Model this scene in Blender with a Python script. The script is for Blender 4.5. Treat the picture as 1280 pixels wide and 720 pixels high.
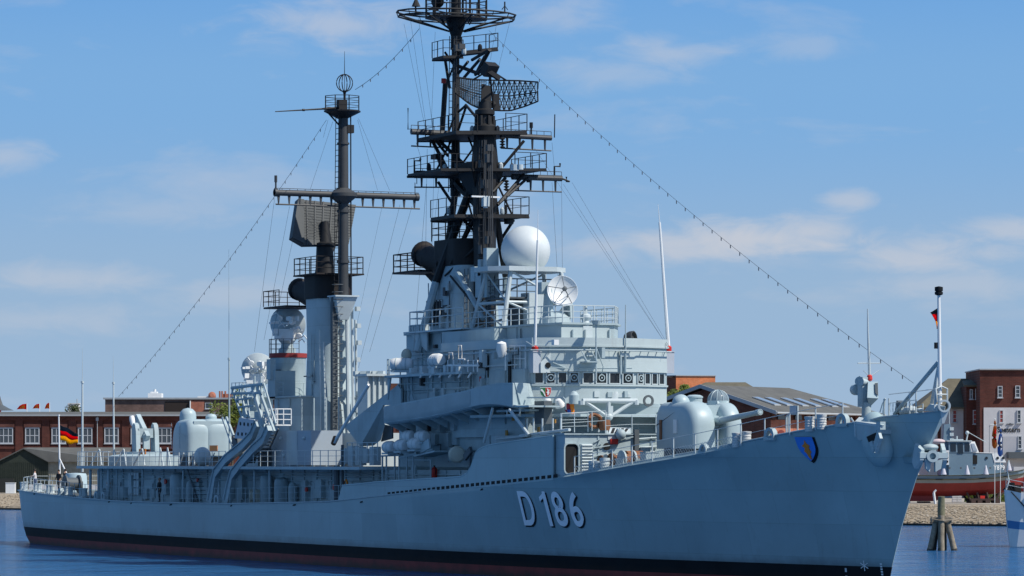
import bpy, bmesh, math, random
from mathutils import Vector, Matrix, noise
R = math.radians
random.seed(7)
scene = bpy.context.scene
for o in list(bpy.data.objects):
    bpy.data.objects.remove(o)
COL = scene.collection

# ------------------------------------------------------------------ camera
F_PX, Y_HOR, H_CAM = 4570.0, 578.0, 6.55            # focal length and horizon in photo pixels, eye height in metres
CX, CY = 222.2, -94.4                                # ship frame: X forward, Y to port, Z up, origin amidships at the waterline
RX, RY, DX, DY = .4226, .9063, -.9063, .4226         # camera right / view direction on the ground
cam_d = bpy.data.cameras.new('camera')
cam = bpy.data.objects.new('camera', cam_d)
COL.objects.link(cam)
cam.location = (CX, CY, H_CAM)
cam.rotation_euler = (R(90), 0, math.atan2(RY, RX))
cam_d.sensor_width = 36
cam_d.lens = F_PX / 1280 * 36
cam_d.shift_y = (Y_HOR - 360) / 1280
cam_d.clip_start = 1
cam_d.clip_end = 40000
scene.camera = cam

# ------------------------------------------------------------------ sky, sun, exposure
SUN_AZ, SUN_EL = 40.0, 49.0                          # to port of the bow, above the horizon
SKY_STRENGTH, SUN_STRENGTH, EXPOSURE = .13, 5.0, 0.0
a, e = R(SUN_AZ), R(SUN_EL)
SUN = Vector((math.cos(a) * math.cos(e), math.sin(a) * math.cos(e), math.sin(e)))
sun_d = bpy.data.lights.new('sun', 'SUN')
sun_d.energy = SUN_STRENGTH
sun_d.angle = R(.55)
sun_d.color = (1, .95, .86)
sun = bpy.data.objects.new('sun', sun_d)
COL.objects.link(sun)
sun.location = (100, 0, 120)
sun.rotation_euler = SUN.to_track_quat('Z', 'Y').to_euler()

world = bpy.data.worlds.new('World')
scene.world = world
world.use_nodes = True
wt = world.node_tree
for n in list(wt.nodes):
    wt.nodes.remove(n)
def wn(t, **k):
    n = wt.nodes.new(t)
    for q, v in k.items():
        setattr(n, q, v)
    return n
wl = wt.links.new
sky = wn('ShaderNodeTexSky', sky_type='NISHITA', sun_disc=False, sun_elevation=e,
         sun_rotation=math.atan2(SUN.x, SUN.y), altitude=0, air_density=1.0, dust_density=.35, ozone_density=3.0)
tc = wn('ShaderNodeTexCoord')
mp = wn('ShaderNodeMapping')
mp.inputs['Rotation'].default_value = (0, 0, -math.atan2(RY, RX))
mp.inputs['Scale'].default_value = (1, 1, 1)
wl(tc.outputs['Generated'], mp.inputs['Vector'])
mp2 = wn('ShaderNodeMapping')
mp2.inputs['Scale'].default_value = (19, 2, 62)
mp2.inputs['Location'].default_value = (3.1, 0, 1.7)
wl(mp.outputs[0], mp2.inputs['Vector'])
nz = wn('ShaderNodeTexNoise')
nz.inputs['Scale'].default_value = 1.0
nz.inputs['Detail'].default_value = 7
nz.inputs['Roughness'].default_value = .56
nz.inputs['Distortion'].default_value = .25
wl(mp2.outputs[0], nz.inputs['Vector'])
rmp = wn('ShaderNodeValToRGB')
rmp.color_ramp.elements[0].position = .56
rmp.color_ramp.elements[1].position = .82
rmp.color_ramp.elements[1].color = (.42, .42, .42, 1)
wl(nz.outputs['Fac'], rmp.inputs[0])
# the banks of low cloud over the harbour, each a soft patch of sky broken up by noise
sxm = wn('ShaderNodeSeparateXYZ')
wl(mp.outputs[0], sxm.inputs[0])
mp3 = wn('ShaderNodeMapping'); mp3.inputs['Scale'].default_value = (58, 8, 150)
wl(mp.outputs[0], mp3.inputs['Vector'])
nz2 = wn('ShaderNodeTexNoise'); nz2.inputs['Scale'].default_value = 1.0; nz2.inputs['Detail'].default_value = 6; nz2.inputs['Roughness'].default_value = .58; nz2.inputs['Distortion'].default_value = .5
wl(mp3.outputs[0], nz2.inputs['Vector'])
cloud = rmp.outputs[0]
def wmath(op, a_, b_=None, c_=None):
    n_ = wn('ShaderNodeMath', operation=op)
    for k_, v_ in enumerate((a_, b_, c_)):
        if v_ is None: continue
        if isinstance(v_, (int, float)): n_.inputs[k_].default_value = v_
        else: wl(v_, n_.inputs[k_])
    return n_.outputs[0]
for bx_, by_, brx, bry, bst in ((930, 300, 210, 30, .95), (1150, 318, 130, 32, .75), (1060, 254, 50, 17, .6), (430, 36, 150, 36, .6), (830, 72, 110, 26, .5), (690, 20, 90, 30, .4), (850, 304, 130, 28, .8), (1010, 292, 110, 26, .8), (760, 95, 120, 24, .35), (15, 200, 60, 24, .5), (200, 265, 150, 30, .3),
                                (90, 350, 150, 24, .5), (1260, 290, 70, 22, .65), (640, 270, 60, 60, .35), (300, 370, 120, 26, .4), (760, 310, 90, 26, .5), (1180, 360, 150, 24, .45), (60, 400, 160, 22, .35), (1000, 60, 80, 20, .3)):
    ux = wmath('DIVIDE', wmath('SUBTRACT', sxm.outputs['X'], (bx_ - 640) / F_PX), brx / F_PX)
    uz = wmath('DIVIDE', wmath('SUBTRACT', sxm.outputs['Z'], (Y_HOR - by_) / F_PX), bry / F_PX)
    d_ = wmath('SQRT', wmath('ADD', wmath('MULTIPLY', ux, ux), wmath('MULTIPLY', uz, uz)))
    v_ = wmath('ADD', wmath('SUBTRACT', .98, d_), wmath('MULTIPLY', wmath('SUBTRACT', nz2.outputs['Fac'], .46), 2.0))
    ms = wn('ShaderNodeMapRange', interpolation_type='SMOOTHSTEP'); ms.inputs['From Min'].default_value = -.1; ms.inputs['From Max'].default_value = 1.05; ms.inputs['To Max'].default_value = bst * .9
    wl(v_, ms.inputs['Value'])
    fwd_ = wmath('GREATER_THAN', sxm.outputs['Y'], 0.0)
    cloud = wmath('MAXIMUM', cloud, wmath('MULTIPLY', ms.outputs[0], fwd_))
mx = wn('ShaderNodeMix', data_type='RGBA')
mx.inputs['B'].default_value = (.575 / SKY_STRENGTH, .60 / SKY_STRENGTH, .665 / SKY_STRENGTH, 1)
wl(cloud, mx.inputs['Factor'])
hs = wn('ShaderNodeHueSaturation')
hs.inputs['Saturation'].default_value = 1.1
wl(sky.outputs[0], hs.inputs['Color'])
# clear blue air above the horizon: the low sky of this latitude, deeper blue with height
sx = wn('ShaderNodeSeparateXYZ')
wl(tc.outputs['Generated'], sx.inputs[0])
lo = wn('ShaderNodeValToRGB')
lo.color_ramp.interpolation = 'EASE'
for q_, c_ in ((0.0, (.35, .485, .655)), (.04, (.315, .468, .66)), (.10, (.205, .42, .725)), (.14, (.15, .37, .73)), (.40, (.10, .27, .58))):
    el_ = lo.color_ramp.elements[0] if q_ == 0 else (lo.color_ramp.elements[len(lo.color_ramp.elements) - 1] if q_ == .40 else lo.color_ramp.elements.new(q_))
    el_.position = q_
    el_.color = (*[v_ / SKY_STRENGTH / 10 for v_ in c_], 1)
wl(sx.outputs['Z'], lo.inputs[0])
up = wn('ShaderNodeVectorMath', operation='SCALE'); up.inputs['Scale'].default_value = 10
wl(lo.outputs[0], up.inputs[0])
fr = wn('ShaderNodeMapRange', interpolation_type='SMOOTHSTEP')
fr.inputs['From Min'].default_value = .2; fr.inputs['From Max'].default_value = .65
fr.inputs['To Min'].default_value = 1.0; fr.inputs['To Max'].default_value = 0
wl(sx.outputs['Z'], fr.inputs['Value'])
ml = wn('ShaderNodeMix', data_type='RGBA')
wl(fr.outputs[0], ml.inputs['Factor']); wl(hs.outputs[0], ml.inputs['A']); wl(up.outputs[0], ml.inputs['B'])
wl(ml.outputs['Result'], mx.inputs['A'])
bg = wn('ShaderNodeBackground')
bg.inputs['Strength'].default_value = SKY_STRENGTH
wl(mx.outputs['Result'], bg.inputs['Color'])
wo = wn('ShaderNodeOutputWorld')
wl(bg.outputs[0], wo.inputs['Surface'])

scene.view_settings.view_transform = 'Standard'
scene.view_settings.look = 'None'
scene.view_settings.exposure = EXPOSURE
scene.view_settings.gamma = 1
scene.view_settings.use_curve_mapping = False

# ------------------------------------------------------------------ pixel of the photograph -> point on a known plane
def S(px, py, Y=0.0):
    k = (px - 640) / F_PX
    v = Y - CY
    u = v * (k * DY - RY) / (RX - k * DX)
    D = u * DX + v * DY
    return Vector((CX + u, Y, H_CAM - (py - Y_HOR) * D / F_PX))
def T(px, py, X):
    k = (px - 640) / F_PX
    u = X - CX
    v = u * (k * DX - RX) / (RY - k * DY)
    D = u * DX + v * DY
    return Vector((X, CY + v, H_CAM - (py - Y_HOR) * D / F_PX))
def W(px, D, z):
    l = (px - 640) / F_PX * D
    return Vector((CX + l * RX + D * DX, CY + l * RY + D * DY, z))
def px_of(p):
    u, v = p[0] - CX, p[1] - CY
    D = u * DX + v * DY
    return 640 + (u * RX + v * RY) * F_PX / D
CAM_ROT = math.atan2(RY, RX)

# ------------------------------------------------------------------ materials
MAT = {}
def nodes_of(m):
    nt = m.node_tree
    return nt, nt.nodes, nt.links.new
def paint(name, col, rough=.5, var=.12, scale=.6, streak=0.0, streak_col=(.16, .08, .045), metal=0, bump=0.0, bscale=1.2, spec=.4, panel=0.0, pw=5.2, ph=1.7):
    m = bpy.data.materials.new(name)
    m.use_nodes = True
    nt, N, L = nodes_of(m)
    b = N['Principled BSDF']
    b.inputs['Roughness'].default_value = rough
    b.inputs['Metallic'].default_value = metal
    b.inputs['Specular IOR Level'].default_value = spec
    t = N.new('ShaderNodeTexCoord')
    n1 = N.new('ShaderNodeTexNoise')
    n1.inputs['Scale'].default_value = scale
    n1.inputs['Detail'].default_value = 8
    n1.inputs['Roughness'].default_value = .62
    L(t.outputs['Object'], n1.inputs['Vector'])
    r = N.new('ShaderNodeMapRange')
    r.inputs['From Min'].default_value = .25
    r.inputs['From Max'].default_value = .75
    r.inputs['To Min'].default_value = 1 - var
    r.inputs['To Max'].default_value = 1 + var
    L(n1.outputs['Fac'], r.inputs['Value'])
    mul = N.new('ShaderNodeMix'); mul.data_type = 'RGBA'; mul.blend_type = 'MULTIPLY'
    mul.inputs['Factor'].default_value = 1
    mul.inputs['A'].default_value = (*col, 1)
    L(r.outputs[0], mul.inputs['B'])
    out = mul.outputs['Result']
    if streak > 0:
        mp = N.new('ShaderNodeMapping')
        mp.inputs['Scale'].default_value = (1.6, 1.6, .16)
        L(t.outputs['Object'], mp.inputs['Vector'])
        n2 = N.new('ShaderNodeTexNoise')
        n2.inputs['Scale'].default_value = 1.7
        n2.inputs['Detail'].default_value = 6
        n2.inputs['Roughness'].default_value = .7
        L(mp.outputs[0], n2.inputs['Vector'])
        cr = N.new('ShaderNodeValToRGB')
        cr.color_ramp.elements[0].position = .57
        cr.color_ramp.elements[1].position = .80
        cr.color_ramp.elements[1].color = (streak, streak, streak, 1)
        L(n2.outputs['Fac'], cr.inputs[0])
        m2 = N.new('ShaderNodeMix'); m2.data_type = 'RGBA'
        m2.inputs['B'].default_value = (*streak_col, 1)
        L(cr.outputs[0], m2.inputs['Factor'])
        L(out, m2.inputs['A'])
        out = m2.outputs['Result']
    if panel > 0:                                       # every plate weathers a little differently; seams hold dirt
        mpp = N.new('ShaderNodeMapping'); mpp.inputs['Rotation'].default_value = (R(90), 0, 0)
        L(t.outputs['Object'], mpp.inputs['Vector'])
        bk = N.new('ShaderNodeTexBrick'); bk.inputs['Scale'].default_value = 1
        bk.inputs['Brick Width'].default_value = pw; bk.inputs['Row Height'].default_value = ph
        bk.inputs['Mortar Size'].default_value = .016; bk.inputs['Mortar Smooth'].default_value = .5
        bk.inputs['Color1'].default_value = (.93, .935, .94, 1); bk.inputs['Color2'].default_value = (1.06, 1.06, 1.06, 1); bk.inputs['Mortar'].default_value = (.82, .82, .80, 1)
        L(mpp.outputs[0], bk.inputs['Vector'])
        mb2 = N.new('ShaderNodeMix'); mb2.data_type = 'RGBA'; mb2.blend_type = 'MULTIPLY'; mb2.inputs['Factor'].default_value = 1
        L(out, mb2.inputs['A']); L(bk.outputs['Color'], mb2.inputs['B']); out = mb2.outputs['Result']
    L(out, b.inputs['Base Color'])
    hgt = None
    if bump > 0:
        n3 = N.new('ShaderNodeTexNoise')
        n3.inputs['Scale'].default_value = bscale
        n3.inputs['Detail'].default_value = 3
        L(t.outputs['Object'], n3.inputs['Vector'])
        hgt = n3.outputs['Fac']
        if panel > 0:                                   # welded plate seams
            mp3 = N.new('ShaderNodeMapping')
            mp3.inputs['Rotation'].default_value = (R(90), 0, 0)
            L(t.outputs['Object'], mp3.inputs['Vector'])
            br = N.new('ShaderNodeTexBrick')
            br.inputs['Scale'].default_value = 1
            br.inputs['Brick Width'].default_value = pw
            br.inputs['Row Height'].default_value = ph
            br.inputs['Mortar Size'].default_value = .018
            br.inputs['Mortar Smooth'].default_value = .6
            L(mp3.outputs[0], br.inputs['Vector'])
            ad = N.new('ShaderNodeMath'); ad.operation = 'MULTIPLY_ADD'
            ad.inputs[1].default_value = -panel
            L(br.outputs['Fac'], ad.inputs[0])
            L(hgt, ad.inputs[2])
            hgt = ad.outputs[0]
        bp = N.new('ShaderNodeBump')
        bp.inputs['Strength'].default_value = bump
        bp.inputs['Distance'].default_value = .12
        L(hgt, bp.inputs['Height'])
        L(bp.outputs[0], b.inputs['Normal'])
    MAT[name] = m
    return m
GREY = paint('naval_grey_paint', (.365, .445, .465), .55, .15, .55, .42, (.19, .17, .15), bump=.14, bscale=1.3, panel=.3, pw=2.3, ph=1.22)
HULLG = paint('hull_grey_paint', (.315, .42, .44), .46, .15, .16, .38, (.20, .20, .19), bump=.16, bscale=.42, panel=.5)
LGREY = paint('pale_grey_paint', (.48, .54, .55), .5, .10, .7, .25, (.2, .17, .14), bump=.06)
DGREY = paint('dark_grey_paint', (.085, .10, .11), .6, .15, .8)
MDARK = paint('sooty_mast_paint', (.0105, .0105, .0115), .6, .3, .9, .2, (.022, .021, .021))
BROWN = paint('sooty_brown_paint', (.016, .012, .011), .7, .25, .9, .2, (.02, .018, .016))
MGREY = paint('mast_grey_paint', (.05, .053, .056), .55, .2, .9)
DECKM = paint('nonslip_deck_paint', (.11, .12, .115), .85, .2, 1.2)
WHITE = paint('white_paint', (.74, .75, .74), .45, .07, .9, .22, (.4, .36, .3))
CREAM = paint('cream_canvas', (.55, .51, .42), .8, .12, 1.5)
BLACK = paint('black_boot_paint', (.012, .014, .016), .7, .3, .5, spec=.15)
REDB = paint('red_lead_paint', (.23, .035, .028), .65, .3, .8, .3, (.06, .03, .03))
REDP = paint('signal_red_paint', (.55, .03, .02), .5, .1)
ORANGE = paint('orange_paint', (.75, .22, .02), .5, .1)
BLUEP = paint('blue_paint', (.02, .08, .42), .5, .1)
GREENP = paint('green_paint', (.03, .16, .06), .5, .1)
YELLOW = paint('gold_yellow_cloth', (.85, .5, .01), .7, .06)
REDC = paint('red_cloth', (.62, .012, .02), .7, .06)
BLACKC = paint('black_cloth', (.012, .012, .014), .8, .1)
ROPE = paint('steel_wire', (.045, .045, .05), .6, .1)
RUST = paint('rusty_metal', (.20, .085, .04), .8, .35, 3)
DARK = paint('dark_opening', (.008, .008, .009), .8, .2)
def glass(name, col, rough=.08):
    m = paint(name, col, rough, .3, .35, spec=.6)
    return m
GLASS = glass('dark_window_glass', (.018, .02, .022))
HGLASS = glass('house_window_glass', (.06, .07, .08))
PALEGLASS = paint('skylight_glass', (.25, .30, .36), .12, .1)

# ------------------------------------------------------------------ mesh builder
class MB:
    def __init__(self):
        self.v, self.f, self.m = [], [], []
    def add(self, vs, fs, mi=0):
        o = len(self.v)
        self.v += [tuple(p) for p in vs]
        self.f += [tuple(i + o for i in f) for f in fs]
        self.m += [mi] * len(fs)
        return self
    def box(self, x0, x1, y0, y1, z0, z1, mi=0):
        if x0 > x1: x0, x1 = x1, x0
        if y0 > y1: y0, y1 = y1, y0
        if z0 > z1: z0, z1 = z1, z0
        return self.add([(x0, y0, z0), (x1, y0, z0), (x1, y1, z0), (x0, y1, z0), (x0, y0, z1), (x1, y0, z1), (x1, y1, z1), (x0, y1, z1)],
                        [(0, 3, 2, 1), (4, 5, 6, 7), (0, 1, 5, 4), (1, 2, 6, 5), (2, 3, 7, 6), (3, 0, 4, 7)], mi)
    def cbox(self, c, s, rz=0, ry=0, rx=0, mi=0):
        M = Matrix.Translation(Vector(c)) @ Matrix.Rotation(rz, 4, 'Z') @ Matrix.Rotation(ry, 4, 'Y') @ Matrix.Rotation(rx, 4, 'X')
        h = [q / 2 for q in s]
        vs = [M @ Vector((sx * h[0], sy * h[1], sz * h[2])) for sz in (-1, 1) for sx, sy in ((-1, -1), (1, -1), (1, 1), (-1, 1))]
        return self.add(vs, [(0, 3, 2, 1), (4, 5, 6, 7), (0, 1, 5, 4), (1, 2, 6, 5), (2, 3, 7, 6), (3, 0, 4, 7)], mi)
    def loft(self, rings, caps=True, mi=0, closed=True):
        n = len(rings[0])
        vs = [p for r in rings for p in r]
        fs = []
        for i in range(len(rings) - 1):
            for j in range(n if closed else n - 1):
                k = (j + 1) % n
                fs.append((i * n + j, i * n + k, (i + 1) * n + k, (i + 1) * n + j))
        if caps:
            fs.append(tuple(range(n - 1, -1, -1)))
            fs.append(tuple((len(rings) - 1) * n + j for j in range(n)))
        return self.add(vs, fs, mi)
    def prism(self, poly, z0, z1, mi=0, top=None):
        """polygon in XY lifted from z0 to z1 (top: another polygon)"""
        t = top or poly
        return self.loft([[(x, y, z0) for x, y in poly], [(x, y, z1) for x, y in t]], True, mi)
    def slab(self, pts, off, mi=0):
        """3D polygon thickened by the vector off"""
        off = Vector(off)
        return self.loft([[Vector(p) for p in pts], [Vector(p) + off for p in pts]], True, mi)
    def tube(self, a, b, r, r2=None, n=8, mi=0, caps=True):
        a, b = Vector(a), Vector(b)
        r2 = r if r2 is None else r2
        d = (b - a)
        if d.length < 1e-6: return self
        q = d.to_track_quat('Z', 'Y').to_matrix()
        rings = []
        for c, rr in ((a, r), (b, r2)):
            rings.append([c + q @ Vector((rr * math.cos(2 * math.pi * i / n), rr * math.sin(2 * math.pi * i / n), 0)) for i in range(n)])
        return self.loft(rings, caps, mi)
    def path(self, pts, r, n=6, mi=0, closed=False):
        P = [Vector(p) for p in pts]
        rings = []
        for i, p in enumerate(P):
            if closed:
                d = P[(i + 1) % len(P)] - P[i - 1]
            else:
                d = P[min(i + 1, len(P) - 1)] - P[max(i - 1, 0)]
            q = d.to_track_quat('Z', 'Y').to_matrix() if abs(d.normalized().z) > .95 else d.to_track_quat('Z', 'Y').to_matrix()
            rr = r[i] if isinstance(r, (list, tuple)) else r
            rings.append([p + q @ Vector((rr * math.cos(2 * math.pi * k / n), rr * math.sin(2 * math.pi * k / n), 0)) for k in range(n)])
        if closed:
            rings.append(rings[0])
        return self.loft(rings, not closed, mi)
    def lathe(self, prof, c=(0, 0, 0), axis=(0, 0, 1), n=20, mi=0, caps=True):
        q = Vector(axis).to_track_quat('Z', 'Y').to_matrix()
        c = Vector(c)
        rings = [[c + q @ Vector((r * math.cos(2 * math.pi * i / n), r * math.sin(2 * math.pi * i / n), z)) for i in range(n)] for r, z in prof]
        return self.loft(rings, caps, mi)
    def ball(self, c, r, n=16, m=10, sc=(1, 1, 1), mi=0):
        c = Vector(c)
        rings = []
        for j in range(m + 1):
            t = math.pi * (j / m) - math.pi / 2
            t = max(-math.pi / 2 + .02, min(math.pi / 2 - .02, t))
            rings.append([c + Vector((r * math.cos(t) * math.cos(2 * math.pi * i / n) * sc[0], r * math.cos(t) * math.sin(2 * math.pi * i / n) * sc[1], r * math.sin(t) * sc[2])) for i in range(n)])
        return self.loft(rings, True, mi)
    def build(self, name, mats, parent=None, smooth=True, angle=32, loc=None):
        me = bpy.data.meshes.new(name)
        me.from_pydata(self.v, [], self.f)
        if not isinstance(mats, (list, tuple)):
            mats = [mats]
        for m in mats:
            me.materials.append(m)
        for p, i in zip(me.polygons, self.m):
            p.material_index = i
        bm = bmesh.new(); bm.from_mesh(me)
        bmesh.ops.recalc_face_normals(bm, faces=bm.faces)
        bm.to_mesh(me); bm.free()
        if smooth:
            me.shade_smooth()
            me.set_sharp_from_angle(angle=R(angle))
        o = bpy.data.objects.new(name, me)
        COL.objects.link(o)
        if parent is not None:
            o.parent = parent
        if loc is not None:
            o.location = loc
        return o
    def rail(self, pts, h=1.05, step=1.5, wires=3, rp=.028, rw=.014, mi=0):
        P = [Vector(p) for p in pts]
        for i in range(len(P) - 1):
            L = (P[i + 1] - P[i]).length
            k = max(1, round(L / step))
            for j in range(k + (1 if i == len(P) - 2 else 0)):
                b = P[i].lerp(P[i + 1], j / k)
                self.tube(b, b + Vector((0, 0, h)), rp, n=5, mi=mi)
            for w in range(wires):
                z = Vector((0, 0, h * (w + 1) / wires - .02))
                self.tube(P[i] + z, P[i + 1] + z, rw if w < wires - 1 else rw * 1.3, n=5, mi=mi)
        return self
    def ladder(self, a, b, w, wdir, step=.33, r=.025, mi=0):
        a, b, wd = Vector(a), Vector(b), Vector(wdir).normalized() * (w / 2)
        self.tube(a - wd, b - wd, r, n=5, mi=mi); self.tube(a + wd, b + wd, r, n=5, mi=mi)
        k = max(2, int((b - a).length / step))
        for i in range(1, k):
            c = a.lerp(b, i / k)
            self.tube(c - wd, c + wd, r * .8, n=4, mi=mi)
        return self
def empty(name, label, cat, loc=(0, 0, 0), rz=0, group=None):
    o = bpy.data.objects.new(name, None)
    COL.objects.link(o)
    o.location = loc
    o.rotation_euler = (0, 0, rz)
    o['label'] = label; o['category'] = cat
    if group: o['group'] = group
    return o
def tag(o, label, cat, group=None):
    o['label'] = label; o['category'] = cat
    if group: o['group'] = group
    return o
def kind(o, k):
    o['kind'] = k
    return o
def part(name, mb, mats, parent, label=None, **k):
    o = mb.build(name, mats, parent, **k)
    if label: o['label'] = label
    return o
def copy_tree(o, parent=None):
    c = o.copy()
    COL.objects.link(c)
    if parent is not None: c.parent = parent
    for ch in [q for q in bpy.data.objects if q.parent == o]:
        copy_tree(ch, c)
    return c
def interp(tab, x):
    if x <= tab[0][0]: return tab[0][1]
    for (a, b), (c, d) in zip(tab, tab[1:]):
        if x <= c:
            return b + (d - b) * (x - a) / (c - a)
    return tab[-1][1]
def smooth_tab(tab, x):
    """monotone-ish Catmull-Rom through the table"""
    n = len(tab)
    if x <= tab[0][0]: return tab[0][1]
    if x >= tab[-1][0]: return tab[-1][1]
    for i in range(n - 1):
        if x <= tab[i + 1][0]:
            x0, y0 = tab[i]; x1, y1 = tab[i + 1]
            d = (y1 - y0) / (x1 - x0)
            m0 = d if i == 0 else (y1 - tab[i - 1][1]) / (x1 - tab[i - 1][0])
            m1 = d if i == n - 2 else (tab[i + 2][1] - y0) / (tab[i + 2][0] - x0)
            t = (x - x0) / (x1 - x0); h = x1 - x0
            return (2*t**3-3*t*t+1)*y0 + (t**3-2*t*t+t)*h*m0 + (-2*t**3+3*t*t)*y1 + (t**3-t*t)*h*m1
def text_mesh(body, size=1.0, bold=0.0, spacing=1.0):
    """flat triangles of lettering in the XY plane, from the built-in font"""
    cu = bpy.data.curves.new('lettering', 'FONT')
    cu.body = body; cu.size = size; cu.offset = bold; cu.space_character = spacing
    ob = bpy.data.objects.new('lettering', cu)
    COL.objects.link(ob)
    dg = bpy.context.evaluated_depsgraph_get()
    me = bpy.data.meshes.new_from_object(ob.evaluated_get(dg))
    bm = bmesh.new(); bm.from_mesh(me)
    bmesh.ops.triangulate(bm, faces=bm.faces)
    vs = [v.co.copy() for v in bm.verts]
    bm.verts.index_update()
    fs = [tuple(v.index for v in f.verts) for f in bm.faces]
    bm.free()
    bpy.data.objects.remove(ob); bpy.data.meshes.remove(me); bpy.data.curves.remove(cu)
    x0 = min(v.x for v in vs); x1 = max(v.x for v in vs); y0 = min(v.y for v in vs); y1 = max(v.y for v in vs)
    return [((v.x - x0) / (x1 - x0), (v.y - y0) / (y1 - y0)) for v in vs], fs
# ================================================================== setting: water, ground, bank
def water_mat():
    m = bpy.data.materials.new('harbour_water'); m.use_nodes = True
    nt, N, L = nodes_of(m)
    b = N['Principled BSDF']
    b.inputs['Base Color'].default_value = (.012, .074, .19, 1)
    b.inputs['Roughness'].default_value = .12
    b.inputs['IOR'].default_value = 1.33
    t = N.new('ShaderNodeTexCoord')
    mp = N.new('ShaderNodeMapping'); mp.inputs['Rotation'].default_value = (0, 0, R(-25)); mp.inputs['Scale'].default_value = (1, .55, 1)
    L(t.outputs['Object'], mp.inputs['Vector'])
    h = None
    for sc, w, det in ((.30, 1.0, 3), (1.0, .55, 4), (3.2, .16, 3)):
        n = N.new('ShaderNodeTexNoise'); n.inputs['Scale'].default_value = sc; n.inputs['Detail'].default_value = det; n.inputs['Distortion'].default_value = .4
        L(mp.outputs[0], n.inputs['Vector'])
        ma = N.new('ShaderNodeMath'); ma.operation = 'MULTIPLY_ADD'
        ma.inputs[1].default_value = w
        L(n.outputs['Fac'], ma.inputs[0])
        if h is not None: L(h, ma.inputs[2])
        else: ma.inputs[2].default_value = 0
        h = ma.outputs[0]
    # wind streaks: short-crested patches of rougher and calmer water
    mpw = N.new('ShaderNodeMapping'); mpw.inputs['Rotation'].default_value = (0, 0, R(-65)); mpw.inputs['Scale'].default_value = (.85, .085, 1)
    L(t.outputs['Object'], mpw.inputs['Vector'])
    nw = N.new('ShaderNodeTexNoise'); nw.inputs['Scale'].default_value = 1.0; nw.inputs['Detail'].default_value = 5; nw.inputs['Roughness'].default_value = .72
    L(mpw.outputs[0], nw.inputs['Vector'])
    mw = N.new('ShaderNodeMapRange'); mw.inputs['From Min'].default_value = .33; mw.inputs['From Max'].default_value = .68; mw.inputs['To Min'].default_value = .35; mw.inputs['To Max'].default_value = 1.0
    L(nw.outputs['Fac'], mw.inputs['Value'])
    cw = N.new('ShaderNodeValToRGB'); cw.color_ramp.elements[0].position = .36; cw.color_ramp.elements[0].color = (.026, .125, .29, 1); cw.color_ramp.elements[1].position = .64; cw.color_ramp.elements[1].color = (.009, .062, .175, 1)
    L(nw.outputs['Fac'], cw.inputs[0]); L(cw.outputs[0], b.inputs['Base Color'])
    bp = N.new('ShaderNodeBump'); bp.inputs['Distance'].default_value = 2.4
    L(mw.outputs[0], bp.inputs['Strength'])
    L(h, bp.inputs['Height']); L(bp.outputs[0], b.inputs['Normal'])
    return m
def ground_mat(name, c1, c2, sc=.5, rough=.9, bump=.3):
    m = bpy.data.materials.new(name); m.use_nodes = True
    nt, N, L = nodes_of(m); b = N['Principled BSDF']; b.inputs['Roughness'].default_value = rough
    t = N.new('ShaderNodeTexCoord')
    n = N.new('ShaderNodeTexNoise'); n.inputs['Scale'].default_value = sc; n.inputs['Detail'].default_value = 9; n.inputs['Roughness'].default_value = .68
    L(t.outputs['Object'], n.inputs['Vector'])
    r = N.new('ShaderNodeValToRGB')
    r.color_ramp.elements[0].position = .35; r.color_ramp.elements[0].color = (*c1, 1)
    r.color_ramp.elements[1].position = .65; r.color_ramp.elements[1].color = (*c2, 1)
    L(n.outputs['Fac'], r.inputs[0]); L(r.outputs[0], b.inputs['Base Color'])
    bp = N.new('ShaderNodeBump'); bp.inputs['Strength'].default_value = bump; bp.inputs['Distance'].default_value = .1
    L(n.outputs['Fac'], bp.inputs['Height']); L(bp.outputs[0], b.inputs['Normal'])
    return m
wm = MB()
wm.add([(-14000, -14000, 0), (14000, -14000, 0), (14000, 14000, 0), (-14000, 14000, 0)], [(0, 1, 2, 3)])
kind(wm.build('water', water_mat(), smooth=False), 'structure')

# bank line in the camera's ground frame (l right, D away), waterline of the rip-rap
def CF(l, D, z): return (CX + l * RX + D * DX, CY + l * RY + D * DY, z)
BANK = [(-700, 1090), (-160, 562), (-71, 508), (-10, 448), (30, 388), (42, 379), (56, 370), (120, 330), (420, 120)]
GZ = 2.15
NRM = Vector((.62, .78)).normalized()
gm = MB()
ins = [(l + 8 * NRM.x, D + 8 * NRM.y) for l, D in BANK]
vs = [CF(l, D, GZ) for l, D in ins] + [CF(9000, 300, GZ), CF(9000, 13000, GZ), CF(-9000, 13000, GZ), CF(-9000, 6000, GZ)]
gm.add(vs, [tuple(range(len(vs)))])
QM = ground_mat('sandy_quay_ground', (.30, .26, .21), (.40, .36, .30), .35)
kind(gm.build('ground', QM, smooth=False), 'structure')
# sloping bank
bm_ = MB()
rows = []
nseg = 160
def bank_pt(s):
    tot = len(BANK) - 1
    i = min(int(s * tot), tot - 1); f = s * tot - i
    return BANK[i][0] * (1 - f) + BANK[i + 1][0] * f, BANK[i][1] * (1 - f) + BANK[i + 1][1] * f
bm_.loft([[Vector(CF(l, D, -.5)), Vector(CF(l + 1.2 * NRM.x, D + 1.2 * NRM.y, .45)), Vector(CF(l + 6.2 * NRM.x, D + 6.2 * NRM.y, GZ - .25)), Vector(CF(l + 8.2 * NRM.x, D + 8.2 * NRM.y, GZ + .004))] for l, D in BANK], False, 0, closed=False)
kind(bm_.build('bank', ground_mat('bank_stone_earth', (.24, .19, .13), (.38, .31, .22), 1.2, bump=.8), smooth=False), 'structure')
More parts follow.
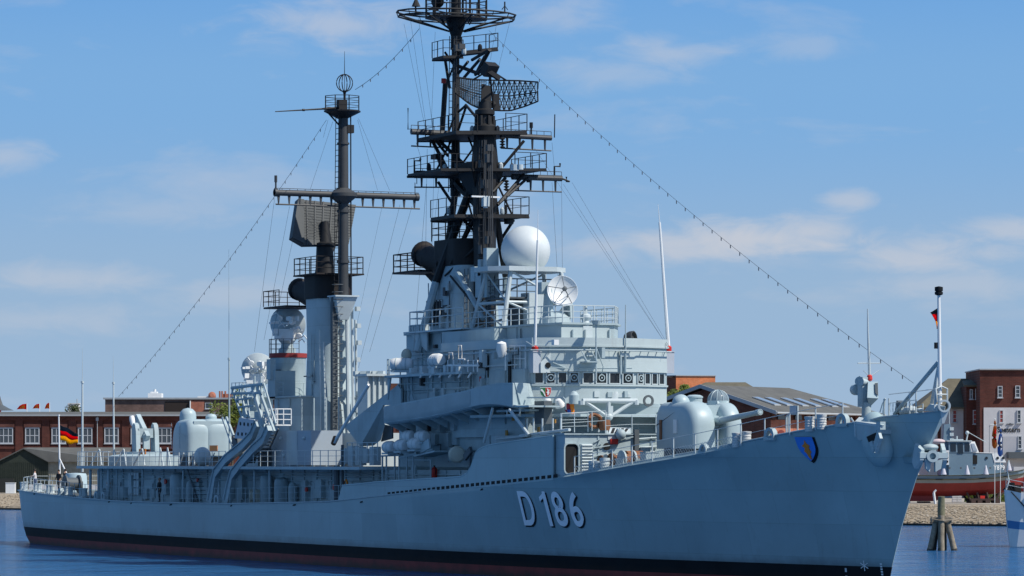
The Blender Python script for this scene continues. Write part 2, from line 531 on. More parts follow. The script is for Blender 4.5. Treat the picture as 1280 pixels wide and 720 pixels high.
# loose stones of the slope
random.seed(3)
st = MB()
def stone(mb, c, r, mi=0):
    vs = []
    for sx, sy, sz in ((1,0,0),(-1,0,0),(0,1,0),(0,-1,0),(0,0,1),(0,0,-1)):
        q = .75 + random.random() * .5
        vs.append((c[0] + sx * r * q * 1.2, c[1] + sy * r * q, c[2] + sz * r * q * .75))
    mb.add(vs, [(0,2,4),(2,1,4),(1,3,4),(3,0,4),(2,0,5),(1,2,5),(3,1,5),(0,3,5)], mi)
def slope_z(u): return interp([(0, -.2), (1.2, .45), (6.2, GZ - .25), (8.2, GZ)], u)
for seg, cnt in (((1, 2), 900), ((2, 3), 300), ((4, 5), 1500), ((5, 6), 1900)):
    (l0, D0), (l1, D1) = BANK[seg[0]], BANK[seg[1]]
    for _ in range(cnt):
        f = random.random(); u = random.random() * 6.6 + .3
        if seg[0] == 1: f = .55 + .45 * f
        stone(st, CF(l0 + (l1 - l0) * f + u * NRM.x, D0 + (D1 - D0) * f + u * NRM.y, slope_z(u) + .02), random.uniform(.08, .20), random.choice((0, 0, 0, 0, 2, 0, 1)))
kind(st.build('riprap_stones', [ground_mat('riprap_sandstone', (.29, .235, .165), (.38, .31, .225), 1.5), ground_mat('riprap_dark_stone', (.22, .18, .13), (.30, .245, .18), 1.5), ground_mat('riprap_pale_stone', (.36, .31, .24), (.46, .40, .32), 1.5)], smooth=False), 'stuff')
# dark timber kerb at the foot of the bank
kb = MB()
for i in range(1, 7):
    (l0, D0), (l1, D1) = BANK[i], BANK[i + 1]
    kb.slab([CF(l0, D0, -.6), CF(l1, D1, -.6), CF(l1, D1, .22), CF(l0, D0, .22)], (DX * .3 + RX * .2, DY * .3 + RY * .2, 0))
tag(kb.build('bank_edging', paint('wet_dark_timber', (.035, .03, .026), .8, .3, 1.0), smooth=False), 'dark timber edging along the waterline at the foot of the stone bank', 'edging')

# ================================================================== the warship's hull
HB = [(-68, 4.2), (-66, 4.62), (-60, 5.35), (-48, 6.25), (-32, 6.9), (-10, 7.15), (20, 7.15), (30, 6.95), (38, 6.5), (46, 5.65), (52, 4.8), (58, 3.75), (63, 2.65), (67, 1.55), (69, .75), (69.7, .16)]
HW = [(-68, 3.7), (-60, 4.9), (-48, 5.95), (-30, 6.75), (-10, 7.1), (12, 7.0), (25, 6.45), (35, 5.5), (43, 4.35), (50, 3.05), (57, 1.7), (62, .7), (64.3, .10)]
EDGE = [(10, 611), (18, 612), (60, 617.5), (100, 622), (150, 626), (200, 628), (300, 629.5), (425, 627.2), (485, 620.5), (560, 612.5), (630, 605.5), (691, 599), (722, 594), (760, 587.3), (812, 577.5), (880, 565.3), (955, 549), (1000, 539.5), (1040, 532.3), (1068, 528.6), (1086, 526.5), (1101, 521.3), (1163, 514.6), (1182, 512.5)]
def deck_hb(X): return smooth_tab(HB, X)
def deck_z(X):
    Y = -deck_hb(X)
    px = px_of((X, Y)); py = interp(EDGE, px)
    D = (X - CX) * DX + (Y - CY) * DY
    return H_CAM - (py - Y_HOR) * D / F_PX
def stem_x(z): return interp([(-1.2, 63.7), (0, 64.1), (1.35, 64.6), (3.5, 65.6), (5.7, 66.85), (7.5, 68.2), (9.2, 69.6), (9.6, 69.95)], z)
def stern_x(z): return interp([(-1.2, -60.0), (-.3, -64.3), (.2, -65.6), (.8, -66.5), (1.6, -67.0), (2.8, -67.25), (4.4, -67.4)], z)
def hull_hb(X, z):
    zd = deck_z(max(-67, min(69.4, X)))
    u = max(0, min(1, z / zd))
    p = interp([(-70, .55), (-50, .8), (-20, 1.0), (20, 1.15), (50, 1.65), (70, 1.7)], X)
    # the section at this height starts and ends where stem and stern are at this height
    xb, xs = stem_x(z), stern_x(z)
    w = smooth_tab(HW, X * (64.2 / xb) if X > 0 else X); d = deck_hb(X * (69.7 / max(xb, 64)) if X > 40 and z < zd - .05 else X)
    b = w + (d - w) * u ** p
    return max(.05, b)
NST, ROWS = 96, [-1.2, 0.0, .6, 1.32]
def hull_rings():
    rows = []
    ts = [i / NST for i in range(NST + 1)]
    ts = [.5 - .5 * math.cos(math.pi * t) * (.35) - .5 * (1 - 2 * t) * .65 + 0 for t in ts]
    ts = [(t - ts[0]) / (ts[-1] - ts[0]) for t in ts]
    levels = [('z', z) for z in ROWS] + [('u', q) for q in (.25, .45, .6, .72, .82, .9, .96, 1)]
    for kind_, q in levels:
        row = []
        for t in ts:
            Xd = -67.35 + (69.62 + 67.35) * t
            zd = deck_z(Xd)
            z = q if kind_ == 'z' else 1.32 + (zd - 1.32) * q
            X = stern_x(z) + (stem_x(z) - stern_x(z)) * t
            b = hull_hb(X, z) if q != 1 or kind_ == 'z' else deck_hb(Xd)
            if t == 1: b = .07
            # round the quarters of the stern
            k = max(0, (X - stern_x(z)) / 2.2)
            if k < 1: b *= .80 + .20 * math.sqrt(max(0, 1 - (1 - k) ** 2))
            row.append((X, b, z))
        rows.append(row)
    return rows
HR = hull_rings()
ship = empty('warship', 'long grey warship with sooty black masts and D 186 on its bow', 'warship')
hm = MB()
nr = len(HR); nc = NST + 1
for side in (-1, 1):
    o = [[(x, side * b, z) for x, b, z in r] for r in HR]
    vs = [p for r in o for p in r]
    for i in range(nr - 1):
        mi = 2 if i < 2 else (1 if i == 2 else 0)
        fs = []
        for j in range(NST):
            q = (i * nc + j, i * nc + j + 1, (i + 1) * nc + j + 1, (i + 1) * nc + j)
            fs.append(q if side < 0 else q[::-1])
        if i == 0 or True:
            hm.add(vs if False else [vs[k] for f_ in fs for k in f_], [tuple(range(4 * k, 4 * k + 4)) for k in range(len(fs))], mi)
# transom
for i in range(nr - 1):
    a0, a1 = HR[i][0], HR[i + 1][0]
    hm.add([(a0[0], -a0[1], a0[2]), (a0[0], a0[1], a0[2]), (a1[0], a1[1], a1[2]), (a1[0], -a1[1], a1[2])], [(0, 1, 2, 3)], 2 if i < 2 else (1 if i == 2 else 0))
    # stem nose
    b0, b1 = HR[i][-1], HR[i + 1][-1]
    hm.add([(b0[0], -b0[1], b0[2]), (b0[0] + .06, 0, b0[2]), (b1[0] + .06, 0, b1[2]), (b1[0], -b1[1], b1[2])], [(0, 1, 2, 3)], 2 if i < 2 else (1 if i == 2 else 0))
    hm.add([(b0[0], b0[1], b0[2]), (b0[0] + .06, 0, b0[2]), (b1[0] + .06, 0, b1[2]), (b1[0], b1[1], b1[2])], [(0, 1, 2, 3)], 2 if i < 2 else (1 if i == 2 else 0))
def weed(m, z0, z1, col):
    nt, N, L = nodes_of(m); pb = N['Principled BSDF']
    src = pb.inputs['Base Color'].links[0].from_socket
    g_ = N.new('ShaderNodeNewGeometry'); sp_ = N.new('ShaderNodeSeparateXYZ'); L(g_.outputs['Position'], sp_.inputs[0])
    n_ = N.new('ShaderNodeTexNoise'); n_.inputs['Scale'].default_value = .9; n_.inputs['Detail'].default_value = 7; n_.inputs['Roughness'].default_value = .7; L(g_.outputs['Position'], n_.inputs['Vector'])
    a_ = N.new('ShaderNodeMath'); a_.operation = 'MULTIPLY_ADD'; a_.inputs[1].default_value = .7; L(n_.outputs['Fac'], a_.inputs[0]); L(sp_.outputs['Z'], a_.inputs[2])
    r_ = N.new('ShaderNodeMapRange'); r_.inputs['From Min'].default_value = z0 + .35; r_.inputs['From Max'].default_value = z1 + .35; r_.inputs['To Min'].default_value = .85; r_.inputs['To Max'].default_value = 0; L(a_.outputs[0], r_.inputs['Value'])
    x_ = N.new('ShaderNodeMix'); x_.data_type = 'RGBA'; x_.inputs['B'].default_value = (*col, 1); L(r_.outputs[0], x_.inputs['Factor']); L(src, x_.inputs['A']); L(x_.outputs['Result'], pb.inputs['Base Color'])
weed(REDB, .05, .42, (.035, .03, .02))
weed(BLACK, .55, .95, (.035, .022, .018))
weed(HULLG, 1.2, 1.75, (.16, .19, .19))
hull = hm.build('hull', [HULLG, BLACK, REDB], ship, smooth=False)
bm = bmesh.new(); bm.from_mesh(hull.data)
bmesh.ops.remove_doubles(bm, verts=bm.verts, dist=.004)
bmesh.ops.recalc_face_normals(bm, faces=bm.faces)
bm.to_mesh(hull.data); bm.free()
hull.data.shade_smooth(); hull.data.set_sharp_from_angle(angle=R(40))
# the plating stops 12 cm above the deck (waterway)
dm = MB()
top = HR[-1]
for j in range(NST):
    a_, b_ = top[j], top[j + 1]
    dm.add([(a_[0], -a_[1] + .03, a_[2] - .06), (b_[0], -b_[1] + .03, b_[2] - .06), (b_[0], b_[1] - .03, b_[2] - .06), (a_[0], a_[1] - .03, a_[2] - .06)], [(0, 1, 2, 3)])
part('deck', dm, DECKM, ship)
from mathutils.bvhtree import BVHTree
_bm = bmesh.new(); _bm.from_mesh(hull.data)
HULL_BVH = BVHTree.FromBMesh(_bm)
def on_hull(X, z, off=.02):
    h = HULL_BVH.ray_cast(Vector((X, -30, z)), Vector((0, 1, 0)))[0]
    return Vector((X, (h.y if h else -hull_hb(X, z)) - off, z))
# rubbing strake at the deck edge
ge = MB()
ge.path([(x, -b - .02, z - .02) for x, b, z in top[2:-2]], .05, 5)
ge.path([(x, b + .02, z - .02) for x, b, z in top[2:-2]], .05, 5)
part('gunwale', ge, GREY, ship)

def hull_x(px_, z):
    lo_, hi_ = -60.0, stem_x(z) - .15
    for _ in range(40):
        m_ = (lo_ + hi_) / 2
        if px_of(on_hull(m_, z, .04)) < px_: lo_ = m_
        else: hi_ = m_
    return lo_
# pennant number, raised plate letters with their black shade
LETTER = paint('pale_letter_paint', (.93, .92, .94), .5, .04)
for ch, p0, p1 in (('D', 651, 667), ('1', 677.5, 686.5), ('8', 692, 706.5), ('6', 712, 727)):
    uv, fs = text_mesh(ch, 1.0, .012)
    if ch == '1': uv, fs = [(.55, 0), (1, 0), (1, 1), (.62, 1), (.55, .93), (0, .83), (0, .71), (.55, .80)], [(0, 1, 2, 3, 4, 7), (4, 5, 6, 7)]
    x0, x1, z0, z1 = hull_x(p0, 3.95), hull_x(p1, 3.95), 2.98, 4.93
    for nm, off, dx, dzz, m_ in (('numeral', .05, 0, 0, LETTER), ('numeral_shade', .034, .10, -.085, BLACK)):
        mb = MB(); mb.add([on_hull(x0 + (x1 - x0) * u + dx, z0 + (z1 - z0) * v + dzz, off) for u, v in uv], fs)
        if nm == 'numeral': num = part(nm, mb, m_, ship, 'white block letter D' if ch == 'D' else 'white block numeral ' + ch, smooth=False)
        else: part(nm, mb, m_, num, smooth=False)
# crest on the bow
def shield_pts(n=9):
    p = [(-1, 1), (1, 1)]
    for i in range(n + 1):
        t = i / n
        p.append((math.cos(t * math.pi / 2) ** .8 if t < 1 else 0, 1 - 2.25 * (.35 + .65 * t) if t > 0 else .35))
    p2 = [(-x, y) for x, y in p[2:-1]][::-1]
    return p + p2
def on_hull_poly(pts, X0, z0, sx, sz, off):
    return [on_hull(X0 + x * sx, z0 + y * sz, off) for x, y in pts]
def poly_part(name, pts3, mat, parent, label=None):
    mb = MB(); mb.slab(pts3, (0, -.02, 0))
    o = mb.build(name, mat, parent, smooth=False)
    if label: o['label'] = label
    return o
cz_ = S(1008, 561.5, -3.0).z; cx_ = hull_x(1009.5, cz_)
cr = poly_part('bow_crest', on_hull_poly(shield_pts(), cx_, cz_ + .08, .60, .54, .05), paint('crest_blue', (.05, .24, .75), .5, .15), ship, 'blue shield with an orange beast')
poly_part('crest_shade', on_hull_poly(shield_pts(), cx_ + .10, cz_ + .02, .63, .58, .02), BLACK, cr)
beast = [(-.45, .35), (-.2, .45), (0, .62), (.1, .9), (.25, .55), (.55, .35), (.35, .1), (.5, -.3), (.3, -.5), (.25, -1.1), (.02, -.85), (-.15, -.4), (-.35, -.2), (-.15, .1)]
poly_part('crest_beast', on_hull_poly(beast, cx_ - .02, cz_, .55, .5, .085), ORANGE, cr)
# draught marks on the boot topping near the stem
dmk = MB()
for k in range(3): dmk.slab([on_hull(61.6 + dx, z, .03) for dx, z in ((0, 1.2 - .38 * k), (.12, 1.2 - .38 * k), (.12, 1.0 - .38 * k), (0, 1.0 - .38 * k))], (0, -.015, 0))
for k in range(7): dmk.slab([on_hull(64.05, 1.5 - .13 * k, .03), on_hull(64.16, 1.5 - .13 * k, .03), on_hull(64.16, 1.42 - .13 * k, .03), on_hull(64.05, 1.42 - .13 * k, .03)], (0, -.015, 0))
for k in range(3):
    a_ = k * math.pi / 3
    c0 = (63.0, 1.35)
    dmk.tube(on_hull(c0[0] + .28 * math.sin(a_), c0[1] + .26 * math.cos(a_), .03), on_hull(c0[0] - .28 * math.sin(a_), c0[1] - .26 * math.cos(a_), .03), .026, n=5)
part('draught_marks', dmk, WHITE, ship)

for px_, w in ((42, .5), (135, .45), (163, .3), (212, .5), (288, .3), (366, .5), (450, .4), (600, .3)):
    lo_, hi_ = -66.0, 60.0
    for _ in range(40):
        m_ = (lo_ + hi_) / 2
        if px_of((m_, -deck_hb(m_))) < px_: lo_ = m_
        else: hi_ = m_
    z_ = deck_z(lo_) - .22
    sc_ = MB(); sc_.slab([on_hull(lo_ + dx, z_ + dzz, .012) for dx, dzz in ((0, .0), (w, .04), (w * 1.1, .14), (.1, .1))], (0, -.02, 0)); part('scupper', sc_, DARK, ship, smooth=False)
    continue
    sm_ = MB(); sm_.slab([on_hull(lo_ + dx, z_ + dzz, .010) for dx, dzz in ((.1, 0), (w * .8, 0), (w * .6, -.9), (.22, -1.0))], (0, -.006, 0)); part('stain', sm_, paint('run_off_stain', (.21, .27, .28), .6, .25, 2) if 'run_off_stain' not in MAT else MAT['run_off_stain'], ship, smooth=False)
# ================================================================== the warship, aft half
Z01 = 6.28                                            # 01 deck
def mesh_part(name, mats, parent, fn, label=None, **k):
    mb = MB(); fn(mb); return part(name, mb, mats, parent, label, **k)

# ---- aft deckhouse, one deck high, under the 01 deck slab with its overhanging sides
dh = MB()
dh.prism([(-45.5, -3.4), (-44, -5.1), (27.5, -5.1), (27.5, 5.1), (-44, 5.1), (-45.5, 3.4)], 3.4, Z01 - .18)
for i in range(30):                                   # frames and lockers break up the long wall
    x = -43 + i * 2.3 + random.uniform(-.3, .3)
    dh.box(x, x + .12, -5.19, -5.08, 3.6, Z01 - .2)
    if random.random() < .55:
        w = random.uniform(.4, 1.1); h = random.uniform(.5, 1.6); zb = 3.75 + random.uniform(0, .6)
        dh.box(x + .35, x + .35 + w, -5.1 - random.uniform(.18, .4), -5.08, zb, zb + h)
for z in (5.35, 5.62, 5.8):
    dh.path([(-43, -5.2, z), (-10, -5.2, z), (12, -5.2, z + .03), (27, -5.2, z)], .045, 5)
aft_house = part('deckhouse', dh, GREY, ship)
slab = MB()
outline = [(-49.6, -3.2), (-49.2, -4.6), (-47.5, -5.7), (-45, -6.2), (-38, -6.45)] + [(x, -deck_hb(x) + .28) for x in range(-32, 13, 4)]
outline += [(12.4, -5.2)]
full = outline + [(x, -y) for x, y in outline[::-1]]
slab.prism(full, Z01 - .2, Z01)
part('upper_deck', slab, [GREY], ship)
dk = MB(); dk.prism([(x * .998, y * .985) for x, y in full], Z01 + .002, Z01 + .012)
part('deck_covering', dk, paint('brown_deck_coating', (.15, .135, .125), .85, .2, 1.0), ship)
# pillars holding the overhang
for px_, w in ((113, .11), (123, .09), (136, .13), (146, .07), (178, .06), (229, .07), (318, .07), (337, .08), (421, .14)):
    p = S(px_, 600, -5.9 if px_ < 150 else -6.5)
    pm = MB(); pm.tube((0, 0, 0), (0, 0, Z01 - .2 - deck_z(p.x)), w, n=8)
    part('pillar', pm, GREY, ship, loc=(p.x, p.y, deck_z(p.x) - .06))
# doors, hatches and lattice gates on the walkway wall
def wall_door(px_, w=.8, h=1.75, mat=GREY, Y=-5.1, z0=None, handle=True, name='door'):
    p = S(px_, 600, Y)
    z0 = (deck_z(p.x) + .2) if z0 is None else z0
    d = MB()
    d.box(0, w, -.07, .02, 0, h)
    d.box(.07, w - .07, -.11, -.06, .1, h - .1)
    o = part(name, d, mat, ship, loc=(p.x, Y, z0))
    if handle:
        hd = MB(); hd.tube((w * .8, -.16, h * .4), (w * .8, -.16, h * .62), .03); part('handle', hd, DGREY, o)
    return o
for px_ in (150, 190, 214, 262, 300, 350, 392, 470, 515): wall_door(px_)
# dark lattice gate and locker grid seen under the missile deck
lg = MB()
for i in range(4):
    for j in range(3):
        lg.box(i * .62, i * .62 + .5, -.06, 0, j * .58, j * .58 + .48)
p = S(161, 600, -5.25); part('locker_door', lg, LGREY, ship, 'pale grid of locker doors', loc=(p.x, -5.26, 4.15))
# inclined ladder from main deck to 01 deck
lad = MB()
for y in (-6.25, -5.45):
    a0, a1 = S(246, 623, y), S(232, 585, y); a0.z = 3.7; a1.z = Z01
    lad.slab([a0, a1, a1 + Vector((.22, 0, 0)), a0 + Vector((.22, 0, 0))], (0, .05, 0))
b0, b1 = S(246, 623, -6.25), S(232, 585, -6.25); b0.z = 3.7; b1.z = Z01
for i in range(1, 9):
    c = b0.lerp(b1, i / 9)
    lad.box(c.x - .02, c.x + .26, -6.25, -5.42, c.z, c.z + .04)
part('stairway', lad, DGREY, ship)
# fire hose reels / red gear
for px_, py_, r in ((226, 604, .3), (207, 602, .2), (383, 612, .16), (418, 609, .2), (247, 600, .14)):
    p = S(px_, py_, -5.35)
    hr = MB(); hr.lathe([(r * .35, -.06), (r, -.06), (r, .06), (r * .35, .06)], (0, 0, 0), (0, 1, 0), 14)
    part('hose_reel', hr, REDP if px_ != 226 else RUST, ship, loc=p)
# ventilation trunks (mushroom and upright cylinders) on the walkway
for px_, y, r, h in ((333, -5.6, .42, 2.0), (352, -5.55, .5, 1.75), (330, -5.75, .3, 1.2), (222, -5.55, .55, 2.15), (238, -5.6, .3, 1.6), (366, -5.5, .3, 1.4)):
    p = S(px_, 610, y); vt = MB()
    vt.lathe([(r, 0), (r, h - .35), (r * .86, h - .12), (r * .5, h), (.02, h + .02)], (0, 0, 0), n=18)
    part('ventilator', vt, GREY, ship, loc=(p.x, y, deck_z(p.x) - .05))
# slatted vent panels along the walkway (pale dashes)
for px_ in (385, 396, 407, 418, 437, 449):
    p = S(px_, 600, -5.14); vt = MB()
    for k in range(4): vt.box(0, .5, -.05, 0, k * .09, k * .09 + .05)
    part('vent_grille', vt, LGREY, ship, loc=(p.x, -5.13, 5.0))
# deck winch with frame near the ladder
wn_ = MB()
for k in range(3): wn_.lathe([(.34, -.05), (.34, .05)], (k * .45, 0, .55), (1, 0, 0), 14)
wn_.tube((-.1, 0, .55), (1.05, 0, .55), .2, n=12)
for x in (-.15, 1.1): wn_.box(x - .04, x + .04, -.3, .3, 0, .95)
p = S(318, 618, -6.0); part('winch', wn_, CREAM, ship, loc=(p.x, p.y, deck_z(p.x)))

# ---- quarterdeck
qd = MB()
qp = [(x, -deck_hb(x) + .15, deck_z(x) - .05) for x in (-66.6, -64, -60, -56, -52, -48)]
qp = [(x, y * (.85 if x < -66 else 1), z) for x, y, z in qp]
qd.rail([(-66.9, 3.2, deck_z(-66.9)), (-67, 0, deck_z(-67)), (-66.9, -3.2, deck_z(-66.9))] + qp[1:], h=1.15, step=1.6)
part('railing', qd, LGREY, ship)
qd = MB(); qd.rail([(x, -y, z) for x, y, z in qp[1:]], h=1.15, step=1.8); part('railing', qd, LGREY, ship)
mr = MB()
mp_ = [(x, -deck_hb(x) + .15, deck_z(x) - .05) for x in range(-48, 13, 3)]
mr.rail(mp_, h=1.1, step=1.55, rp=.024, rw=.011)
part('railing', mr, GREY, ship)
ur = MB()
up_ = [(x, y + .12, Z01) for x, y in outline[:-1]]
ur.rail([(up_[0][0], 3.2, Z01)] + up_[:5], h=1.1, step=1.3, rp=.034, rw=.018)
part('railing', ur, LGREY, ship)
ur = MB(); ur.rail([p for p in up_ if -38 <= p[0] <= -12], h=1.05, step=1.6); part('railing', ur, LGREY, ship)
ur = MB(); ur.rail([p for p in up_ if -8 <= p[0]], h=1.05, step=1.4); part('railing', ur, LGREY, ship)
# canvas-covered frames on the launcher deck edge
cf = MB()
for px_ in (113, 143, 166):
    a_ = S(px_, 583, -5.6); a_.z = Z01; b_ = a_ + Vector((1.3, .3, 1.25))
    cf = MB(); cf.tube(a_, b_, .07, n=6); cf.tube(b_, b_ + Vector((.5, 0, -1.2)), .05, n=6); part('rail_stay', cf, LGREY, ship)
# capstan house: pale tapering drum
cd = MB()
cd.lathe([(.98, 0), (.93, .35), (.86, 1.35), (.8, 1.52), (.3, 1.56), (.02, 1.57)], n=24)
p = S(95, 612, -1.5); part('capstan_house', cd, paint('sky_grey_paint', (.42, .53, .57), .5, .07, 1), ship, 'pale blue-grey drum', loc=(p.x, p.y, deck_z(p.x) - .06))
rl = MB()
rl.tube((0, -.5, .75), (0, .5, .75), .5, n=16); rl.lathe([(.72, -.06), (.72, .06)], (0, -.56, .75), (0, 1, 0), 18); rl.lathe([(.72, -.06), (.72, .06)], (0, .56, .75), (0, 1, 0), 18)
rl.box(-.5, .5, -.75, -.66, 0, .95); rl.box(-.5, .5, .66, .75, 0, .95)
p = S(90, 613, -3.4); part('cable_reel', rl, DGREY, ship, loc=(p.x, p.y, deck_z(p.x)))
# bitts and fairleads
def bollard(x, y, r=.2, h=.62, mat=LGREY, ribs=0):
    b = MB()
    for dx in (-.42, .42):
        pr = [(r * 1.15, 0), (r, .06)]
        if ribs:
            for k in range(ribs): pr += [(r * .93, .1 + k * (h - .2) / ribs), (r, .13 + k * (h - .2) / ribs)]
        pr += [(r, h - .1), (r * 1.15, h - .08), (r * 1.15, h), (.02, h + .02)]
        b.lathe(pr, (dx, 0, .08), n=14)
    b.box(-.85, .85, -.3, .3, 0, .08)
    return part('bollard', b, mat, ship, loc=(x, y, deck_z(x) - .06))
for px_, y in ((30, -4.0), (47, -4.4), (63, -4.9), (104, -5.3), (86, -5.2)):
    p = S(px_, 614, y); bollard(p.x, y)
def chock(x, side=-1, w=.95, h=.62, mat=GREY):
    c = MB(); n = 10
    out = [(-w / 2 * math.cos(math.pi * i / n) * 1, h * math.sin(math.pi * i / n) ** .7) for i in range(n + 1)]
    inn = [(-w * .27 * math.cos(math.pi * i / n), .1 + (h * .58) * math.sin(math.pi * i / n) ** .8) for i in range(n + 1)]
    rings = []
    for pa in (out, inn):
        for yy in (-.14, .14):
            rings.append([(u, yy, v) for u, v in pa])
    c.loft([rings[0], rings[1], rings[3], rings[2], rings[0]], False, 0, closed=False)
    c.box(-w / 2, w / 2, -.16, .16, -.05, .1)
    o = part('fairlead', c, mat, ship, loc=(x, side * (deck_hb(x) - .22), deck_z(x) - .04))
    t = math.atan2(deck_hb(x + 1) - deck_hb(x - 1), 2)
    o.rotation_euler = (0, 0, -side * -t if side > 0 else -t)
    return o
for px_ in (74, 128, 138, 288): chock(S(px_, 622, -6).x)
# ensign staff with stay, stern whips
es = MB()
a_ = S(75, 590, 0); a_.z = deck_z(a_.x); b_ = S(73.5, 520, 0)
es.tube(a_, b_, .085, .06, n=8); es.tube(b_, b_ + Vector((0, 0, .12)), .1, .1, n=8)
es.tube(a_ + Vector((2.2, .5, 0)), a_.lerp(b_, .42), .06, n=6)
part('ensign_staff', es, WHITE, ship)
def whip(px_, y, py0, py1, py2, r=.1, base=None, mat=LGREY, lean=0, name='whip_antenna', Y=None):
    w = MB()
    a_, b_, c_ = S(px_, py0, y), S(px_ + lean * .75, py1, y), S(px_ + lean, py2, y)
    w.tube(a_, b_, r, r * .75, n=8); w.tube(b_, b_ + Vector((0, 0, .16)), r * 1.3, n=8); w.tube(b_, c_, r * .3, r * .12, n=5)
    if base: w.tube(a_, a_ + Vector((0, 0, base)), r * 2, n=10)
    return part(name, w, mat, ship)
whip(103, -3.5, 590, 479, 435, .1); whip(142.5, -2, 575, 480, 445, .085, lean=-1); whip(287, -6.2, 579, 450, 312, .07, mat=GREY, lean=-1)

# ---- guided missile launcher on the 01 deck
lx = S(182, 570, 0).x
la = MB()
la.lathe([(2.9, 0), (2.9, .75), (2.5, .85), (1.9, .9), (1.9, 1.05), (1.2, 1.1), (.02, 1.11)], (0, 0, 0), n=32)
lau = part('missile_launcher', la, GREY, ship, loc=(lx, 0, Z01))
la = MB()
for sy, w in ((-.92, .34), (.62, .34)):
    la = MB(); la.slab([(-.55, sy, 1.0), (-.62, sy, 2.5), (-.5, sy, 3.1), (-.2, sy, 3.35), (.15, sy, 3.2), (.35, sy, 2.7), (.5, sy, 1.0)], (0, w, 0)); part('launcher_yoke', la, GREY, lau)
la = MB()
la.cbox((-.1, -.1, 2.55), (.9, 1.2, .72)); la.cbox((.45, -.1, 1.9), (.3, .5, 1.2))
la.slab([(.9, -.25, 2.35), (-1.5, -.25, 4.05), (-1.75, -.25, 3.9), (-1.7, -.25, 3.4), (.55, -.25, 1.95)], (0, .34, 0))
part('launcher_arm', la, GREY, lau)
la = MB(); la.lathe([(.02, 0), (.2, .5), (.22, .9), (.2, 1.1)], (-.55, -.78, 2.85), (-.45, 0, .9), 12); part('missile_nose', la, WHITE, lau)
for px_ in (103, 186):
    pass
sg = MB(); sg.box(0, 1.5, -.03, .03, 0, .42); part('warning_sign', sg, ORANGE, ship, loc=S(174, 568, -3.1))
# working ring and lockers around the launcher
fr_ = MB()
for px_ in (199, 208):
    a_ = S(px_, 582, -4.2); a_.z = Z01
    fr_ = MB(); fr_.tube(a_, a_ + Vector((.25, 0, 1.35)), .06, n=5); fr_.tube(a_ + Vector((.9, 0, 0)), a_ + Vector((.25, 0, 1.35)), .05, n=5); part('loading_frame', fr_, LGREY, ship)

# ---- gun houses (the aft one trained away from the camera)
def gun_house(root_name, loc, L, Wd, H, facing, barrel=True, label=None):
    """rounded casting: two lobes side by side with the gun slot between them; local +x is the muzzle side"""
    g = MB(); n = 20
    def lobe(y0, y1, xr, xf, top):
        # lofted across Y; profile in XZ with generous round front shoulder
        def prof(ins, k=1.0):
            P = []
            P.append((xr + ins * .4, 0)); P.append((xr + ins * .3, top * .62 - ins * .3))
            for i in range(7):
                t = i / 6 * math.pi / 2
                P.append((xr + .62 + ins * .3 - (.62) * math.cos(t), top - .95 - ins * .4 + (.95) * math.sin(t)))
            for i in range(11):
                t = math.pi / 2 - i / 10 * math.pi / 2
                P.append((xf - 1.25 - ins * .5 + 1.25 * math.cos(t), top - 1.35 - ins * .5 + 1.35 * math.sin(t)))
            P.append((xf - ins * .5, 0))
            return P
        rings = []
        w = y1 - y0
        for q, ins in ((0, .95), (.035, .62), (.09, .34), (.17, .14), (.28, .03), (.5, 0), (.72, .03), (.83, .14), (.91, .34), (.965, .62), (1, .95)):
            rings.append([(x, y0 + q * w, z) for x, z in prof(ins)])
        g.loft(rings, True)
    lobe(-Wd / 2, .02 if barrel else Wd * .1, -L / 2, L / 2, H)
    lobe(.42 if barrel else -.1, Wd / 2, -L / 2, L / 2, H * .985)
    g.box(-L / 2 + .12, L / 2 - .95, -Wd * .34, Wd * .34, .05, H * .93)
    o = part(root_name, g, GREY, ship, label, angle=38)
    o.location = loc; o.rotation_euler = (0, 0, facing)
    return o
GUNGREY = paint('gun_house_paint', (.38, .475, .50), .42, .08, .6, .2, (.2, .17, .15), bump=.05)
g2 = S(252, 565, 0)
ag = gun_house('gun_turret', (g2.x, 0, 7.05), 4.4, 3.5, 2.75, R(176), False, 'aft gun house with two domes and an orange plate')
ag.data.materials[0] = GUNGREY
b = MB(); b.lathe([(1.75, 0), (1.75, .5), (1.6, .78)], (0, 0, -.78), n=28); part('turret_base', b, DGREY, ag)
b = MB(); b.lathe([(.62, 0), (.62, .55), (.55, .8), (.35, 1.0), (.02, 1.08)], (.9, .8, 2.5), n=20); part('sight_dome', b, GUNGREY, ag)
b = MB(); b.lathe([(.42, 0), (.42, .2), (.3, .36), (.02, .42)], (-.5, -.6, 2.72), n=18); part('sight_dome', b, GUNGREY, ag)
b = MB(); b.box(0, 1.6, -.04, .0, 0, .42); part('warning_sign', b, ORANGE, ship, loc=S(262.5, 564, -1.95))
b = MB()
for k in range(2):
    for j in range(8): b.path([(-.35 + k * 2.3 + .12 * math.sin(i / 6 * math.pi), 1.765, .55 + j * .24 + i * .035) for i in range(7)], .02, 4)
part('footrail', b, GREY, ag)
b = MB(); b.ball((0, 0, 0), .62, sc=(1, 1, 1.15)); p = S(253, 578, -3.2); p.z = Z01 + .68; part('practice_loader', b, LGREY, ship, loc=p)
ff = MB()
for px_ in (224, 236, 243, 262): 
    a_ = S(px_, 580, -2.8); a_.z = Z01; c_ = a_ + Vector((1.0, 0, .95)); ff = MB(); ff.tube(a_, c_, .05, n=5); ff.tube(Vector((a_.x, a_.y, Z01)), Vector((a_.x, a_.y, Z01 + 1.0)), .06, n=5); part('loading_frame', ff, LGREY, ship)

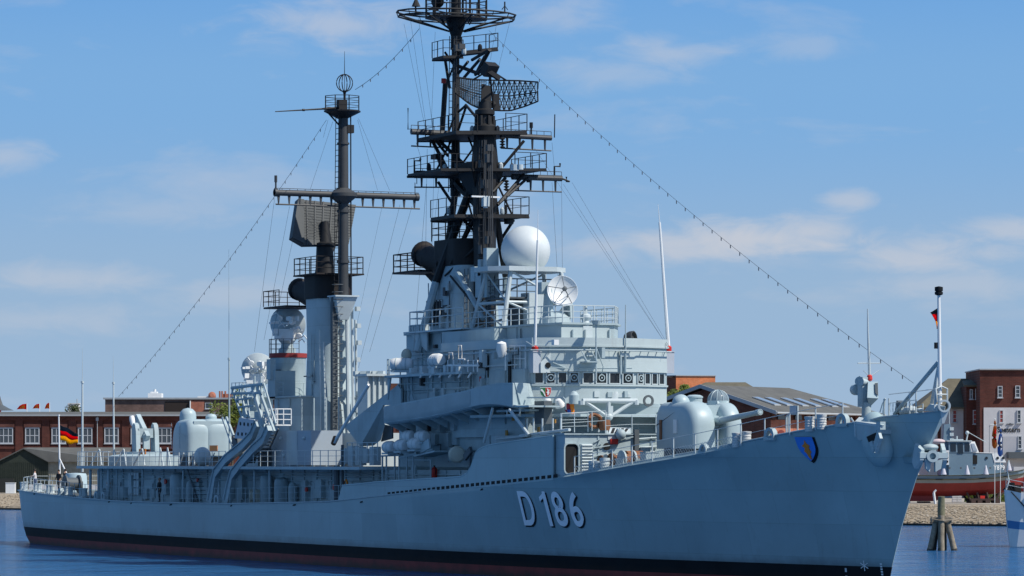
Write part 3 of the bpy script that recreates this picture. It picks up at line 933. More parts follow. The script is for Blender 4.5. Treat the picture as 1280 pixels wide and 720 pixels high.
# ---- boat davits (two curved arms) with their perforated plate and upper frame
for px0, pts in ((0, [(263, 630), (266, 612), (270, 592), (284, 574), (305, 557), (316, 545), (322, 530)]), (1, [(283, 630), (287, 610), (291, 594), (303, 579), (318, 562), (330, 551), (337, 535)])):
    d = MB()
    y = -6.75
    P = [S(a_, b_, y) for a_, b_ in pts]
    P[0].z = deck_z(P[0].x) - .05
    wid = [.5, .43, .32, .27, .25, .24, .22]
    rings = []
    for i, q in enumerate(P):
        t = (P[min(i + 1, 6)] - P[max(i - 1, 0)]).normalized()
        nrm = Vector((t.z, 0, -t.x))
        rings.append([q + nrm * wid[i] * s + Vector((0, yy, 0)) for s, yy in ((-1, -.16), (1, -.16), (1, .16), (-1, .16))])
    d.loft(rings)
    for i in range(len(P) - 1):                        # flanges
        d.tube(P[i] + Vector((0, -.2, 0)) + Vector((0, 0, .28)), P[i + 1] + Vector((0, -.2, .28)), .06, n=5)
    o = part('boat_davit', d, GREY, ship, smooth=False)
hp = MB()
q = [S(299, 522, -6.3), S(319.5, 525, -6.3), S(315, 549, -6.3), S(293, 548, -6.3)]
hp.slab(q, (0, .18, 0))
pan = part('davit_plate', hp, paint('pale_lilac_grey', (.46, .49, .54), .5, .08, 1), ship, 'pale plate with eight oval holes', smooth=False)
hh = MB()
for r_ in range(2):
    for c_ in range(4):
        u = (c_ + .7) / 4.4; v = (r_ + .55) / 2.0
        m_ = q[0].lerp(q[1], u).lerp(q[3].lerp(q[2], u), v)
        hh.lathe([(.13, -.012), (.13, .012)], (m_.x, m_.y - .012, m_.z), (0, 1, 0), 10)
kind(part('plate_holes', hh, BLACK, pan), 'stuff')
up = MB()
def bar(a, b, r=.09, Y=-6.2, Y2=None, n=6): up.tube(S(a[0], a[1], Y), S(b[0], b[1], Y if Y2 is None else Y2), r, n=n)
for a_, b_, r_ in (((290, 485), (330, 480), .12), ((290, 492), (328, 491), .1), ((290, 485), (303, 523), .1), ((300, 487), (309, 522), .08), ((316, 484), (334, 545), .16), ((322, 482), (343, 540), .13), ((330, 480), (345, 530), .08), ((308, 489), (312, 520), .06),
                   ((295, 500), (316, 497), .07), ((298, 509), (318, 507), .07), ((283, 522), (292, 545), .12), ((278, 522), (295, 570), .1), ((318, 470), (318, 492), .08), ((326, 470), (326, 490), .06), ((303, 480), (303, 492), .08)): bar(a_, b_, r_)
for k in range(6): up.cbox(S(300 + k * 7, 500 + (k % 3) * 9, -6.0), (.35, .3, .45))
part('davit_frame', up, GREY, ship)
bt = MB()                                              # lattice gangway hung between the davits
for k in range(9):
    f_ = k / 8
    a_ = S(316 + 34 * (1 - f_) * .55, 540 + 33 * f_, -6.0); b_ = S(330 + 30 * (1 - f_) * .5, 540 + 33 * f_, -6.0)
    bt.tube(a_, b_, .05, n=5)
for x0, x1 in ((336, 318), (348, 331)): bt.tube(S(x0, 536, -6.0), S(x1, 574, -6.0), .06, n=5)
bt.cbox(S(305, 562, -5.9), (2.6, .9, .55), ry=R(32))
part('gangway_ladder', bt, DGREY, ship)
# small platform with white rails by the davit
pr = MB()
a_, b_ = S(333, 531, -5.6), S(350, 531, -5.6)
pr.box(a_.x, b_.x, -5.9, -4.8, a_.z - .08, a_.z)
pr.rail([(a_.x, -4.8, a_.z), (a_.x, -5.9, a_.z), (b_.x, -5.9, a_.z), (b_.x, -4.8, a_.z)], h=1.05, step=.7, rp=.04, rw=.03)
pr.tube((a_.x, -5.9, a_.z - 1.3), (b_.x, -5.9, a_.z), .05, n=5)
part('platform', pr, WHITE, ship)

# ---- splinter box (pale screen with a lighter band)
def poly_Y(pts, Y, t): 
    m_ = MB(); m_.slab([S(a_, b_, Y) for a_, b_ in pts], (0, t, 0)); return m_
so = part('splinter_screen', poly_Y([(322, 562), (346, 538), (389, 538), (389, 581.5), (334, 582.5), (322, 577)], -5.4, 2.2), paint('screen_blue_grey', (.36, .42, .47), .5, .08, .8), ship, 'blue-grey box with a paler vertical band', smooth=False)
mb_ = MB(); mb_.slab([S(a_, b_, -5.43) for a_, b_ in [(358, 538.5), (371, 538.5), (371, 581), (358, 581.5)]], (0, .02, 0)); part('screen_band', mb_, LGREY, so, smooth=False)
for a_, b_ in ((351, 548), (380, 547.5), (355, 569)):
    bb = MB(); bb.ball(S(a_, b_, -5.45), .13, 10, 6); part('bolt_cover', bb, LGREY, so)
part('ammunition_locker', poly_Y([(322.5, 561), (333.5, 561), (333.5, 583), (322.5, 583)], -5.75, .3), DGREY, ship, smooth=False)

# ---- aft superstructure block on the 01 deck
ab = MB()
x0, xm = S(300, 540, -2.3).x, S(343, 540, -2.3).x
x1 = S(411, 400, 0).x + .6
ztop = S(360, 497, -2.3).z
ab.box(xm, x1, -2.3, 2.3, Z01, ztop)
ab.box(x0, xm + .01, -2.0, 2.0, Z01, S(310, 515, -2.0).z)
for i in range(6): ab.box(xm + .8 + i * 2.2, xm + .88 + i * 2.2, -2.38, -2.3, Z01, ztop - .1)
ab.box(xm - .4, x1 + .1, -2.5, 2.5, ztop, ztop + .1)
part('aft_superstructure', ab, GREY, ship)
pr = MB(); pr.rail([(xm - .3, 2.4, ztop + .1), (xm - .3, -2.4, ztop + .1), (x1 - 3, -2.4, ztop + .1)], h=1.0, step=1.2); part('railing', pr, GREY, ship)
# tall director tower, its red band, door
dc = S(360, 470, -.6); dc.y = -.6
tw = MB()
zt = S(360, 444, -.6).z
tw.lathe([(1.25, ztop), (1.25, zt - .1), (1.3, zt), (1.3, zt + .1)], (dc.x, dc.y, 0), n=28)
dtow = part('director_tower', tw, GREY, ship)
rb = MB(); rb.lathe([(1.31, zt - .2), (1.33, zt - .18), (1.33, zt + .12), (1.0, zt + .14)], (dc.x, dc.y, 0), n=28, caps=False); part('red_band', rb, paint('dull_red_paint', (.30, .035, .03), .6, .15), dtow)
dr = MB(); dr.cbox((dc.x + .62, dc.y - 1.12, ztop + 1.15), (.72, .12, 1.7), rz=R(28)); part('door', dr, DARK, dtow, 'open dark doorway')
pr = MB(); pr.rail([(dc.x + 1.3 * math.cos(t), dc.y + 1.3 * math.sin(t), zt + .12) for t in [R(q_) for q_ in range(150, 400, 25)]], h=1.0, step=.6); part('railing', pr, DGREY, dtow)
bx = MB(); bx.box(dc.x + 1.0, dc.x + 2.4, dc.y - 1.9, dc.y - .4, ztop, ztop + 1.9); bx.box(dc.x + 1.3, dc.x + 2.0, dc.y - 2.1, dc.y - 1.7, ztop + 1.3, ztop + 2.7); part('equipment_box', bx, GREY, ship)

# ---- fire-control radar directors: dish facing aft-port, cluttered white gear in front
def director(c, r, face, label, mast=1.4):
    o = MB()
    o.lathe([(.62, 0), (.62, .3), (.45, .42), (.42, mast - .3), (.6, mast - .1), (.6, mast)], (0, 0, 0), n=18)
    d = part('fire_control_radar', o, GREY, ship, label, loc=c)
    f = Vector(face).normalized(); side = f.cross(Vector((0, 0, 1))).normalized(); up_ = side.cross(f)
    cc = Vector((0, 0, mast + r * .8))
    dish = MB()
    dish.lathe([(.05, -.42 * r), (.35 * r, -.37 * r), (.7 * r, -.2 * r), (r, 0), (r * 1.01, .03), (.68 * r, -.13 * r), (.3 * r, -.3 * r), (.05, -.34 * r)], cc + f * .25 * r, f, 28, caps=False)
    part('radar_dish', dish, LGREY, d)
    g = MB(); random.seed(5)
    for k in range(17):
        p_ = cc - f * random.uniform(.15, .85) * r + side * random.uniform(-.75, .75) * r + up_ * random.uniform(-.85, .6) * r
        if k % 3 == 0: g.lathe([(.02, -.12), (.2, -.1), (.2, .12), (.02, .14)], p_, f, 12)
        else: g.cbox(p_, [random.uniform(.14, .5) for _ in range(3)], rz=random.random() * 3)
    for k in range(8):
        a_ = cc + side * random.uniform(-.8, .8) * r + up_ * random.uniform(-.9, .7) * r - f * .5 * r
        g.path([a_, a_ + side * .3 + up_ * .25 - f * .2, a_ + side * .5 - f * .3], .045, 5)
    g.cbox(cc - f * .3 * r - up_ * r * .5, (.9, 1.0, .8), rz=math.atan2(f.y, f.x)); g.cbox(Vector((0, 0, mast + .2)), (.8, .9, .7))
    part('director_gear', g, WHITE, d)
    return d
director((dc.x - .15, dc.y, zt + .12), 1.25, (-.78, .45, .25), 'upper director on the red-banded tower', 1.0)
d2 = S(322, 496, -.5); d2.y = -.5
tw = MB(); zl = S(322, 497, -.5).z
tw.lathe([(1.1, Z01 + 1.5), (1.1, zl), (1.25, zl + .05)], (d2.x, d2.y, 0), n=24); tw.box(d2.x - 1.6, d2.x + 1.6, d2.y - 1.5, d2.y + 1.5, zl, zl + .08)
part('director_pedestal', tw, GREY, ship)
director((d2.x, d2.y, zl + .08), 1.2, (-.8, .42, .2), 'lower director, the sternmost of the two', .9)
pr = MB(); pr.rail([(d2.x - 1.5, d2.y + 1.4, zl + .08), (d2.x - 1.5, d2.y - 1.4, zl + .08), (d2.x + 1.5, d2.y - 1.4, zl + .08)], h=1.0, step=.8); part('railing', pr, LGREY, ship)

# ---- aft funnel with combined mast
def rrect(cx, cy, lx, ly, r, n=5):
    P = []
    for sx, sy, a0 in ((1, 1, 0), (-1, 1, 90), (-1, -1, 180), (1, -1, 270)):
        for i in range(n + 1):
            t = R(a0 + 90 * i / n)
            P.append((cx + sx * (lx / 2 - r) + r * math.cos(t), cy + sy * (ly / 2 - r) + r * math.sin(t)))
    return P
FX = S(411, 400, 0).x
zf0, zf1 = Z01, S(411, 374, 0).z
fm = MB()
sec = [(zf0, 4.5, 3.5, .15), (zf0 + 4.2, 3.95, 3.0, .05), (zf0 + 4.5, 3.6, 2.75, 0), (zf0 + 8.0, 3.45, 2.5, 0), (zf1, 3.5, 2.55, -.15)]
fm.loft([[(x, y, z) for x, y in rrect(FX + dx, 0, lx_, ly_, min(lx_, ly_) * .42, 6)] for z, lx_, ly_, dx in sec])
aft_funnel = part('funnel', fm, GREY, ship, 'aft funnel, grey with a sooty brown top', angle=50)
cap = MB()
zc = S(411, 345, 0).z
cap.loft([[(x, y, z) for x, y in rrect(FX - .15, 0, 3.7, 2.75, 1.05, 6)] for z in (zf1 + .01, zc)])
cap.box(FX - 2.2, FX + 2.1, -1.75, 1.75, zc, zc + .1)
fcap = part('funnel_cap', cap, BROWN, aft_funnel, angle=50)
ex = MB()
ex.path([(FX - 1.0, -.3, zf1 + .2), (FX - 2.6, -.3, zf1 + .35), (FX - 3.9, -.3, zf1 + .65), (FX - 4.5, -.3, zf1 + .8)], [.8, .78, .72, .68], 12)
ex.lathe([(.66, 0), (.78, .1), (.8, .35), (.6, .36), (.55, -.2)], (FX - 4.5, -.3, zf1 + .8), (-.9, 0, .25), 18)
part('exhaust_pipe', ex, BROWN, aft_funnel)
pf = MB()
pa, pb = S(341, 384, -1.2), S(358, 386, -1.2)
pf.box(pa.x, pb.x + 1.6, -1.9, .8, pa.z - .15, pa.z - .03); pf.rail([(pa.x, .8, pa.z), (pa.x, -1.9, pa.z), (pb.x + .4, -1.9, pa.z)], h=1.1, step=.9, rp=.035, rw=.022)
part('exhaust_platform', pf, BROWN, aft_funnel)
tr = MB(); tr.rail([(FX - 2.1, 1.7, zc + .1), (FX - 2.1, -1.7, zc + .1), (FX + 2.0, -1.7, zc + .1), (FX + 2.0, 1.7, zc + .1), (FX - 2.1, 1.7, zc + .1)], h=1.15, step=1.1, rp=.04, rw=.022)
part('railing', tr, BROWN, aft_funnel)
# cable trunk with caged ladder, pipes down the forward face
mx_ = S(429, 250, 0).x
ct = MB()
zt1 = S(425, 372, 0).z
xr = FX + 2.35
ct.box(xr - .2, xr + .14, -.75, -.35, Z01, zt1)
ct.ladder((xr + .35, -.55, Z01), (xr + .35, -.55, zt1), .5, (0, 1, 0), .4, .035)
for k in range(24): ct.path([(xr + .3, -.85, Z01 + .8 + k * .5), (xr + .8, -.78, Z01 + .8 + k * .5), (xr + .9, -.5, Z01 + .8 + k * .5), (xr + .8, -.25, Z01 + .8 + k * .5), (xr + .3, -.2, Z01 + .8 + k * .5)], .025, 4)
part('funnel_ladder', ct, DGREY, aft_funnel)
pp = MB()
for dy, dx, r_, z1 in ((.35, .1, .13, 0), (.75, .05, .1, -.4), (1.1, -.15, .09, -1.5), (-1.15, -.35, .06, -3), (-1.35, -.6, .05, -2.2)):
    pp.path([(xr + dx + .2, dy, Z01), (xr + dx + .1, dy, Z01 + 5), (xr + dx - .1, dy, zt1 + z1)], r_, 7)
for k in range(9): pp.cbox((xr + .25, 1.15 - .05 * (k % 3), Z01 + 1.5 + k * 1.15), (.35, .28, .3))
part('steam_pipe', pp, LGREY, aft_funnel)
# flared mast support at the funnel front
sp = MB()
zs0, zs1 = S(425, 400, 0).z, S(432, 371, 0).z
sp.loft([[(mx_ - .45, -.35, zs0), (mx_ + .1, -.35, zs0), (mx_ + .1, .35, zs0), (mx_ - .45, .35, zs0)], [(mx_ - .7, -.75, zs1), (mx_ + .6, -.75, zs1), (mx_ + .6, .8, zs1), (mx_ - .7, .8, zs1)]])
sp.box(mx_ - .8, mx_ + .7, -.85, .9, zs1, zs1 + .1)
part('mast_bracket', sp, LGREY, aft_funnel)
# mainmast pole
mm = MB()
zy, ztp = S(432, 243, 0).z, S(429, 140, 0).z
mm.tube((mx_, 0, zs1), (mx_, 0, zy), .36, .34, n=16); mm.tube((mx_, 0, zy), (mx_, 0, ztp), .36, .33, n=16)
for z, h_ in ((zs1 + 2.3, .2), (zy - 1.2, .15), (ztp - 2.2, .12)): mm.tube((mx_, 0, z), (mx_, 0, z + h_), .43 if z < zy else .42, n=16)
mm.lathe([(.36, -.6), (.95, -.12), (.95, .1), (.38, .45)], (mx_, 0, zy), n=16)
mast2 = part('mainmast', mm, MGREY, ship, 'after pole mast with a single long yardarm')
ml_ = MB(); ml_.ladder((mx_ + .1, -.55, zs1), (mx_ + .1, -.42, ztp - .4), .42, (1, .4, 0), .36, .028); ml_.tube((mx_ + .3, .45, zs1), (mx_ + .3, .42, ztp), .05, n=5); part('mast_ladder', ml_, MDARK, mast2)
ya = MB()
yl, yr = T(343, 243, mx_).y, T(523, 243, mx_).y
ya.tube((mx_, yl, zy), (mx_, yr, zy), .21, n=12)
ya.tube((mx_, yl, zy), (mx_, yl + .2, zy), .27, n=12); ya.tube((mx_, yr - .25, zy), (mx_, yr, zy), .26, n=12)
for k in range(14):
    y = yl + .3 + (yr - yl - .6) * k / 13
    if abs(y) < .7: continue
    ya.slab([(mx_ - .05, y - .1, zy - .1), (mx_ - .05, y + .1, zy - .1), (mx_ - .05, y + .03, zy - .75), (mx_ - .05, y - .03, zy - .75)], (.1, 0, 0))
ya.tube((mx_, yl + .1, zy - .78), (mx_, yr + .1, zy - .78), .06, n=6)
ya.tube((mx_, yl, zy + .3), (mx_, yr, zy + .3), .02, n=4)
for k in range(20): ya.tube((mx_, yl + (yr - yl) * k / 19, zy), (mx_, yl + (yr - yl) * k / 19, zy + .3), .018, n=4)
ya.tube((mx_, yl + .1, zy), (mx_, yl + .1, zy + 1.0), .06, n=6); ya.tube((mx_, yl + .1, zy + .7), (mx_, yl + .1, zy + 1.15), .1, n=6); ya.tube((mx_, yr - .25, zy), (mx_, yr - .25, zy + 1.0), .03, n=5)
part('yardarm', ya, MGREY, mast2)
tp = MB()
tp.lathe([(.36, -.45), (1.25, 0), (1.25, .09)], (mx_ - .05, -.05, ztp), n=10)
tp.rail([(mx_ - .05 + 1.22 * math.cos(i / 8 * 2 * math.pi), -.05 + 1.22 * math.sin(i / 8 * 2 * math.pi), ztp + .09) for i in range(9)], h=.98, step=.9, rp=.04, rw=.02)
tp.cbox((mx_, -.1, ztp + .45), (.5, .6, .7)); tp.cbox((mx_ + .1, .42, ztp - 1.15), (.45, .5, .55))
tp.tube((mx_ - .1, -1.1, ztp - .05), (mx_, -.3, ztp - .9), .06, n=6)
part('mast_platform', tp, MDARK, mast2)
# direction-finding ring cage
rgm = MB()
rc = Vector((mx_, .1, S(432, 103, 0).z)); rr = .56
rgm.tube((mx_, .1, ztp), (mx_, .1, rc.z - rr), .07, .09, n=8); rgm.lathe([(.16, 0), (.06, -.35)], (mx_, .1, rc.z - rr + .05), n=8)
for k in range(3):
    a_ = k * math.pi / 3 + .35
    rgm.path([rc + Vector((math.cos(a_) * rr * math.cos(t), math.sin(a_) * rr * math.cos(t), rr * 1.05 * math.sin(t))) for t in [i / 24 * 2 * math.pi for i in range(24)]], .035, 5, closed=True)
rgm.tube(rc + Vector((0, 0, rr)), rc + Vector((0, 0, rr + 1.6)), .03, .012, n=5); rgm.tube(rc - Vector((0, 0, rr)), rc + Vector((0, 0, rr)), .022, n=5)
part('loop_antenna', rgm, MDARK, mast2)
sp_ = MB()
e0, e1 = T(344, 139.5, mx_ - .1), T(405, 136, mx_ - .1)
sp_.tube(e0, e1, .035, .07, n=6); sp_.tube(e1, Vector((mx_, 0, ztp + .3)), .09, n=6)
sp_.tube(e0.lerp(e1, .58) - Vector((0, .08, 0)), e0.lerp(e1, .58) + Vector((0, .08, 0)), .09, n=6)
part('spar', sp_, MDARK, mast2)
# planar search radar with its pedestal
rp_ = MB()
px0 = S(406, 345, -.1).x
rp_.lathe([(.72, zc + .1), (.64, zc + .5), (.58, zc + 2.0), (.72, zc + 2.1), (.72, zc + 2.25), (.48, zc + 2.35), (.3, zc + 3.5), (.27, zc + 3.75)], (px0, -.1, 0), n=20)
rp_.tube((px0 + .2, .2, zc + 1.6), (px0 - .3, 1.1, zc + 3.2), .2, n=8)
sradar = part('search_radar', rp_, MDARK, ship, 'planar radar panel tilted back on a column')
c_ = [T(372, 249, px0 - .6), T(445, 256, px0 - .6), T(436, 305, px0 + .25), T(380, 306, px0 + .25), T(364.5, 297, px0 + .25)]
nrm = (c_[1] - c_[0]).cross(c_[3] - c_[0]).normalized()
if nrm.x > 0: nrm = -nrm
pan = MB()
pan.slab(c_, nrm * .5)
pan.slab([c_[0] - nrm * .02, c_[0] + (c_[1] - c_[0]) * .1 - nrm * .02, c_[3] + (c_[0] - c_[3]) * .02 - nrm * .02, c_[4] - nrm * .02], -nrm * .1)
rp2 = part('radar_panel', pan, paint('radar_panel_grey', (.062, .07, .073), .6, .15), sradar, smooth=False)
rib = MB()
for k in range(1, 7):
    a0 = c_[0].lerp(c_[1], k / 7); a1 = c_[3].lerp(c_[2], max(0, (k - .6) / 6.2))
    rib.slab([a0 - nrm * .0, a0 + (c_[1] - c_[0]) * .02, a1 + (c_[1] - c_[0]) * .02, a1], -nrm * .05)
for k in range(1, 15):
    f_ = k / 15
    a0 = c_[0].lerp(c_[4], f_); a1 = c_[1].lerp(c_[2], f_)
    rib.tube(a0 - nrm * .01, a1 - nrm * .01, .012, n=4)
part('panel_ribs', rib, paint('panel_rib_grey', (.07, .078, .082), .6, .1), rp2, smooth=False)
# ================================================================== the warship, forward half
# ---- side screen: low bulwark amidships, rising to a full deck high under the bridge
def bul_pts():
    top_ = [(430, 607), (470, 603), (520, 599.5), (560, 597.5), (576, 596), (583, 592), (588, 584), (591, 575), (594, 566), (600, 560.5), (612, 556.5), (640, 552), (690, 545)]
    P = []
    n = 60
    pxs = [427.5 + (691 - 427.5) * i / n for i in range(n + 1)] + [576, 579.5, 583, 586, 588, 590, 591.5, 593, 595, 598]
    for px_ in sorted(pxs):
        # station whose deck edge falls in this column
        lo_, hi_ = 5.0, 45.0
        for _ in range(40):
            m_ = (lo_ + hi_) / 2
            if px_of((m_, -deck_hb(m_))) < px_: lo_ = m_
            else: hi_ = m_
        X = lo_; Y = -deck_hb(X)
        z = S(px_, interp(top_, px_), Y).z
        P.append((X, Y, deck_z(X), z))
    return P
BP = bul_pts()
bw = MB()
for off, flip in ((0, 1), (.09, -1)):
    pass
rings = [[Vector((x, y + .0, zd + .2)), Vector((x, y + .0, zt)), Vector((x, y + .10, zt)), Vector((x, y + .10, zd + .2))] for x, y, zd, zt in BP]
bw.loft([[r[0] - Vector((0, 0, .25)), r[1], r[2], r[3] - Vector((0, 0, .25))] for r in rings])
for i in range(0, 0, 1):                         # stools left between the freeing ports
    x, y, zd, zt = BP[i]
    bw.box(x - .14, x + .14, y - .004, y + .102, zd - .1, zd + .25)
x, y, zd, zt = BP[0]
bw.slab([(x, y, zd), (x, y, zt), (x - .7, y, zd)], (0, .1, 0))
bw.path([(x, y + .05, zt) for x, y, zd, zt in BP], .07, 6)
part('bulwark', bw, HULLG, ship)
fp = MB()
bx_ = [p for p in BP if px_of((p[0], p[1])) > 484]
xa_, xb_ = bx_[0][0], 39.6
k_ = 0
x = xa_
while x < xb_:
    q_ = [(x + dx, -deck_hb(x + dx) - .012, deck_z(x + dx) + dz) for dx, dz in ((0, .07), (.42, .07), (.42, .25), (0, .25))]
    fp = MB(); fp.slab(q_, (0, .02, 0)); part('freeing_port', fp, DARK, ship, smooth=False); x += .66

# ---- 01 level house across the full beam, its forward bulkhead lit by the sun
XB = 40.0
Zb = S(690, 543.5, -6.35).z
fh = MB()
poly = [(27.5, -5.0), (30.5, -5.9), (38.2, -6.25), (XB, -6.2), (XB, 4.3), (38.2, 4.6), (30.5, 5.2), (27.5, 5.0)]
fh.prism(poly, 5.5, Zb)
fh.box(XB - 3, XB + .12, -6.3, 4.35, Zb, Zb + .07)
for y in (-4.2, -.9, .9, 3.6): fh.box(XB, XB + .06, y, y + .08, 5.4, Zb)
house = part('forward_deckhouse', fh, GREY, ship)
# forward bulkhead fittings: door, louvre, pipes, light
def on_bulk(px_, py_, off=0): p = T(px_, py_, XB + off); return p
a_, b_ = on_bulk(705.5, 555), on_bulk(722, 592)
d = MB()
def rr_yz(y0, y1, z0, z1, r, n=5):
    P = []
    for sy, sz, a0 in ((1, 1, 0), (-1, 1, 90), (-1, -1, 180), (1, -1, 270)):
        for i in range(n + 1):
            t = R(a0 + 90 * i / n)
            P.append(((y0 + y1) / 2 + sy * ((y1 - y0) / 2 - r) + r * math.cos(t), (z0 + z1) / 2 + sz * ((z1 - z0) / 2 - r) + r * math.sin(t)))
    return P
ro, ri = rr_yz(a_.y - .08, b_.y + .08, b_.z - .06, a_.z + .07, .3), rr_yz(a_.y, b_.y, b_.z, a_.z, .25)
d.loft([[(XB - .05, y, z) for y, z in ro], [(XB + .12, y, z) for y, z in ro], [(XB + .12, y, z) for y, z in ri], [(XB - .05, y, z) for y, z in ri]], False)
dfr = part('door', d, GREY, house, 'open doorway with rounded corners')
d = MB(); d.add([(XB + .02, y, z) for y, z in ri], [tuple(range(len(ri)))]); part('doorway', d, DARK, dfr, smooth=False)
a_, b_ = on_bulk(725, 555), on_bulk(740, 590)
d = MB()
d.box(XB, XB + .1, a_.y, b_.y, b_.z, a_.z)
for k in range(9):
    z = b_.z + (a_.z - b_.z) * (k + .5) / 9
    d.cbox((XB + .13, (a_.y + b_.y) / 2, z), (.12, abs(b_.y - a_.y) - .1, .1), ry=R(35))
part('louvre', d, LGREY, house)
d = MB()
d.path([on_bulk(742, 560, .1), on_bulk(768, 556, .1), on_bulk(778, 549, .1), on_bulk(792, 546, .1)], .04, 5)
d.path([on_bulk(742, 570, .1), on_bulk(790, 563, .1)], .035, 5)
d.path([on_bulk(742, 553, .1), on_bulk(750, 549, .1), on_bulk(746, 558, .1), on_bulk(753, 553, .1)], .04, 5)
for py_ in (549, 560, 571, 578): d.tube(on_bulk(795, py_, .12), on_bulk(822, py_ - 2, .12), .06, n=6)
d.box(XB, XB + .5, T(798, 575, XB).y, T(808, 575, XB).y, 6.6, 7.4); d.box(XB, XB + .35, T(803, 575, XB).y, T(819, 575, XB).y, 5.9, 6.5)
part('pipework', d, GREY, house)
d = MB(); d.box(XB, XB + .2, T(791.5, 575, XB).y, T(797, 575, XB).y, T(790, 580, XB).z, T(790, 537, XB).z); part('cable_cover', d, DGREY, house)
d = MB(); d.lathe([(.2, 0), (.2, .08), (.02, .1)], on_bulk(758, 558, .02), (1, 0, 0), 12); part('porthole', d, DARK, house)
for px_, py_, m_ in ((767.5, 552, REDP), (796, 566, REDP), (813, 567, WHITE)):
    d = MB(); p = on_bulk(px_, py_, .12); d.cbox(p, (.12, .45, .3)); part('notice_plate', d, m_, house, loc=None)
d = MB(); p = on_bulk(776, 543, .35); d.ball(p, .3, 12, 8); d.tube(p, p + Vector((-.4, 0, .3)), .08, n=6); part('floodlight', d, GREY, house)
# sloped vent hood on the 01 deck, pale, with dark slats
d = MB()
q = [T(763, 534, XB - .8), T(789, 535, XB - .8), T(782, 543, XB + .05), T(760, 543, XB + .05)]
d.slab(q, (0, 0, -.3)); hood = part('vent_hood', d, LGREY, house)
d = MB()
for k in range(4):
    a0 = q[0].lerp(q[1], (k + .6) / 4.6); a1 = q[3].lerp(q[2], (k + .6) / 4.6); v = (q[1] - q[0]) * .13
    d.slab([a0.lerp(a1, .15) + Vector((0, 0, .012)), a0.lerp(a1, .15) + v + Vector((0, 0, .012)), a0.lerp(a1, .85) + v + Vector((0, 0, .012)), a0.lerp(a1, .85) + Vector((0, 0, .012))], (0, 0, .015))
kind(part('vent_slats', d, DARK, hood, smooth=False), 'stuff')
# drums, reels and lockers lined up on the deck in front of the bulkhead
def drum(px_, y, r, h, mat, ribs=4):
    d = MB(); pr = [(r, 0)]
    for k in range(ribs): pr += [(r * .9, .04 + (h - .08) * k / ribs), (r * 1.02, .08 + (h - .08) * k / ribs)]
    pr += [(r, h), (.02, h + .01)]
    d.lathe(pr, n=16); p = S(px_, 590, y)
    return part('storage_drum', d, mat, ship, loc=(p.x, y, deck_z(p.x) - .05))
for px_, y, r, h, m_ in ((741, -5.7, .24, .75, LGREY), (747, -5.6, .24, .7, LGREY), (756, -5.5, .28, .8, LGREY)): drum(px_, y, r, h, m_)
for k, (px_, m_) in enumerate(((757, RUST), (764, CREAM), (770, RUST))):
    d = MB(); p = S(px_, 583, -4.7); d.tube((0, -.25, .55), (0, .25, .55), .42, n=14); d.lathe([(.55, -.04), (.55, .04)], (0, -.28, .55), (0, 1, 0), 16); d.lathe([(.55, -.04), (.55, .04)], (0, .28, .55), (0, 1, 0), 16); d.box(-.3, .3, -.25, .25, 0, .2)
    part('hose_drum', d, m_, ship, loc=(p.x, p.y, deck_z(p.x) - .05))
d = MB(); d.lathe([(.55, -.05), (.55, .05)], (0, -.32, .6), (0, 1, 0), 20); d.lathe([(.55, -.05), (.55, .05)], (0, .32, .6), (0, 1, 0), 20); d.tube((0, -.32, .6), (0, .32, .6), .36, n=16, mi=1); d.box(-.5, .5, -.5, -.44, 0, .7); d.box(-.5, .5, .44, .5, 0, .7)
p = S(784, 575, -4.5); part('cable_reel', d, [GREY, RUST], ship, loc=(p.x, p.y, deck_z(p.x) - .05))
d = MB(); d.tube((0, -.5, .6), (0, .5, .6), .5, n=14); d.box(-.4, .4, -.4, .4, 0, .3); p = S(792, 575, -4.0); part('rope_coil', d, RUST, ship, loc=(p.x, p.y, deck_z(p.x)))
d = MB(); d.box(-.35, .35, -.4, .4, 0, .8); d.box(-.38, .38, -.43, .43, .8, .86); p = S(812, 570, -3.9); part('deck_locker', d, GREY, ship, loc=(p.x, p.y, deck_z(p.x)))

# ---- middle house, one and two levels up
mh = MB()
Zm = S(560, 466, -4.6).z                              # about 12 m
XL = S(499, 500, -4.6).x
mh.prism([(XL, -4.6), (31.4, -4.6), (31.4, 4.6), (XL, 4.6)], Z01, Zm)
for px_ in (541, 552, 575, 610, 632): 
    x = S(px_, 500, -4.6).x; mh.box(x, x + .1, -4.7, -4.58, Z01 + 2.5, Zm)
mh.path([(XL, -4.68, Zm - .55), (24, -4.68, Zm - .55)], .05, 5); mh.path([(XL + 4, -4.68, 9.3), (31, -4.68, 9.6)], .05, 5)
for k in range(16):
    x = random.uniform(XL + 1, 29); h = random.uniform(.3, 1.1)
    z = random.choice((6.7, 7.2, 9.6, 10.4)) + random.random() * .4
    mh.box(x, x + random.uniform(.4, 1.0), -4.6 - random.uniform(.15, .35), -4.58, z, min(z + h, Zm - .1))
mhouse = part('bridge_house', mh, GREY, ship)
# curved conduits on the wall
d = MB()
for px_, r_ in ((588, .06), (592, .05), (516, .05)):
    x = S(px_, 480, -4.7).x
    d.path([(x, -4.72, Zm - .1), (x, -4.75, Zm - 1.2), (x + .3, -4.75, Zm - 1.6), (x + .9, -4.75, Zm - 1.7)], r_, 6)
    d.path([(x - 1.2, -4.72, 9.4), (x - 1.2, -4.72, Zm - .4)], .04, 5)
part('conduit', d, GREY, mhouse)

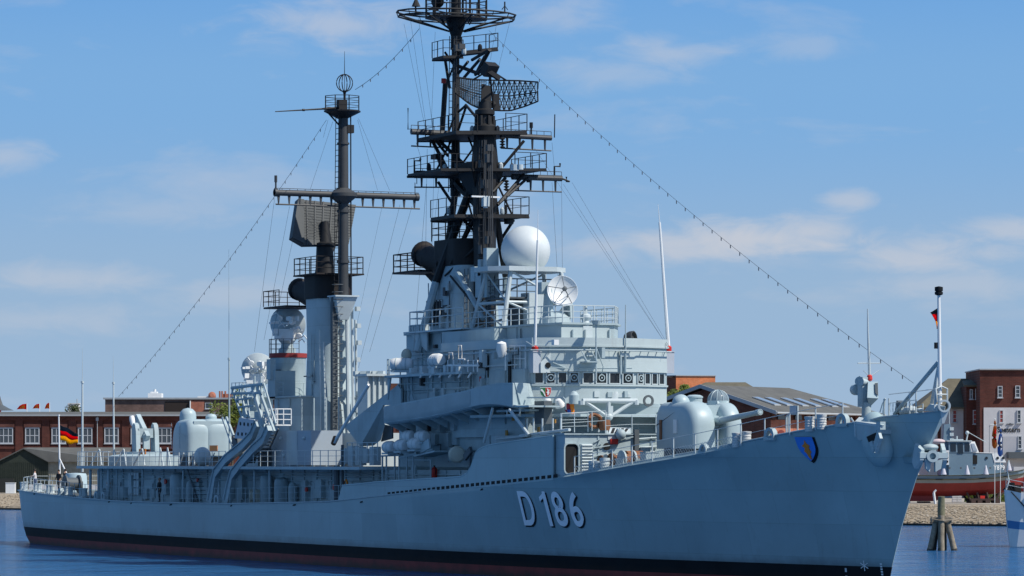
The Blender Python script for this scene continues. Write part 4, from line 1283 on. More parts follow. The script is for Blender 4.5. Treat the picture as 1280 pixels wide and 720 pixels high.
# ---- overhanging 02 deck with its boat-shaped side screen
Yw = -6.75
tb = [(480, 508, 531), (500, 504, 528.5), (530, 498.5, 524.5), (560, 492.5, 518.5), (586, 487.3, 511.5), (588.5, 486, 511), (600, 483, 508.5), (612, 480.5, 507.8), (625, 478.6, 508.3), (641, 478.3, 511.2), (655, 479, 511)]
ws = MB()
rings = []
for px_, pt, pb_ in tb + [(660, 479.5, 511)]:
    yw_ = interp([(630, Yw), (641, -6.5), (655, -5.7), (660, -4.9)], px_)
    a_, b_ = S(px_, pt, yw_), S(px_, pb_, yw_)
    rings.append([b_ + Vector((0, .35, 0)), b_ + Vector((0, 0, .12)), a_, a_ + Vector((0, .12, 0)), b_ + Vector((0, .5, .25))])
ws.loft(rings)
wing = part('side_screen', ws, GREY, ship, 'overhanging side screen below the bridge', angle=25)
wb = MB()                                              # bulged bottom of the boat-like section
rings = []
for i in range(25):
    f_ = i / 24
    px_ = 480 + 108 * f_
    tp_, bt_ = interp([(t[0], t[1]) for t in tb], px_), interp([(t[0], t[2]) for t in tb], px_)
    a_, b_ = S(px_, tp_ + 1, Yw), S(px_, bt_ - 1, Yw)
    bulge = .03 + .06 * abs(math.sin(f_ * math.pi * 5))
    if i in (0, 24): bulge = .02
    rings.append([a_ + Vector((0, -.02, -.05)), a_.lerp(b_, .3) + Vector((0, -bulge * .8, 0)), a_.lerp(b_, .62) + Vector((0, -bulge, 0)), a_.lerp(b_, .85) + Vector((0, -bulge * .7, 0)), b_ + Vector((0, .1, 0)), b_ + Vector((0, .4, .2)), a_ + Vector((0, .1, -.05))])
wb.loft(rings)
part('screen_bulge', wb, paint('canvas_grey', (.36, .41, .42), .65, .13, 1.1, .2, (.22, .21, .19), bump=.25), wing, angle=60)
rb_ = MB()                                             # ribs and brackets below the overhang
for k in range(9):
    px_ = 482 + 104 * k / 8
    b_ = S(px_, interp([(t[0], t[2]) for t in tb], px_), Yw)
    rb_ = MB(); rb_.slab([b_ + Vector((0, .05, .05)), b_ + Vector((0, 1.3, -.55)), b_ + Vector((0, 1.3, .1))], (.07, 0, 0)); part('bracket', rb_, GREY, wing)
# 02 deck plate behind the screen
dp = MB()
zs = [(S(t[0], t[2], Yw).x, S(t[0], t[2], Yw).z) for t in tb]
dp.loft([[Vector((x, Yw + .3, z + .1)), Vector((x, -4.5, z + .1)), Vector((x, -4.5, z + .2)), Vector((x, Yw + .3, z + .2))] for x, z in zs])
dp.loft([[Vector((x, -Yw - .3, z + .1)), Vector((x, 4.5, z + .1)), Vector((x, 4.5, z + .2)), Vector((x, -Yw - .3, z + .2))] for x, z in zs if x < 25])
part('bridge_deck', dp, GREY, ship)
# port side screen (seen from other sides)
ps = MB(); ps.loft([[(p[0].x, -Yw, S(q_[0], q_[2], Yw).z), (p[0].x, -Yw, p[0].z), (p[0].x, -Yw - .1, p[0].z), (p[0].x, -Yw - .1, S(q_[0], q_[2], Yw).z)] for p, q_ in [((S(t[0], t[1], Yw),), t) for t in tb] if p[0].x < 25])
part('side_screen', ps, GREY, ship)
# struts from the wing down to the screen
d = MB()
d.tube(S(637, 512, -6.6), S(661, 544, -6.3), .1, n=8); d.tube(S(616, 510, -6.6), S(605, 553, -6.6), .09, n=8); d.tube(S(650, 545, -6.2), S(712, 537, -5.8), .09, n=8)
d.path([S(634, 513, -6.3), S(634, 519, -6.3), S(650, 519, -6.3), S(650, 511, -6.3)], .07, 6)
part('wing_strut', d, LGREY, ship)

# ---- recess wall between bulwark and wing: lockers, dark opening, notices, ladder rails
for px_, py_, w, h, m_ in ((541, 540, .6, .7, GREY), (559, 538, .55, .8, GREY), (556, 576, .9, .8, GREY), (585, 523, 1.6, .45, LGREY), (664, 530, 1.3, 1.3, DGREY)):
    x = S(px_, py_, -5.3); d = MB(); d.box(0, w, 0, .5, 0, h); part('wall_locker', d, m_, ship, loc=x + Vector((0, .2, 0)))
for px_, py_, w, h in ((611, 555, .5, 1.35), (632, 521, .8, .4)):
    x = S(px_, py_, -4.72); d = MB(); d.box(0, w, -.05, .05, 0, h); part('dark_opening', d, DARK, mhouse, loc=x)
for px_, py_, w, h in ((632, 548, .28, .48), (640, 526, .3, .24), (672, 541, .24, .34), (691, 529, .38, .22)):
    x = S(px_, py_, -4.95); d = MB(); d.box(0, w, -.03, .03, 0, h); part('notice_plate', d, paint('ochre_notice', (.42, .2, .03), .6, .1) if 'ochre_notice' not in MAT else MAT['ochre_notice'], mhouse, loc=x)
d = MB()
for px_ in (659, 667, 678, 691, 701): d = MB(); d.tube(S(px_, 548, -5.9), S(px_, 523, -5.9), .05, n=6); part('stanchion', d, LGREY, ship)
d = MB()
d.tube(S(620, 549, -6.3), S(660, 545, -6.3), .05, n=5); part('railing', d, LGREY, ship); d = MB(); d.tube(S(620, 553, -6.2), S(650, 551, -6.2), .04, n=5)
part('railing', d, LGREY, ship); d = MB()
d.rail([S(701, 541, -5.7), S(735, 540, -4.0)], h=1.1, step=1)
part('railing', d, LGREY, ship)
d = MB(); d.lathe([(.42, -.62), (.5, -.52), (.5, .52), (.42, .62), (.34, .64), (.02, .66)], (0, 0, 0), (.93, -.37, 0), 22)
part('canvas_drum', d, CREAM, ship, 'cream drum lying on its side below the screen', loc=S(571, 568, -5.5))
d = MB(); d.cbox((0, 0, 0), (1.0, .16, .4), rz=R(0), ry=R(-28)); d.cbox((.1, .1, -.6), (.14, .14, 1.2)); part('drum_bracket', d, DGREY, ship, loc=S(585, 567, -5.9))

# ---- bridge
ZW0, ZW1, ZT = S(690, 479.5, -3.5).z, S(690, 464.5, -3.5).z, S(721, 432, -1.8).z
Zf = S(721, 504, -1.8).z
def bridge_poly(k=0.0, xr=20.0):
    return [(33 + k, -1.77 - k * .2), (31.85 + k * .8, -4.35 - k * .6), (xr, -4.75 - k), (xr, 4.75 + k), (31.85 + k * .8, 4.35 + k * .6), (33 + k, 1.77 + k * .2)]
br = MB()
br.prism(bridge_poly(), Zf, ZW0 - .02)
br.prism(bridge_poly(-.12), ZW0 - .03, ZW1 + .03)
br.prism(bridge_poly(.05), ZW1 + .02, ZT, top=bridge_poly(.0))
br.prism(bridge_poly(.16), ZT - .08, ZT + .02)
br.prism(bridge_poly(.1), ZT + .02, ZT + .45, top=bridge_poly(.1))
br.prism(bridge_poly(.10), ZW0 - .12, ZW0 - .02)
br.prism(bridge_poly(.03), ZW1 + .62, ZW1 + .68)
bridge = part('bridge', br, paint('sunlit_bridge_grey', (.43, .50, .505), .5, .08, .6, .3, (.2, .17, .15), bump=.08), ship, 'bridge with a dark band of windows')  # same ship paint, brightened to stand for the sun on the bridge
lo = MB()
lo.prism([(32.3, -1.9), (31.0, -4.2), (27, -4.9), (22, -4.9), (22, 4.9), (27, 4.9), (31.2, 4.6), (32.3, 3.6)], Zb - .05, Zf)
lo.prism([(35.2, -2.9), (33.4, -4.9), (27, -6.1), (27, -4.7), (32.3, -4), (32.3, 4), (30.5, 4.8), (31.5, 5.4), (33.4, 4.9), (35.2, 2.9)], S(730, 519, -2).z - .1, S(730, 519, -2).z + .06)
part('bridge_base', lo, GREY, ship)
# windows round the front and flanks
def win_on(a, b, f0, f1, wiper=False, lean=0.0):
    a, b = Vector(a), Vector(b)
    p0, p1 = a.lerp(b, f0), a.lerp(b, f1)
    n = (b - a).cross(Vector((0, 0, 1))).normalized()
    if n.x < -.3 or (abs(n.x) <= .3 and n.y * (a.y + b.y) < 0): n = -n
    up_ = Vector((0, 0, 1))
    h = ZW1 - ZW0
    fr = MB(); w = .06
    for u0, u1, v0, v1 in ((0, 1, 0, w), (0, 1, h - w, h)):
        fr.slab([p0 + up_ * v0, p1 + up_ * v0, p1 + up_ * v1, p0 + up_ * v1], n * .10)
    dd = (p1 - p0).normalized()
    for q in (p0, p1 - dd * w): fr.slab([q + up_ * w, q + dd * w + up_ * w, q + dd * w + up_ * (h - w), q + up_ * (h - w)], n * .10)
    o = part('window', fr, LGREY, bridge, smooth=False)
    g = MB(); g.slab([p0 + dd * w + up_ * w - n * .02, p1 - dd * w + up_ * w - n * .02, p1 - dd * w + up_ * (h - w) - n * .02, p0 + dd * w + up_ * (h - w) - n * .02], n * .05)
    part('pane', g, GLASS, o, smooth=False)
    if wiper:
        c = p0.lerp(p1, .5) + up_ * h * .52 + n * .12
        k = MB(); k.lathe([(.155, -.02), (.205, -.02), (.205, .03), (.155, .03), (.155, -.02)], c, n, 20, caps=False); k.lathe([(.05, -.02), (.05, .04), (.01, .04)], c, n, 8)
        part('clear_view_screen', k, GREY, o)
z = ZW0
A, B_, C_, D_ = (31.75, -4.27, z), (32.88, -1.75, z), (32.88, 1.75, z), (31.75, 4.27, z)
for i in range(4): win_on(A, B_, .03 + i * .245, .03 + i * .245 + .20, i % 2 == 1)
for i in range(4): win_on(B_, C_, .02 + i * .245, .02 + i * .245 + .21, i in (1, 3))
for i in range(4): win_on(C_, D_, .05 + i * .24, .05 + i * .24 + .2, i == 0)
E_ = (22, -4.62, z); 
for i in range(3): win_on(A, E_, .03 + i * .13, .03 + i * .13 + .09, False)
# pipe rail round the bridge top, brackets
d = MB()
tp_ = [Vector((x, y, ZT - .28)) for x, y in bridge_poly(.3)]
d.path([tp_[2], tp_[1], tp_[0], tp_[5], tp_[4], tp_[3]], .05, 6)
for a_, b_ in ((tp_[1], tp_[0]), (tp_[0], tp_[5]), (tp_[5], tp_[4])):
    for k in range(4):
        c_ = a_.lerp(b_, (k + .5) / 4); d.tube(c_, c_ - Vector((.35, 0, 0)), .035, n=5)
part('pipe_rail', d, GREY, bridge)
d = MB()
for px_, p0, p1 in ((776, 437, 468), (781, 436, 466)): d.tube(T(px_, p0, 33.15), T(px_, p1, 33.15), .06, n=6)
d.tube(T(691, 453, 32.4), T(707, 460, 32.7), .04, n=5); d.path([T(688, 459, 32.5), T(712, 460.5, 32.9)], .025, 5); d.path([T(722, 460, 33.05), T(790, 460, 33.05)], .025, 5)
part('conduit', d, GREY, bridge)
# small lattice platform hung on the bridge front, casting its shadow
d = MB()
q0, q1 = T(725, 452, 33.1), T(737.5, 452, 33.1)
zz = q0.z
d.box(33.05, 34.0, q0.y, q1.y + .1, zz - .06, zz)
d.tube((34, q0.y, zz), (33.05, q0.y, zz + .8), .035, n=5); d.tube((34, q1.y, zz), (33.05, q1.y, zz + .8), .035, n=5); d.tube((33.9, q1.y, zz - 1.1), (33.9, q1.y, zz + 2.1), .05, n=6)
d.tube((33.9, q1.y, zz + 2.1), (33.9, q1.y, zz + 2.35), .2, .3, n=8)
d.path([(33.9, q1.y, zz + .8), (33.6, q1.y + .6, zz - .3), (33.2, q1.y + .7, zz - .7)], .03, 5)
part('lookout_platform', d, GREY, bridge)
d = MB(); c = T(752, 441, 33.5); d.cbox(c, (.5, .2, .6)); d.cbox(c + Vector((-.3, 0, .2)), (.6, .1, .1)); part('lamp_bracket', d, GREY, bridge)
# whip antenna boxes, port and starboard
def antenna_box(px_, py0, py1, X, w, dpt, tri):
    a_, b_ = T(px_, py1, X), T(px_, py0, X)
    d = MB(); d.box(X - dpt, X, a_.y, a_.y + w, a_.z, b_.z)
    d.box(X - dpt - .04, X + .04, a_.y - .04, a_.y + w + .04, b_.z, b_.z + .05)
    return part('antenna_box', d, paint('antenna_box_grey', (.42, .45, .50), .5, .05, 1) if 'antenna_box_grey' not in MAT else MAT['antenna_box_grey'], ship), a_, b_
ob, a_, b_ = antenna_box(666.5, 440, 466, 32.2, .48, .5, 1)
d = MB(); d.slab([T(676, 466, 32.3), T(689, 466, 32.3), T(689, 440, 32.3), T(676, 453, 32.3)], (-.3, 0, 0)); g_ = part('gusset', d, LGREY, ob, smooth=False)
d = MB(); d.lathe([(.17, 0), (.17, .02)], T(685, 456.5, 32.33), (1, 0, 0), 14); part('gusset_hole', d, BLACK, ob)
wm_ = MB(); base = Vector((31.95, a_.y + .24, b_.z))
wm_.tube(base + Vector((0, 0, .35)), S(672, 300, base.y), .09, .06, n=8); wm_.tube(S(672, 300, base.y), S(672.5, 262, base.y), .03, .012, n=5)
part('whip_antenna', wm_, WHITE, ship, 'white whip standing on the starboard bridge corner')
rm = MB(); rm.lathe([(.16, 0), (.2, .1), (.2, .3), (.1, .4)], base, n=12); part('insulator', rm, REDP, ship, 'red antenna insulator')
ob, a_, b_ = antenna_box(832.5, 440, 466.5, 31.5, .55, .5, 1)
wm_ = MB(); base = Vector((31.25, a_.y + .28, b_.z)); tp_ = T(824.5, 278, 31.25)
wm_.tube(base + Vector((0, 0, .35)), tp_, .12, .07, n=8); wm_.tube(tp_, T(822.5, 255, 31.25), .03, .012, n=5)
part('whip_antenna', wm_, WHITE, ship, 'tall leaning white whip on the port bridge wing')
rm = MB(); rm.lathe([(.16, 0), (.2, .1), (.2, .3), (.1, .4)], base, n=12); part('insulator', rm, REDP, ship, 'red antenna insulator')
# port wing bracket plate with a round hole, wing windows glimpsed at the edge
d = MB(); d.slab([T(805.5, 441, 31.2), T(832, 455, 31.2), T(832, 466.5, 31.2), T(805.5, 466.5, 31.2)], (-.25, 0, 0)); o = part('wing_plate', d, GREY, bridge, smooth=False)
d = MB(); d.tube(T(805.5, 440.5, 31.3), T(832, 455, 31.3), .09, n=6); d.lathe([(.23, 0), (.23, .02)], T(815, 457, 31.23), (1, 0, 0), 14, mi=1); part('plate_edge', d, [DGREY, BLACK], o)
d = MB(); d.box(28.0, 31.4, T(810, 490, 31.4).y, T(829, 490, 31.4).y, Zf - .1, Zf + 1.15); d.box(27.8, 31.55, T(809, 490, 31.4).y, T(831, 490, 31.4).y, Zf + 1.12, Zf + 1.2)
for k in range(3): d.tube(T(822 + 4 * k, 482, 31.5), T(822 + 4 * k, 506, 31.5), .05, n=5)
part('bridge_wing', d, LGREY, ship)
d = MB(); d.box(29.2, 31.6, -6.5, -4.6, Zf - .15, Zf); d.rail([(31.5, -4.7, Zf), (31.5, -6.4, Zf), (29.3, -6.4, Zf)], h=.7, step=1.5, wires=1, rp=.05, rw=.045); part('bridge_wing', d, GREY, ship)
# starboard lit shelf below the crest with floodlights
d = MB(); q = [S(650, 510, -5.6), S(707, 510, -4.4), S(705, 497, -4.4), S(660, 498, -5.2)]
d.box(29.8, 34.3, -5.7, -4.2, S(690, 511, -5).z - .12, S(690, 511, -5).z)
d.path([S(659, 497, -5.6), S(704, 497, -5.0), S(707, 500, -5.0), S(707, 512, -5.0)], .05, 6)
part('flag_deck_shelf', d, GREY, ship)
for X, px_, py_, r in ((33.3, 683.5, 501, .26), (33.6, 699, 504, .3)):
    d = MB(); p = T(px_, py_, X); d.lathe([(.02, .3), (r * .5, .25), (r, -.12), (r * 1.0, -.2), (r * .8, -.22), (.02, -.1)], (0, 0, 0), (.3, -.5, .9) if px_ > 690 else (.85, -.4, .1), 14)
    part('floodlight', d, WHITE, ship, loc=p)
d = MB(); p = T(765, 496, 32.6); d.lathe([(.02, .35), (.15, .25), (.3, -.1), (.02, -.14)], (0, 0, 0), (.5, .3, .9), 14); part('floodlight', d, LGREY, ship, loc=p + Vector((.3, 0, 0)))
d = MB(); p = T(765, 490, 32.4); d.cbox(p, (.7, .25, .3)); part('lamp_bracket', d, DGREY, ship)
# coat of arms on the bridge front, port side copy glimpsed too
def crest(px_, py_, w, h, slant):
    s0 = T(px_, py_, 32.62 if px_ < 700 else 32.2)
    dirv = Vector((33 - 31.85, 4.35 - 1.77, 0)).normalized() if px_ < 700 else Vector((31.85 - 33, 4.35 - 1.77, 0)).normalized()
    nn = Vector((dirv.y, -dirv.x, 0))
    def pl(pts, off): return [s0 + dirv * x * w + Vector((0, 0, y * h)) + nn * off for x, y in pts]
    def half(pts, mat, off, parent, name):
        m_ = MB(); m_.slab(pl(pts, off), nn * .015); return part(name, m_, mat, parent, smooth=False)
    L_ = [(-1, .95), (0, .95), (0, -.95), (-.45, -.85), (-.85, -.45), (-1, .1)]
    o = half([(-1.08, 1.05), (1.08, 1.05), (1.08, .05), (.9, -.55), (.5, -.95), (0, -1.08), (-.5, -.95), (-.9, -.55), (-1.08, .05)], WHITE, .03, bridge, 'coat_of_arms')
    o['label'] = 'split shield, green with a white river and red with a white horse'
    half(L_, GREENP, .045, o, 'green_field'); half([(-x, y) for x, y in L_], REDP, .045, o, 'red_field')
    half([(-.95, .6), (-.7, .75), (-.5, .45), (-.3, .2), (-.1, -.4), (-.02, -.5), (-.02, -.85), (-.2, -.7), (-.45, -.1), (-.7, .2), (-.95, .35)], WHITE, .065, o, 'white_river')
    half([(.2, .75), (.45, .8), (.5, .55), (.8, .6), (.65, .3), (.75, -.1), (.6, -.4), (.62, -.65), (.45, -.45), (.3, -.7), (.32, -.2), (.15, 0), (.4, .3)], WHITE, .065, o, 'white_horse')
crest(682, 490.5, .30, .28, 0); crest(806.5, 491.5, .25, .3, 0)

# ---- boat boom frame: the white Y in front of the bridge
d = MB()
Xy = 36.0
d.tube(T(728, 501, Xy), T(796, 501, Xy), .14, n=10); d.tube(T(731, 502, Xy), T(759, 521, Xy), .11, n=8); d.tube(T(791, 502, Xy), T(763, 521, Xy), .11, n=8)
d.tube(T(760.5, 501, Xy), T(760.5, 520, Xy), .13, n=8); d.tube(T(758, 515, Xy), T(758, 543, Xy), .1, n=8)
d.ball(T(761, 521, Xy), .24, 10, 8); d.cbox(T(762, 513, Xy), (.3, .3, .5)); d.path([T(758, 524, Xy), T(752, 530, Xy), T(748, 540, Xy)], .05, 5)
d.tube(T(727, 501, Xy), T(727, 506, Xy), .2, n=8); d.tube(T(795, 500, Xy), T(795, 506, Xy), .17, n=8)
part('replenishment_frame', d, LGREY, ship)
d = MB(); p = T(743, 526, 37.2); d.path([p + Vector((.1 * math.sin(3 * t), .36 * math.cos(t), .36 * math.sin(t))) for t in [i / 14 * 2 * math.pi for i in range(14)]], .12, 6, closed=True); part('rope_coil', d, RUST, ship)
d = MB(); d.lathe([(.3, 0), (.34, .15), (.3, .6)], T(756, 538, 37.5), n=12); part('rope_drum', d, RUST, ship)
d = MB(); d.rail([T(702, 541, 38.6), T(740, 538.5, 38.6), T(757, 537.5, 38.6)], h=1.1, step=1.3, wires=2); part('railing', d, LGREY, ship); d = MB(); d.rail([T(757, 543, 39.4), T(790, 541, 39.4), T(820, 541, 39.4)], h=1.0, step=1.6, wires=2); part('railing', d, LGREY, ship)
# starboard signal lamp and flag bag: red and orange bundle hanging at the corner
d = MB(); d.slab([T(708, 505, 34.6), T(712.5, 504, 34.6), T(714, 516, 34.6), T(709, 514, 34.6)], (-.25, 0, 0)); fb = part('flag_locker', d, paint('faded_red_cloth', (.35, .03, .05), .7, .1), ship, 'folded red, blue and orange signal bunting')
d = MB(); d.slab([T(712.6, 505, 34.65), T(717.5, 504, 34.65), T(718.5, 520, 34.65), T(714.5, 520, 34.65)], (-.25, 0, 0)); part('bunting', d, ORANGE, fb)
d = MB(); d.slab([T(709.5, 512, 34.7), T(713.5, 512, 34.7), T(713.5, 518, 34.7), T(710.5, 516, 34.7)], (-.1, 0, 0)); part('bunting', d, BLUEP, fb)
d = MB(); d.lathe([(.3, 0), (.3, .5), (.15, .7), (.02, .75)], T(717.5, 505, 34.9), n=14); part('signal_lamp', d, GREY, ship)
d = MB(); d.box(31, 33, 3.5, 4.5, Zb + .2, Zb + 1.4); d.box(33, 33.6, 3.5, 4.2, Zb + .3, Zb + 1.2); part('equipment_cabinet', d, GREY, ship)
d = MB(); d.lathe([(.22, -.05), (.34, -.05), (.34, .05), (.22, .05), (.22, -.05)], T(810.5, 501, 33.2), (1, 0, 0), 16, caps=False); part('searchlight', d, DGREY, ship)

# ---- decks above the bridge
Z3 = S(660, 407, -2).z
uh = MB()
uh.prism([(31, -2.0), (31, 1.35), (29.0, 2.6), (9.5, 2.6), (9.5, -2.6), (27.5, -2.6)], Zm - .1, Z3)
xb0, xb1 = S(556, 440, -3.2).x, S(622, 440, -3.2).x
uh.box(xb0, xb1, -3.4, 3.4, Zm - .05, S(590, 413, -3.2).z)
for x in (12, 15, 20, 23.5, 26): uh.box(x, x + .09, -2.68, -2.58, Zm, Z3)
uh.prism([(31.15, -2.1), (31.15, 1.45), (29.1, 2.75), (9.4, 2.75), (9.4, -2.75), (27.4, -2.75)], Z3 - .08, Z3 + .03)
uhs = part('upper_house', uh, GREY, ship)
d = MB(); d.box(31.0, 31.08, T(700, 420, 31).y + .05, T(761, 420, 31).y, ZT + .3, Z3 - .25); part('sunlit_front_plate', d, MAT['sunlit_bridge_grey'], uhs)  # plate lays the brightened sunlit tone on this front face
for px_ in (716, 731.5, 762):
    d = MB(); d.tube(T(px_, 432, 31.15), T(px_, 412, 31.15), .06, n=6); part('stanchion', d, GREY, uhs)
d = MB(); d.rail([(27.5, -2.6, Z3), (31, -2.0, Z3), (31, 1.4, Z3), (29, 2.6, Z3), (24, 2.6, Z3)], h=1.05, step=.75, rp=.04, rw=.026); part('railing', d, LGREY, ship); d = MB(); d.rail([(17, -2.6, Z3), (27.5, -2.6, Z3)], h=1.05, step=1.2, rp=.035, rw=.022); part('railing', d, LGREY, ship)
# 03 platform aft of it with rails, rafts stand here
p0, p1 = S(490, 468, -5.2), S(556, 468, -5.2)
d = MB(); d.box(p0.x, XL + .2, -5.6, 4.6, Zm - .16, Zm - .02); d.box(XL, p1.x + 3.4, -5.6, -4.5, Zm - .16, Zm - .02)
d.rail([(p0.x, 4, Zm), (p0.x, -5.5, Zm), (XL + .5, -5.5, Zm)], h=1.0, step=.9, rp=.04, rw=.025)
d.slab([(p0.x + .2, -5.4, Zm - .16), (XL, -5.4, Zm - .16), (XL, -5.4, Zm - 1.5)], (0, .1, 0))
d.slab([(p0.x + .2, 2, Zm - .16), (XL, 2, Zm - .16), (XL, 2, Zm - 1.5)], (0, .1, 0))
part('raft_platform', d, GREY, ship)
d = MB()
for px_, py_, w, h in ((561, 456, .6, .7), (573, 455, .5, 1.1)):
    for rr_ in (0,):
        a_ = S(px_, py_, -5.3); 
        d.path([a_, a_ + Vector((w, 0, 0)), a_ + Vector((w, 0, h)), a_ + Vector((0, 0, h))], .05, 5, closed=True)
d.tube(S(559, 457, -5.3), S(598, 457, -5.3), .07, n=5); d.tube(S(573, 449, -5.3), S(581, 449, -5.3), .05, n=5)
for px_ in (560, 567, 585, 592, 597): d.tube(S(px_, 465, -5.3), S(px_, 450, -5.3), .045, n=5)
part('pipe_frame', d, WHITE, ship)
d = MB()
for k in range(7):
    d = MB(); d.cbox(S(520 + k * 10, 463, -5.2) + Vector((0, random.uniform(-.3, .3), 0)), (random.uniform(.3, .6), .4, random.uniform(.3, .7))); part('deck_fitting', d, LGREY, ship)
for k in range(6):
    d = MB(); d.tube(S(525 + 12 * k, 472, -5.6), S(529 + 12 * k, 466, -5.5), .06, n=5); part('pipe_stub', d, WHITE, ship)
d = MB(); d.tube(S(668, 433, -4.8), S(658, 427, -4.8), .03, n=4); part('flag_spar', d, LGREY, ship); d = MB(); d.path([S(682, 432, -4.6), S(686, 427, -4.6), S(692, 426, -4.6)], .05, 6); d.cbox(S(694, 428, -4.6), (.35, .3, .3)); part('lamp_arm', d, WHITE, ship)
d = MB(); d.lathe([(.02, -.5), (.2, -.42), (.32, 0), (.26, .4), (.02, .5)], S(627, 437, -5.1), (.2, -.1, 1), 14); d.tube(S(632, 463, -5.0), S(632, 440, -5.0), .05, n=6); part('covered_searchlight', d, WHITE, ship, 'searchlight under a white cover')
d = MB(); d.rail([S(637, 464, -4.5), S(657, 464, -4.5)], h=1.5, step=.8, wires=2, rp=.045, rw=.04); part('railing', d, WHITE, ship)
d = MB(); x = S(668, 470, -4.7).x
# dark gap and doors of the level between (door just aft of the bridge)
for px_, py_, w, h in ((636, 482, .32, 1.4), (608, 470, .28, 1.2), (604, 489, .22, .5)):
    q_ = S(px_, py_, -4.63); d2_ = MB(); d2_.box(0, w, -.06, .02, -.1, h); part('dark_opening', d2_, DARK, mhouse, loc=q_)
for px_, py_ in ((600, 477),):
    q_ = S(px_, py_, -4.72); d2_ = MB(); d2_.box(0, .25, -.05, .02, 0, .3); part('notice_plate', d2_, REDP, mhouse, loc=q_)
# signal projector on the bridge roof, gyro stands
d = MB(); p = T(788, 423, 31.8); d.lathe([(.02, -.35), (.3, -.3), (.42, 0), (.42, .25), (.36, .26), (.36, .1), (.02, .05)], p, (.75, .55, .1), 16); d.tube(p, p - Vector((0, 0, .8)), .12, n=8); part('signal_projector', d, MGREY, ship)
d = MB()
for px_ in (797, 802): p = T(px_, 429, 31.6); d.ball(p, .22, 10, 6); d.tube(p, p - Vector((0, 0, .5)), .08, n=6)
d.tube(T(782, 465, 33.2), T(782, 381, 33.2), .05, .03, n=6)
d.path([T(815, 436, 31.5), T(822, 436, 31.5), T(822, 441, 31.5)], .06, 5)
part('bridge_fitting', d, GREY, ship)
d = MB(); p = T(732, 397, 30.8); d.lathe([(.3, -.5), (.2, -.2), (.32, 0), (.3, .15), (.1, .3), (.1, .7)], p, n=14); d.box(p.x - .1, p.x + .3, p.y - .3, p.y + .3, p.z - 1.5, p.z - .5); part('pelorus', d, LGREY, ship)

# ---- satellite dish on the bridge roof
dc_ = S(703, 364, 0); dcx = dc_.x
d = MB(); d.lathe([(1.0, Z3 + .02), (.9, Z3 + .5), (.6, Z3 + .7), (.55, dc_.z - 1.2)], (dcx - .6, -.2, 0), n=18)
d.slab([(dcx - 1.2, -.75, dc_.z - 1.6), (dcx, -.75, dc_.z - 1.6), (dcx - .3, -.75, dc_.z + .35), (dcx - .9, -.75, dc_.z + .35)], (0, .2, 0)); d.slab([(dcx - 1.2, .55, dc_.z - 1.6), (dcx, .55, dc_.z - 1.6), (dcx - .3, .55, dc_.z + .35), (dcx - .9, .55, dc_.z + .35)], (0, .2, 0))
d.cbox((dcx - 1.0, -.8, dc_.z + .2), (.7, .5, .7))
sd = part('satellite_dish', d, GREY, ship, 'white dish on a pedestal over the bridge')
ax = Vector((.93, -.22, .18)).normalized(); r_ = .92
d = MB(); d.lathe([(.04, -.26), (.4, -.2), (.75, -.06), (r_, .06), (r_ * 1.015, .05), (.75, -.1), (.4, -.25), (.04, -.31)], Vector((dcx, 0, dc_.z)), ax, 32, caps=False)
part('dish_reflector', d, WHITE, sd, angle=60)
sv = ax.cross(Vector((0, 0, 1))).normalized(); uv_ = sv.cross(ax)
d = MB(); foc = Vector((dcx, 0, dc_.z)) + ax * .62
for k in range(5):
    t = R(90 + 72 * k); d.tube(Vector((dcx, 0, dc_.z)) + (sv * math.cos(t) + uv_ * math.sin(t)) * r_ * .97 + ax * .05, foc, .022, n=5)
d.lathe([(.02, .12), (.14, .08), (.14, -.06), (.02, -.1)], foc, ax, 12); d.path([foc, foc - uv_ * .3 - sv * .25 - ax * .3, Vector((dcx, 0, dc_.z)) - uv_ * .35 - sv * .3 - ax * .12], .035, 5)
part('dish_feed', d, DGREY, sd)

# ---- radome on its lattice platform
rc = S(657, 313, 0); zp = S(655, 341, 0).z
d = MB(); d.ball(rc, 1.5, 32, 20); rdm = part('radome', d, paint('radome_white', (.58, .62, .62), .5, .07, .7, .18, (.4, .42, .42)), ship, 'white radar ball', angle=80)
d = MB(); pxl, pxr = T(601, 340, rc.x).y, T(698, 340, rc.x).y
oct_ = [(rc.x - 1.9, pxl + 1.0), (rc.x - 1.0, pxl), (rc.x + 1.0, pxl), (rc.x + 1.9, pxl + 1.0), (rc.x + 1.9, pxr - 1.0), (rc.x + 1.0, pxr), (rc.x - 1.0, pxr), (rc.x - 1.9, pxr - 1.0)]
d.prism(oct_, zp, zp + .28)
d.lathe([(1.0, 0), (.85, .3)], (rc.x, 0, zp + .28), n=20)
rpl = part('radome_platform', d, LGREY, ship)
lg_ = MB()
legs = [((rc.x + 1.5, -1.7), (rc.x + 1.8, -2.3)), ((rc.x - 1.5, -1.9), (rc.x - 2.4, -2.5)), ((rc.x + 1.4, 1.7), (rc.x + 1.6, 2.2)), ((rc.x - 1.4, 1.9), (rc.x - 1.8, 2.4))]
for (xa, ya_), (xb, yb) in legs: lg_.tube((xa, ya_, zp), (xb, yb, Z3), .14, n=8)
for i, j in ((0, 1), (1, 3), (3, 2), (2, 0)):
    a_, b_ = legs[i], legs[j]
    zm_ = (zp + Z3) / 2 - .2
    pa = Vector((*a_[0], zp)).lerp(Vector((*a_[1], Z3)), .55); pb = Vector((*b_[0], zp)).lerp(Vector((*b_[1], Z3)), .55)
    lg_.tube(pa, pb, .09, n=6); lg_.tube(pa, Vector((*b_[0], zp)), .07, n=6); lg_.tube(pb, Vector((*a_[1], Z3)), .07, n=6)
part('radome_lattice', lg_, LGREY, rpl)
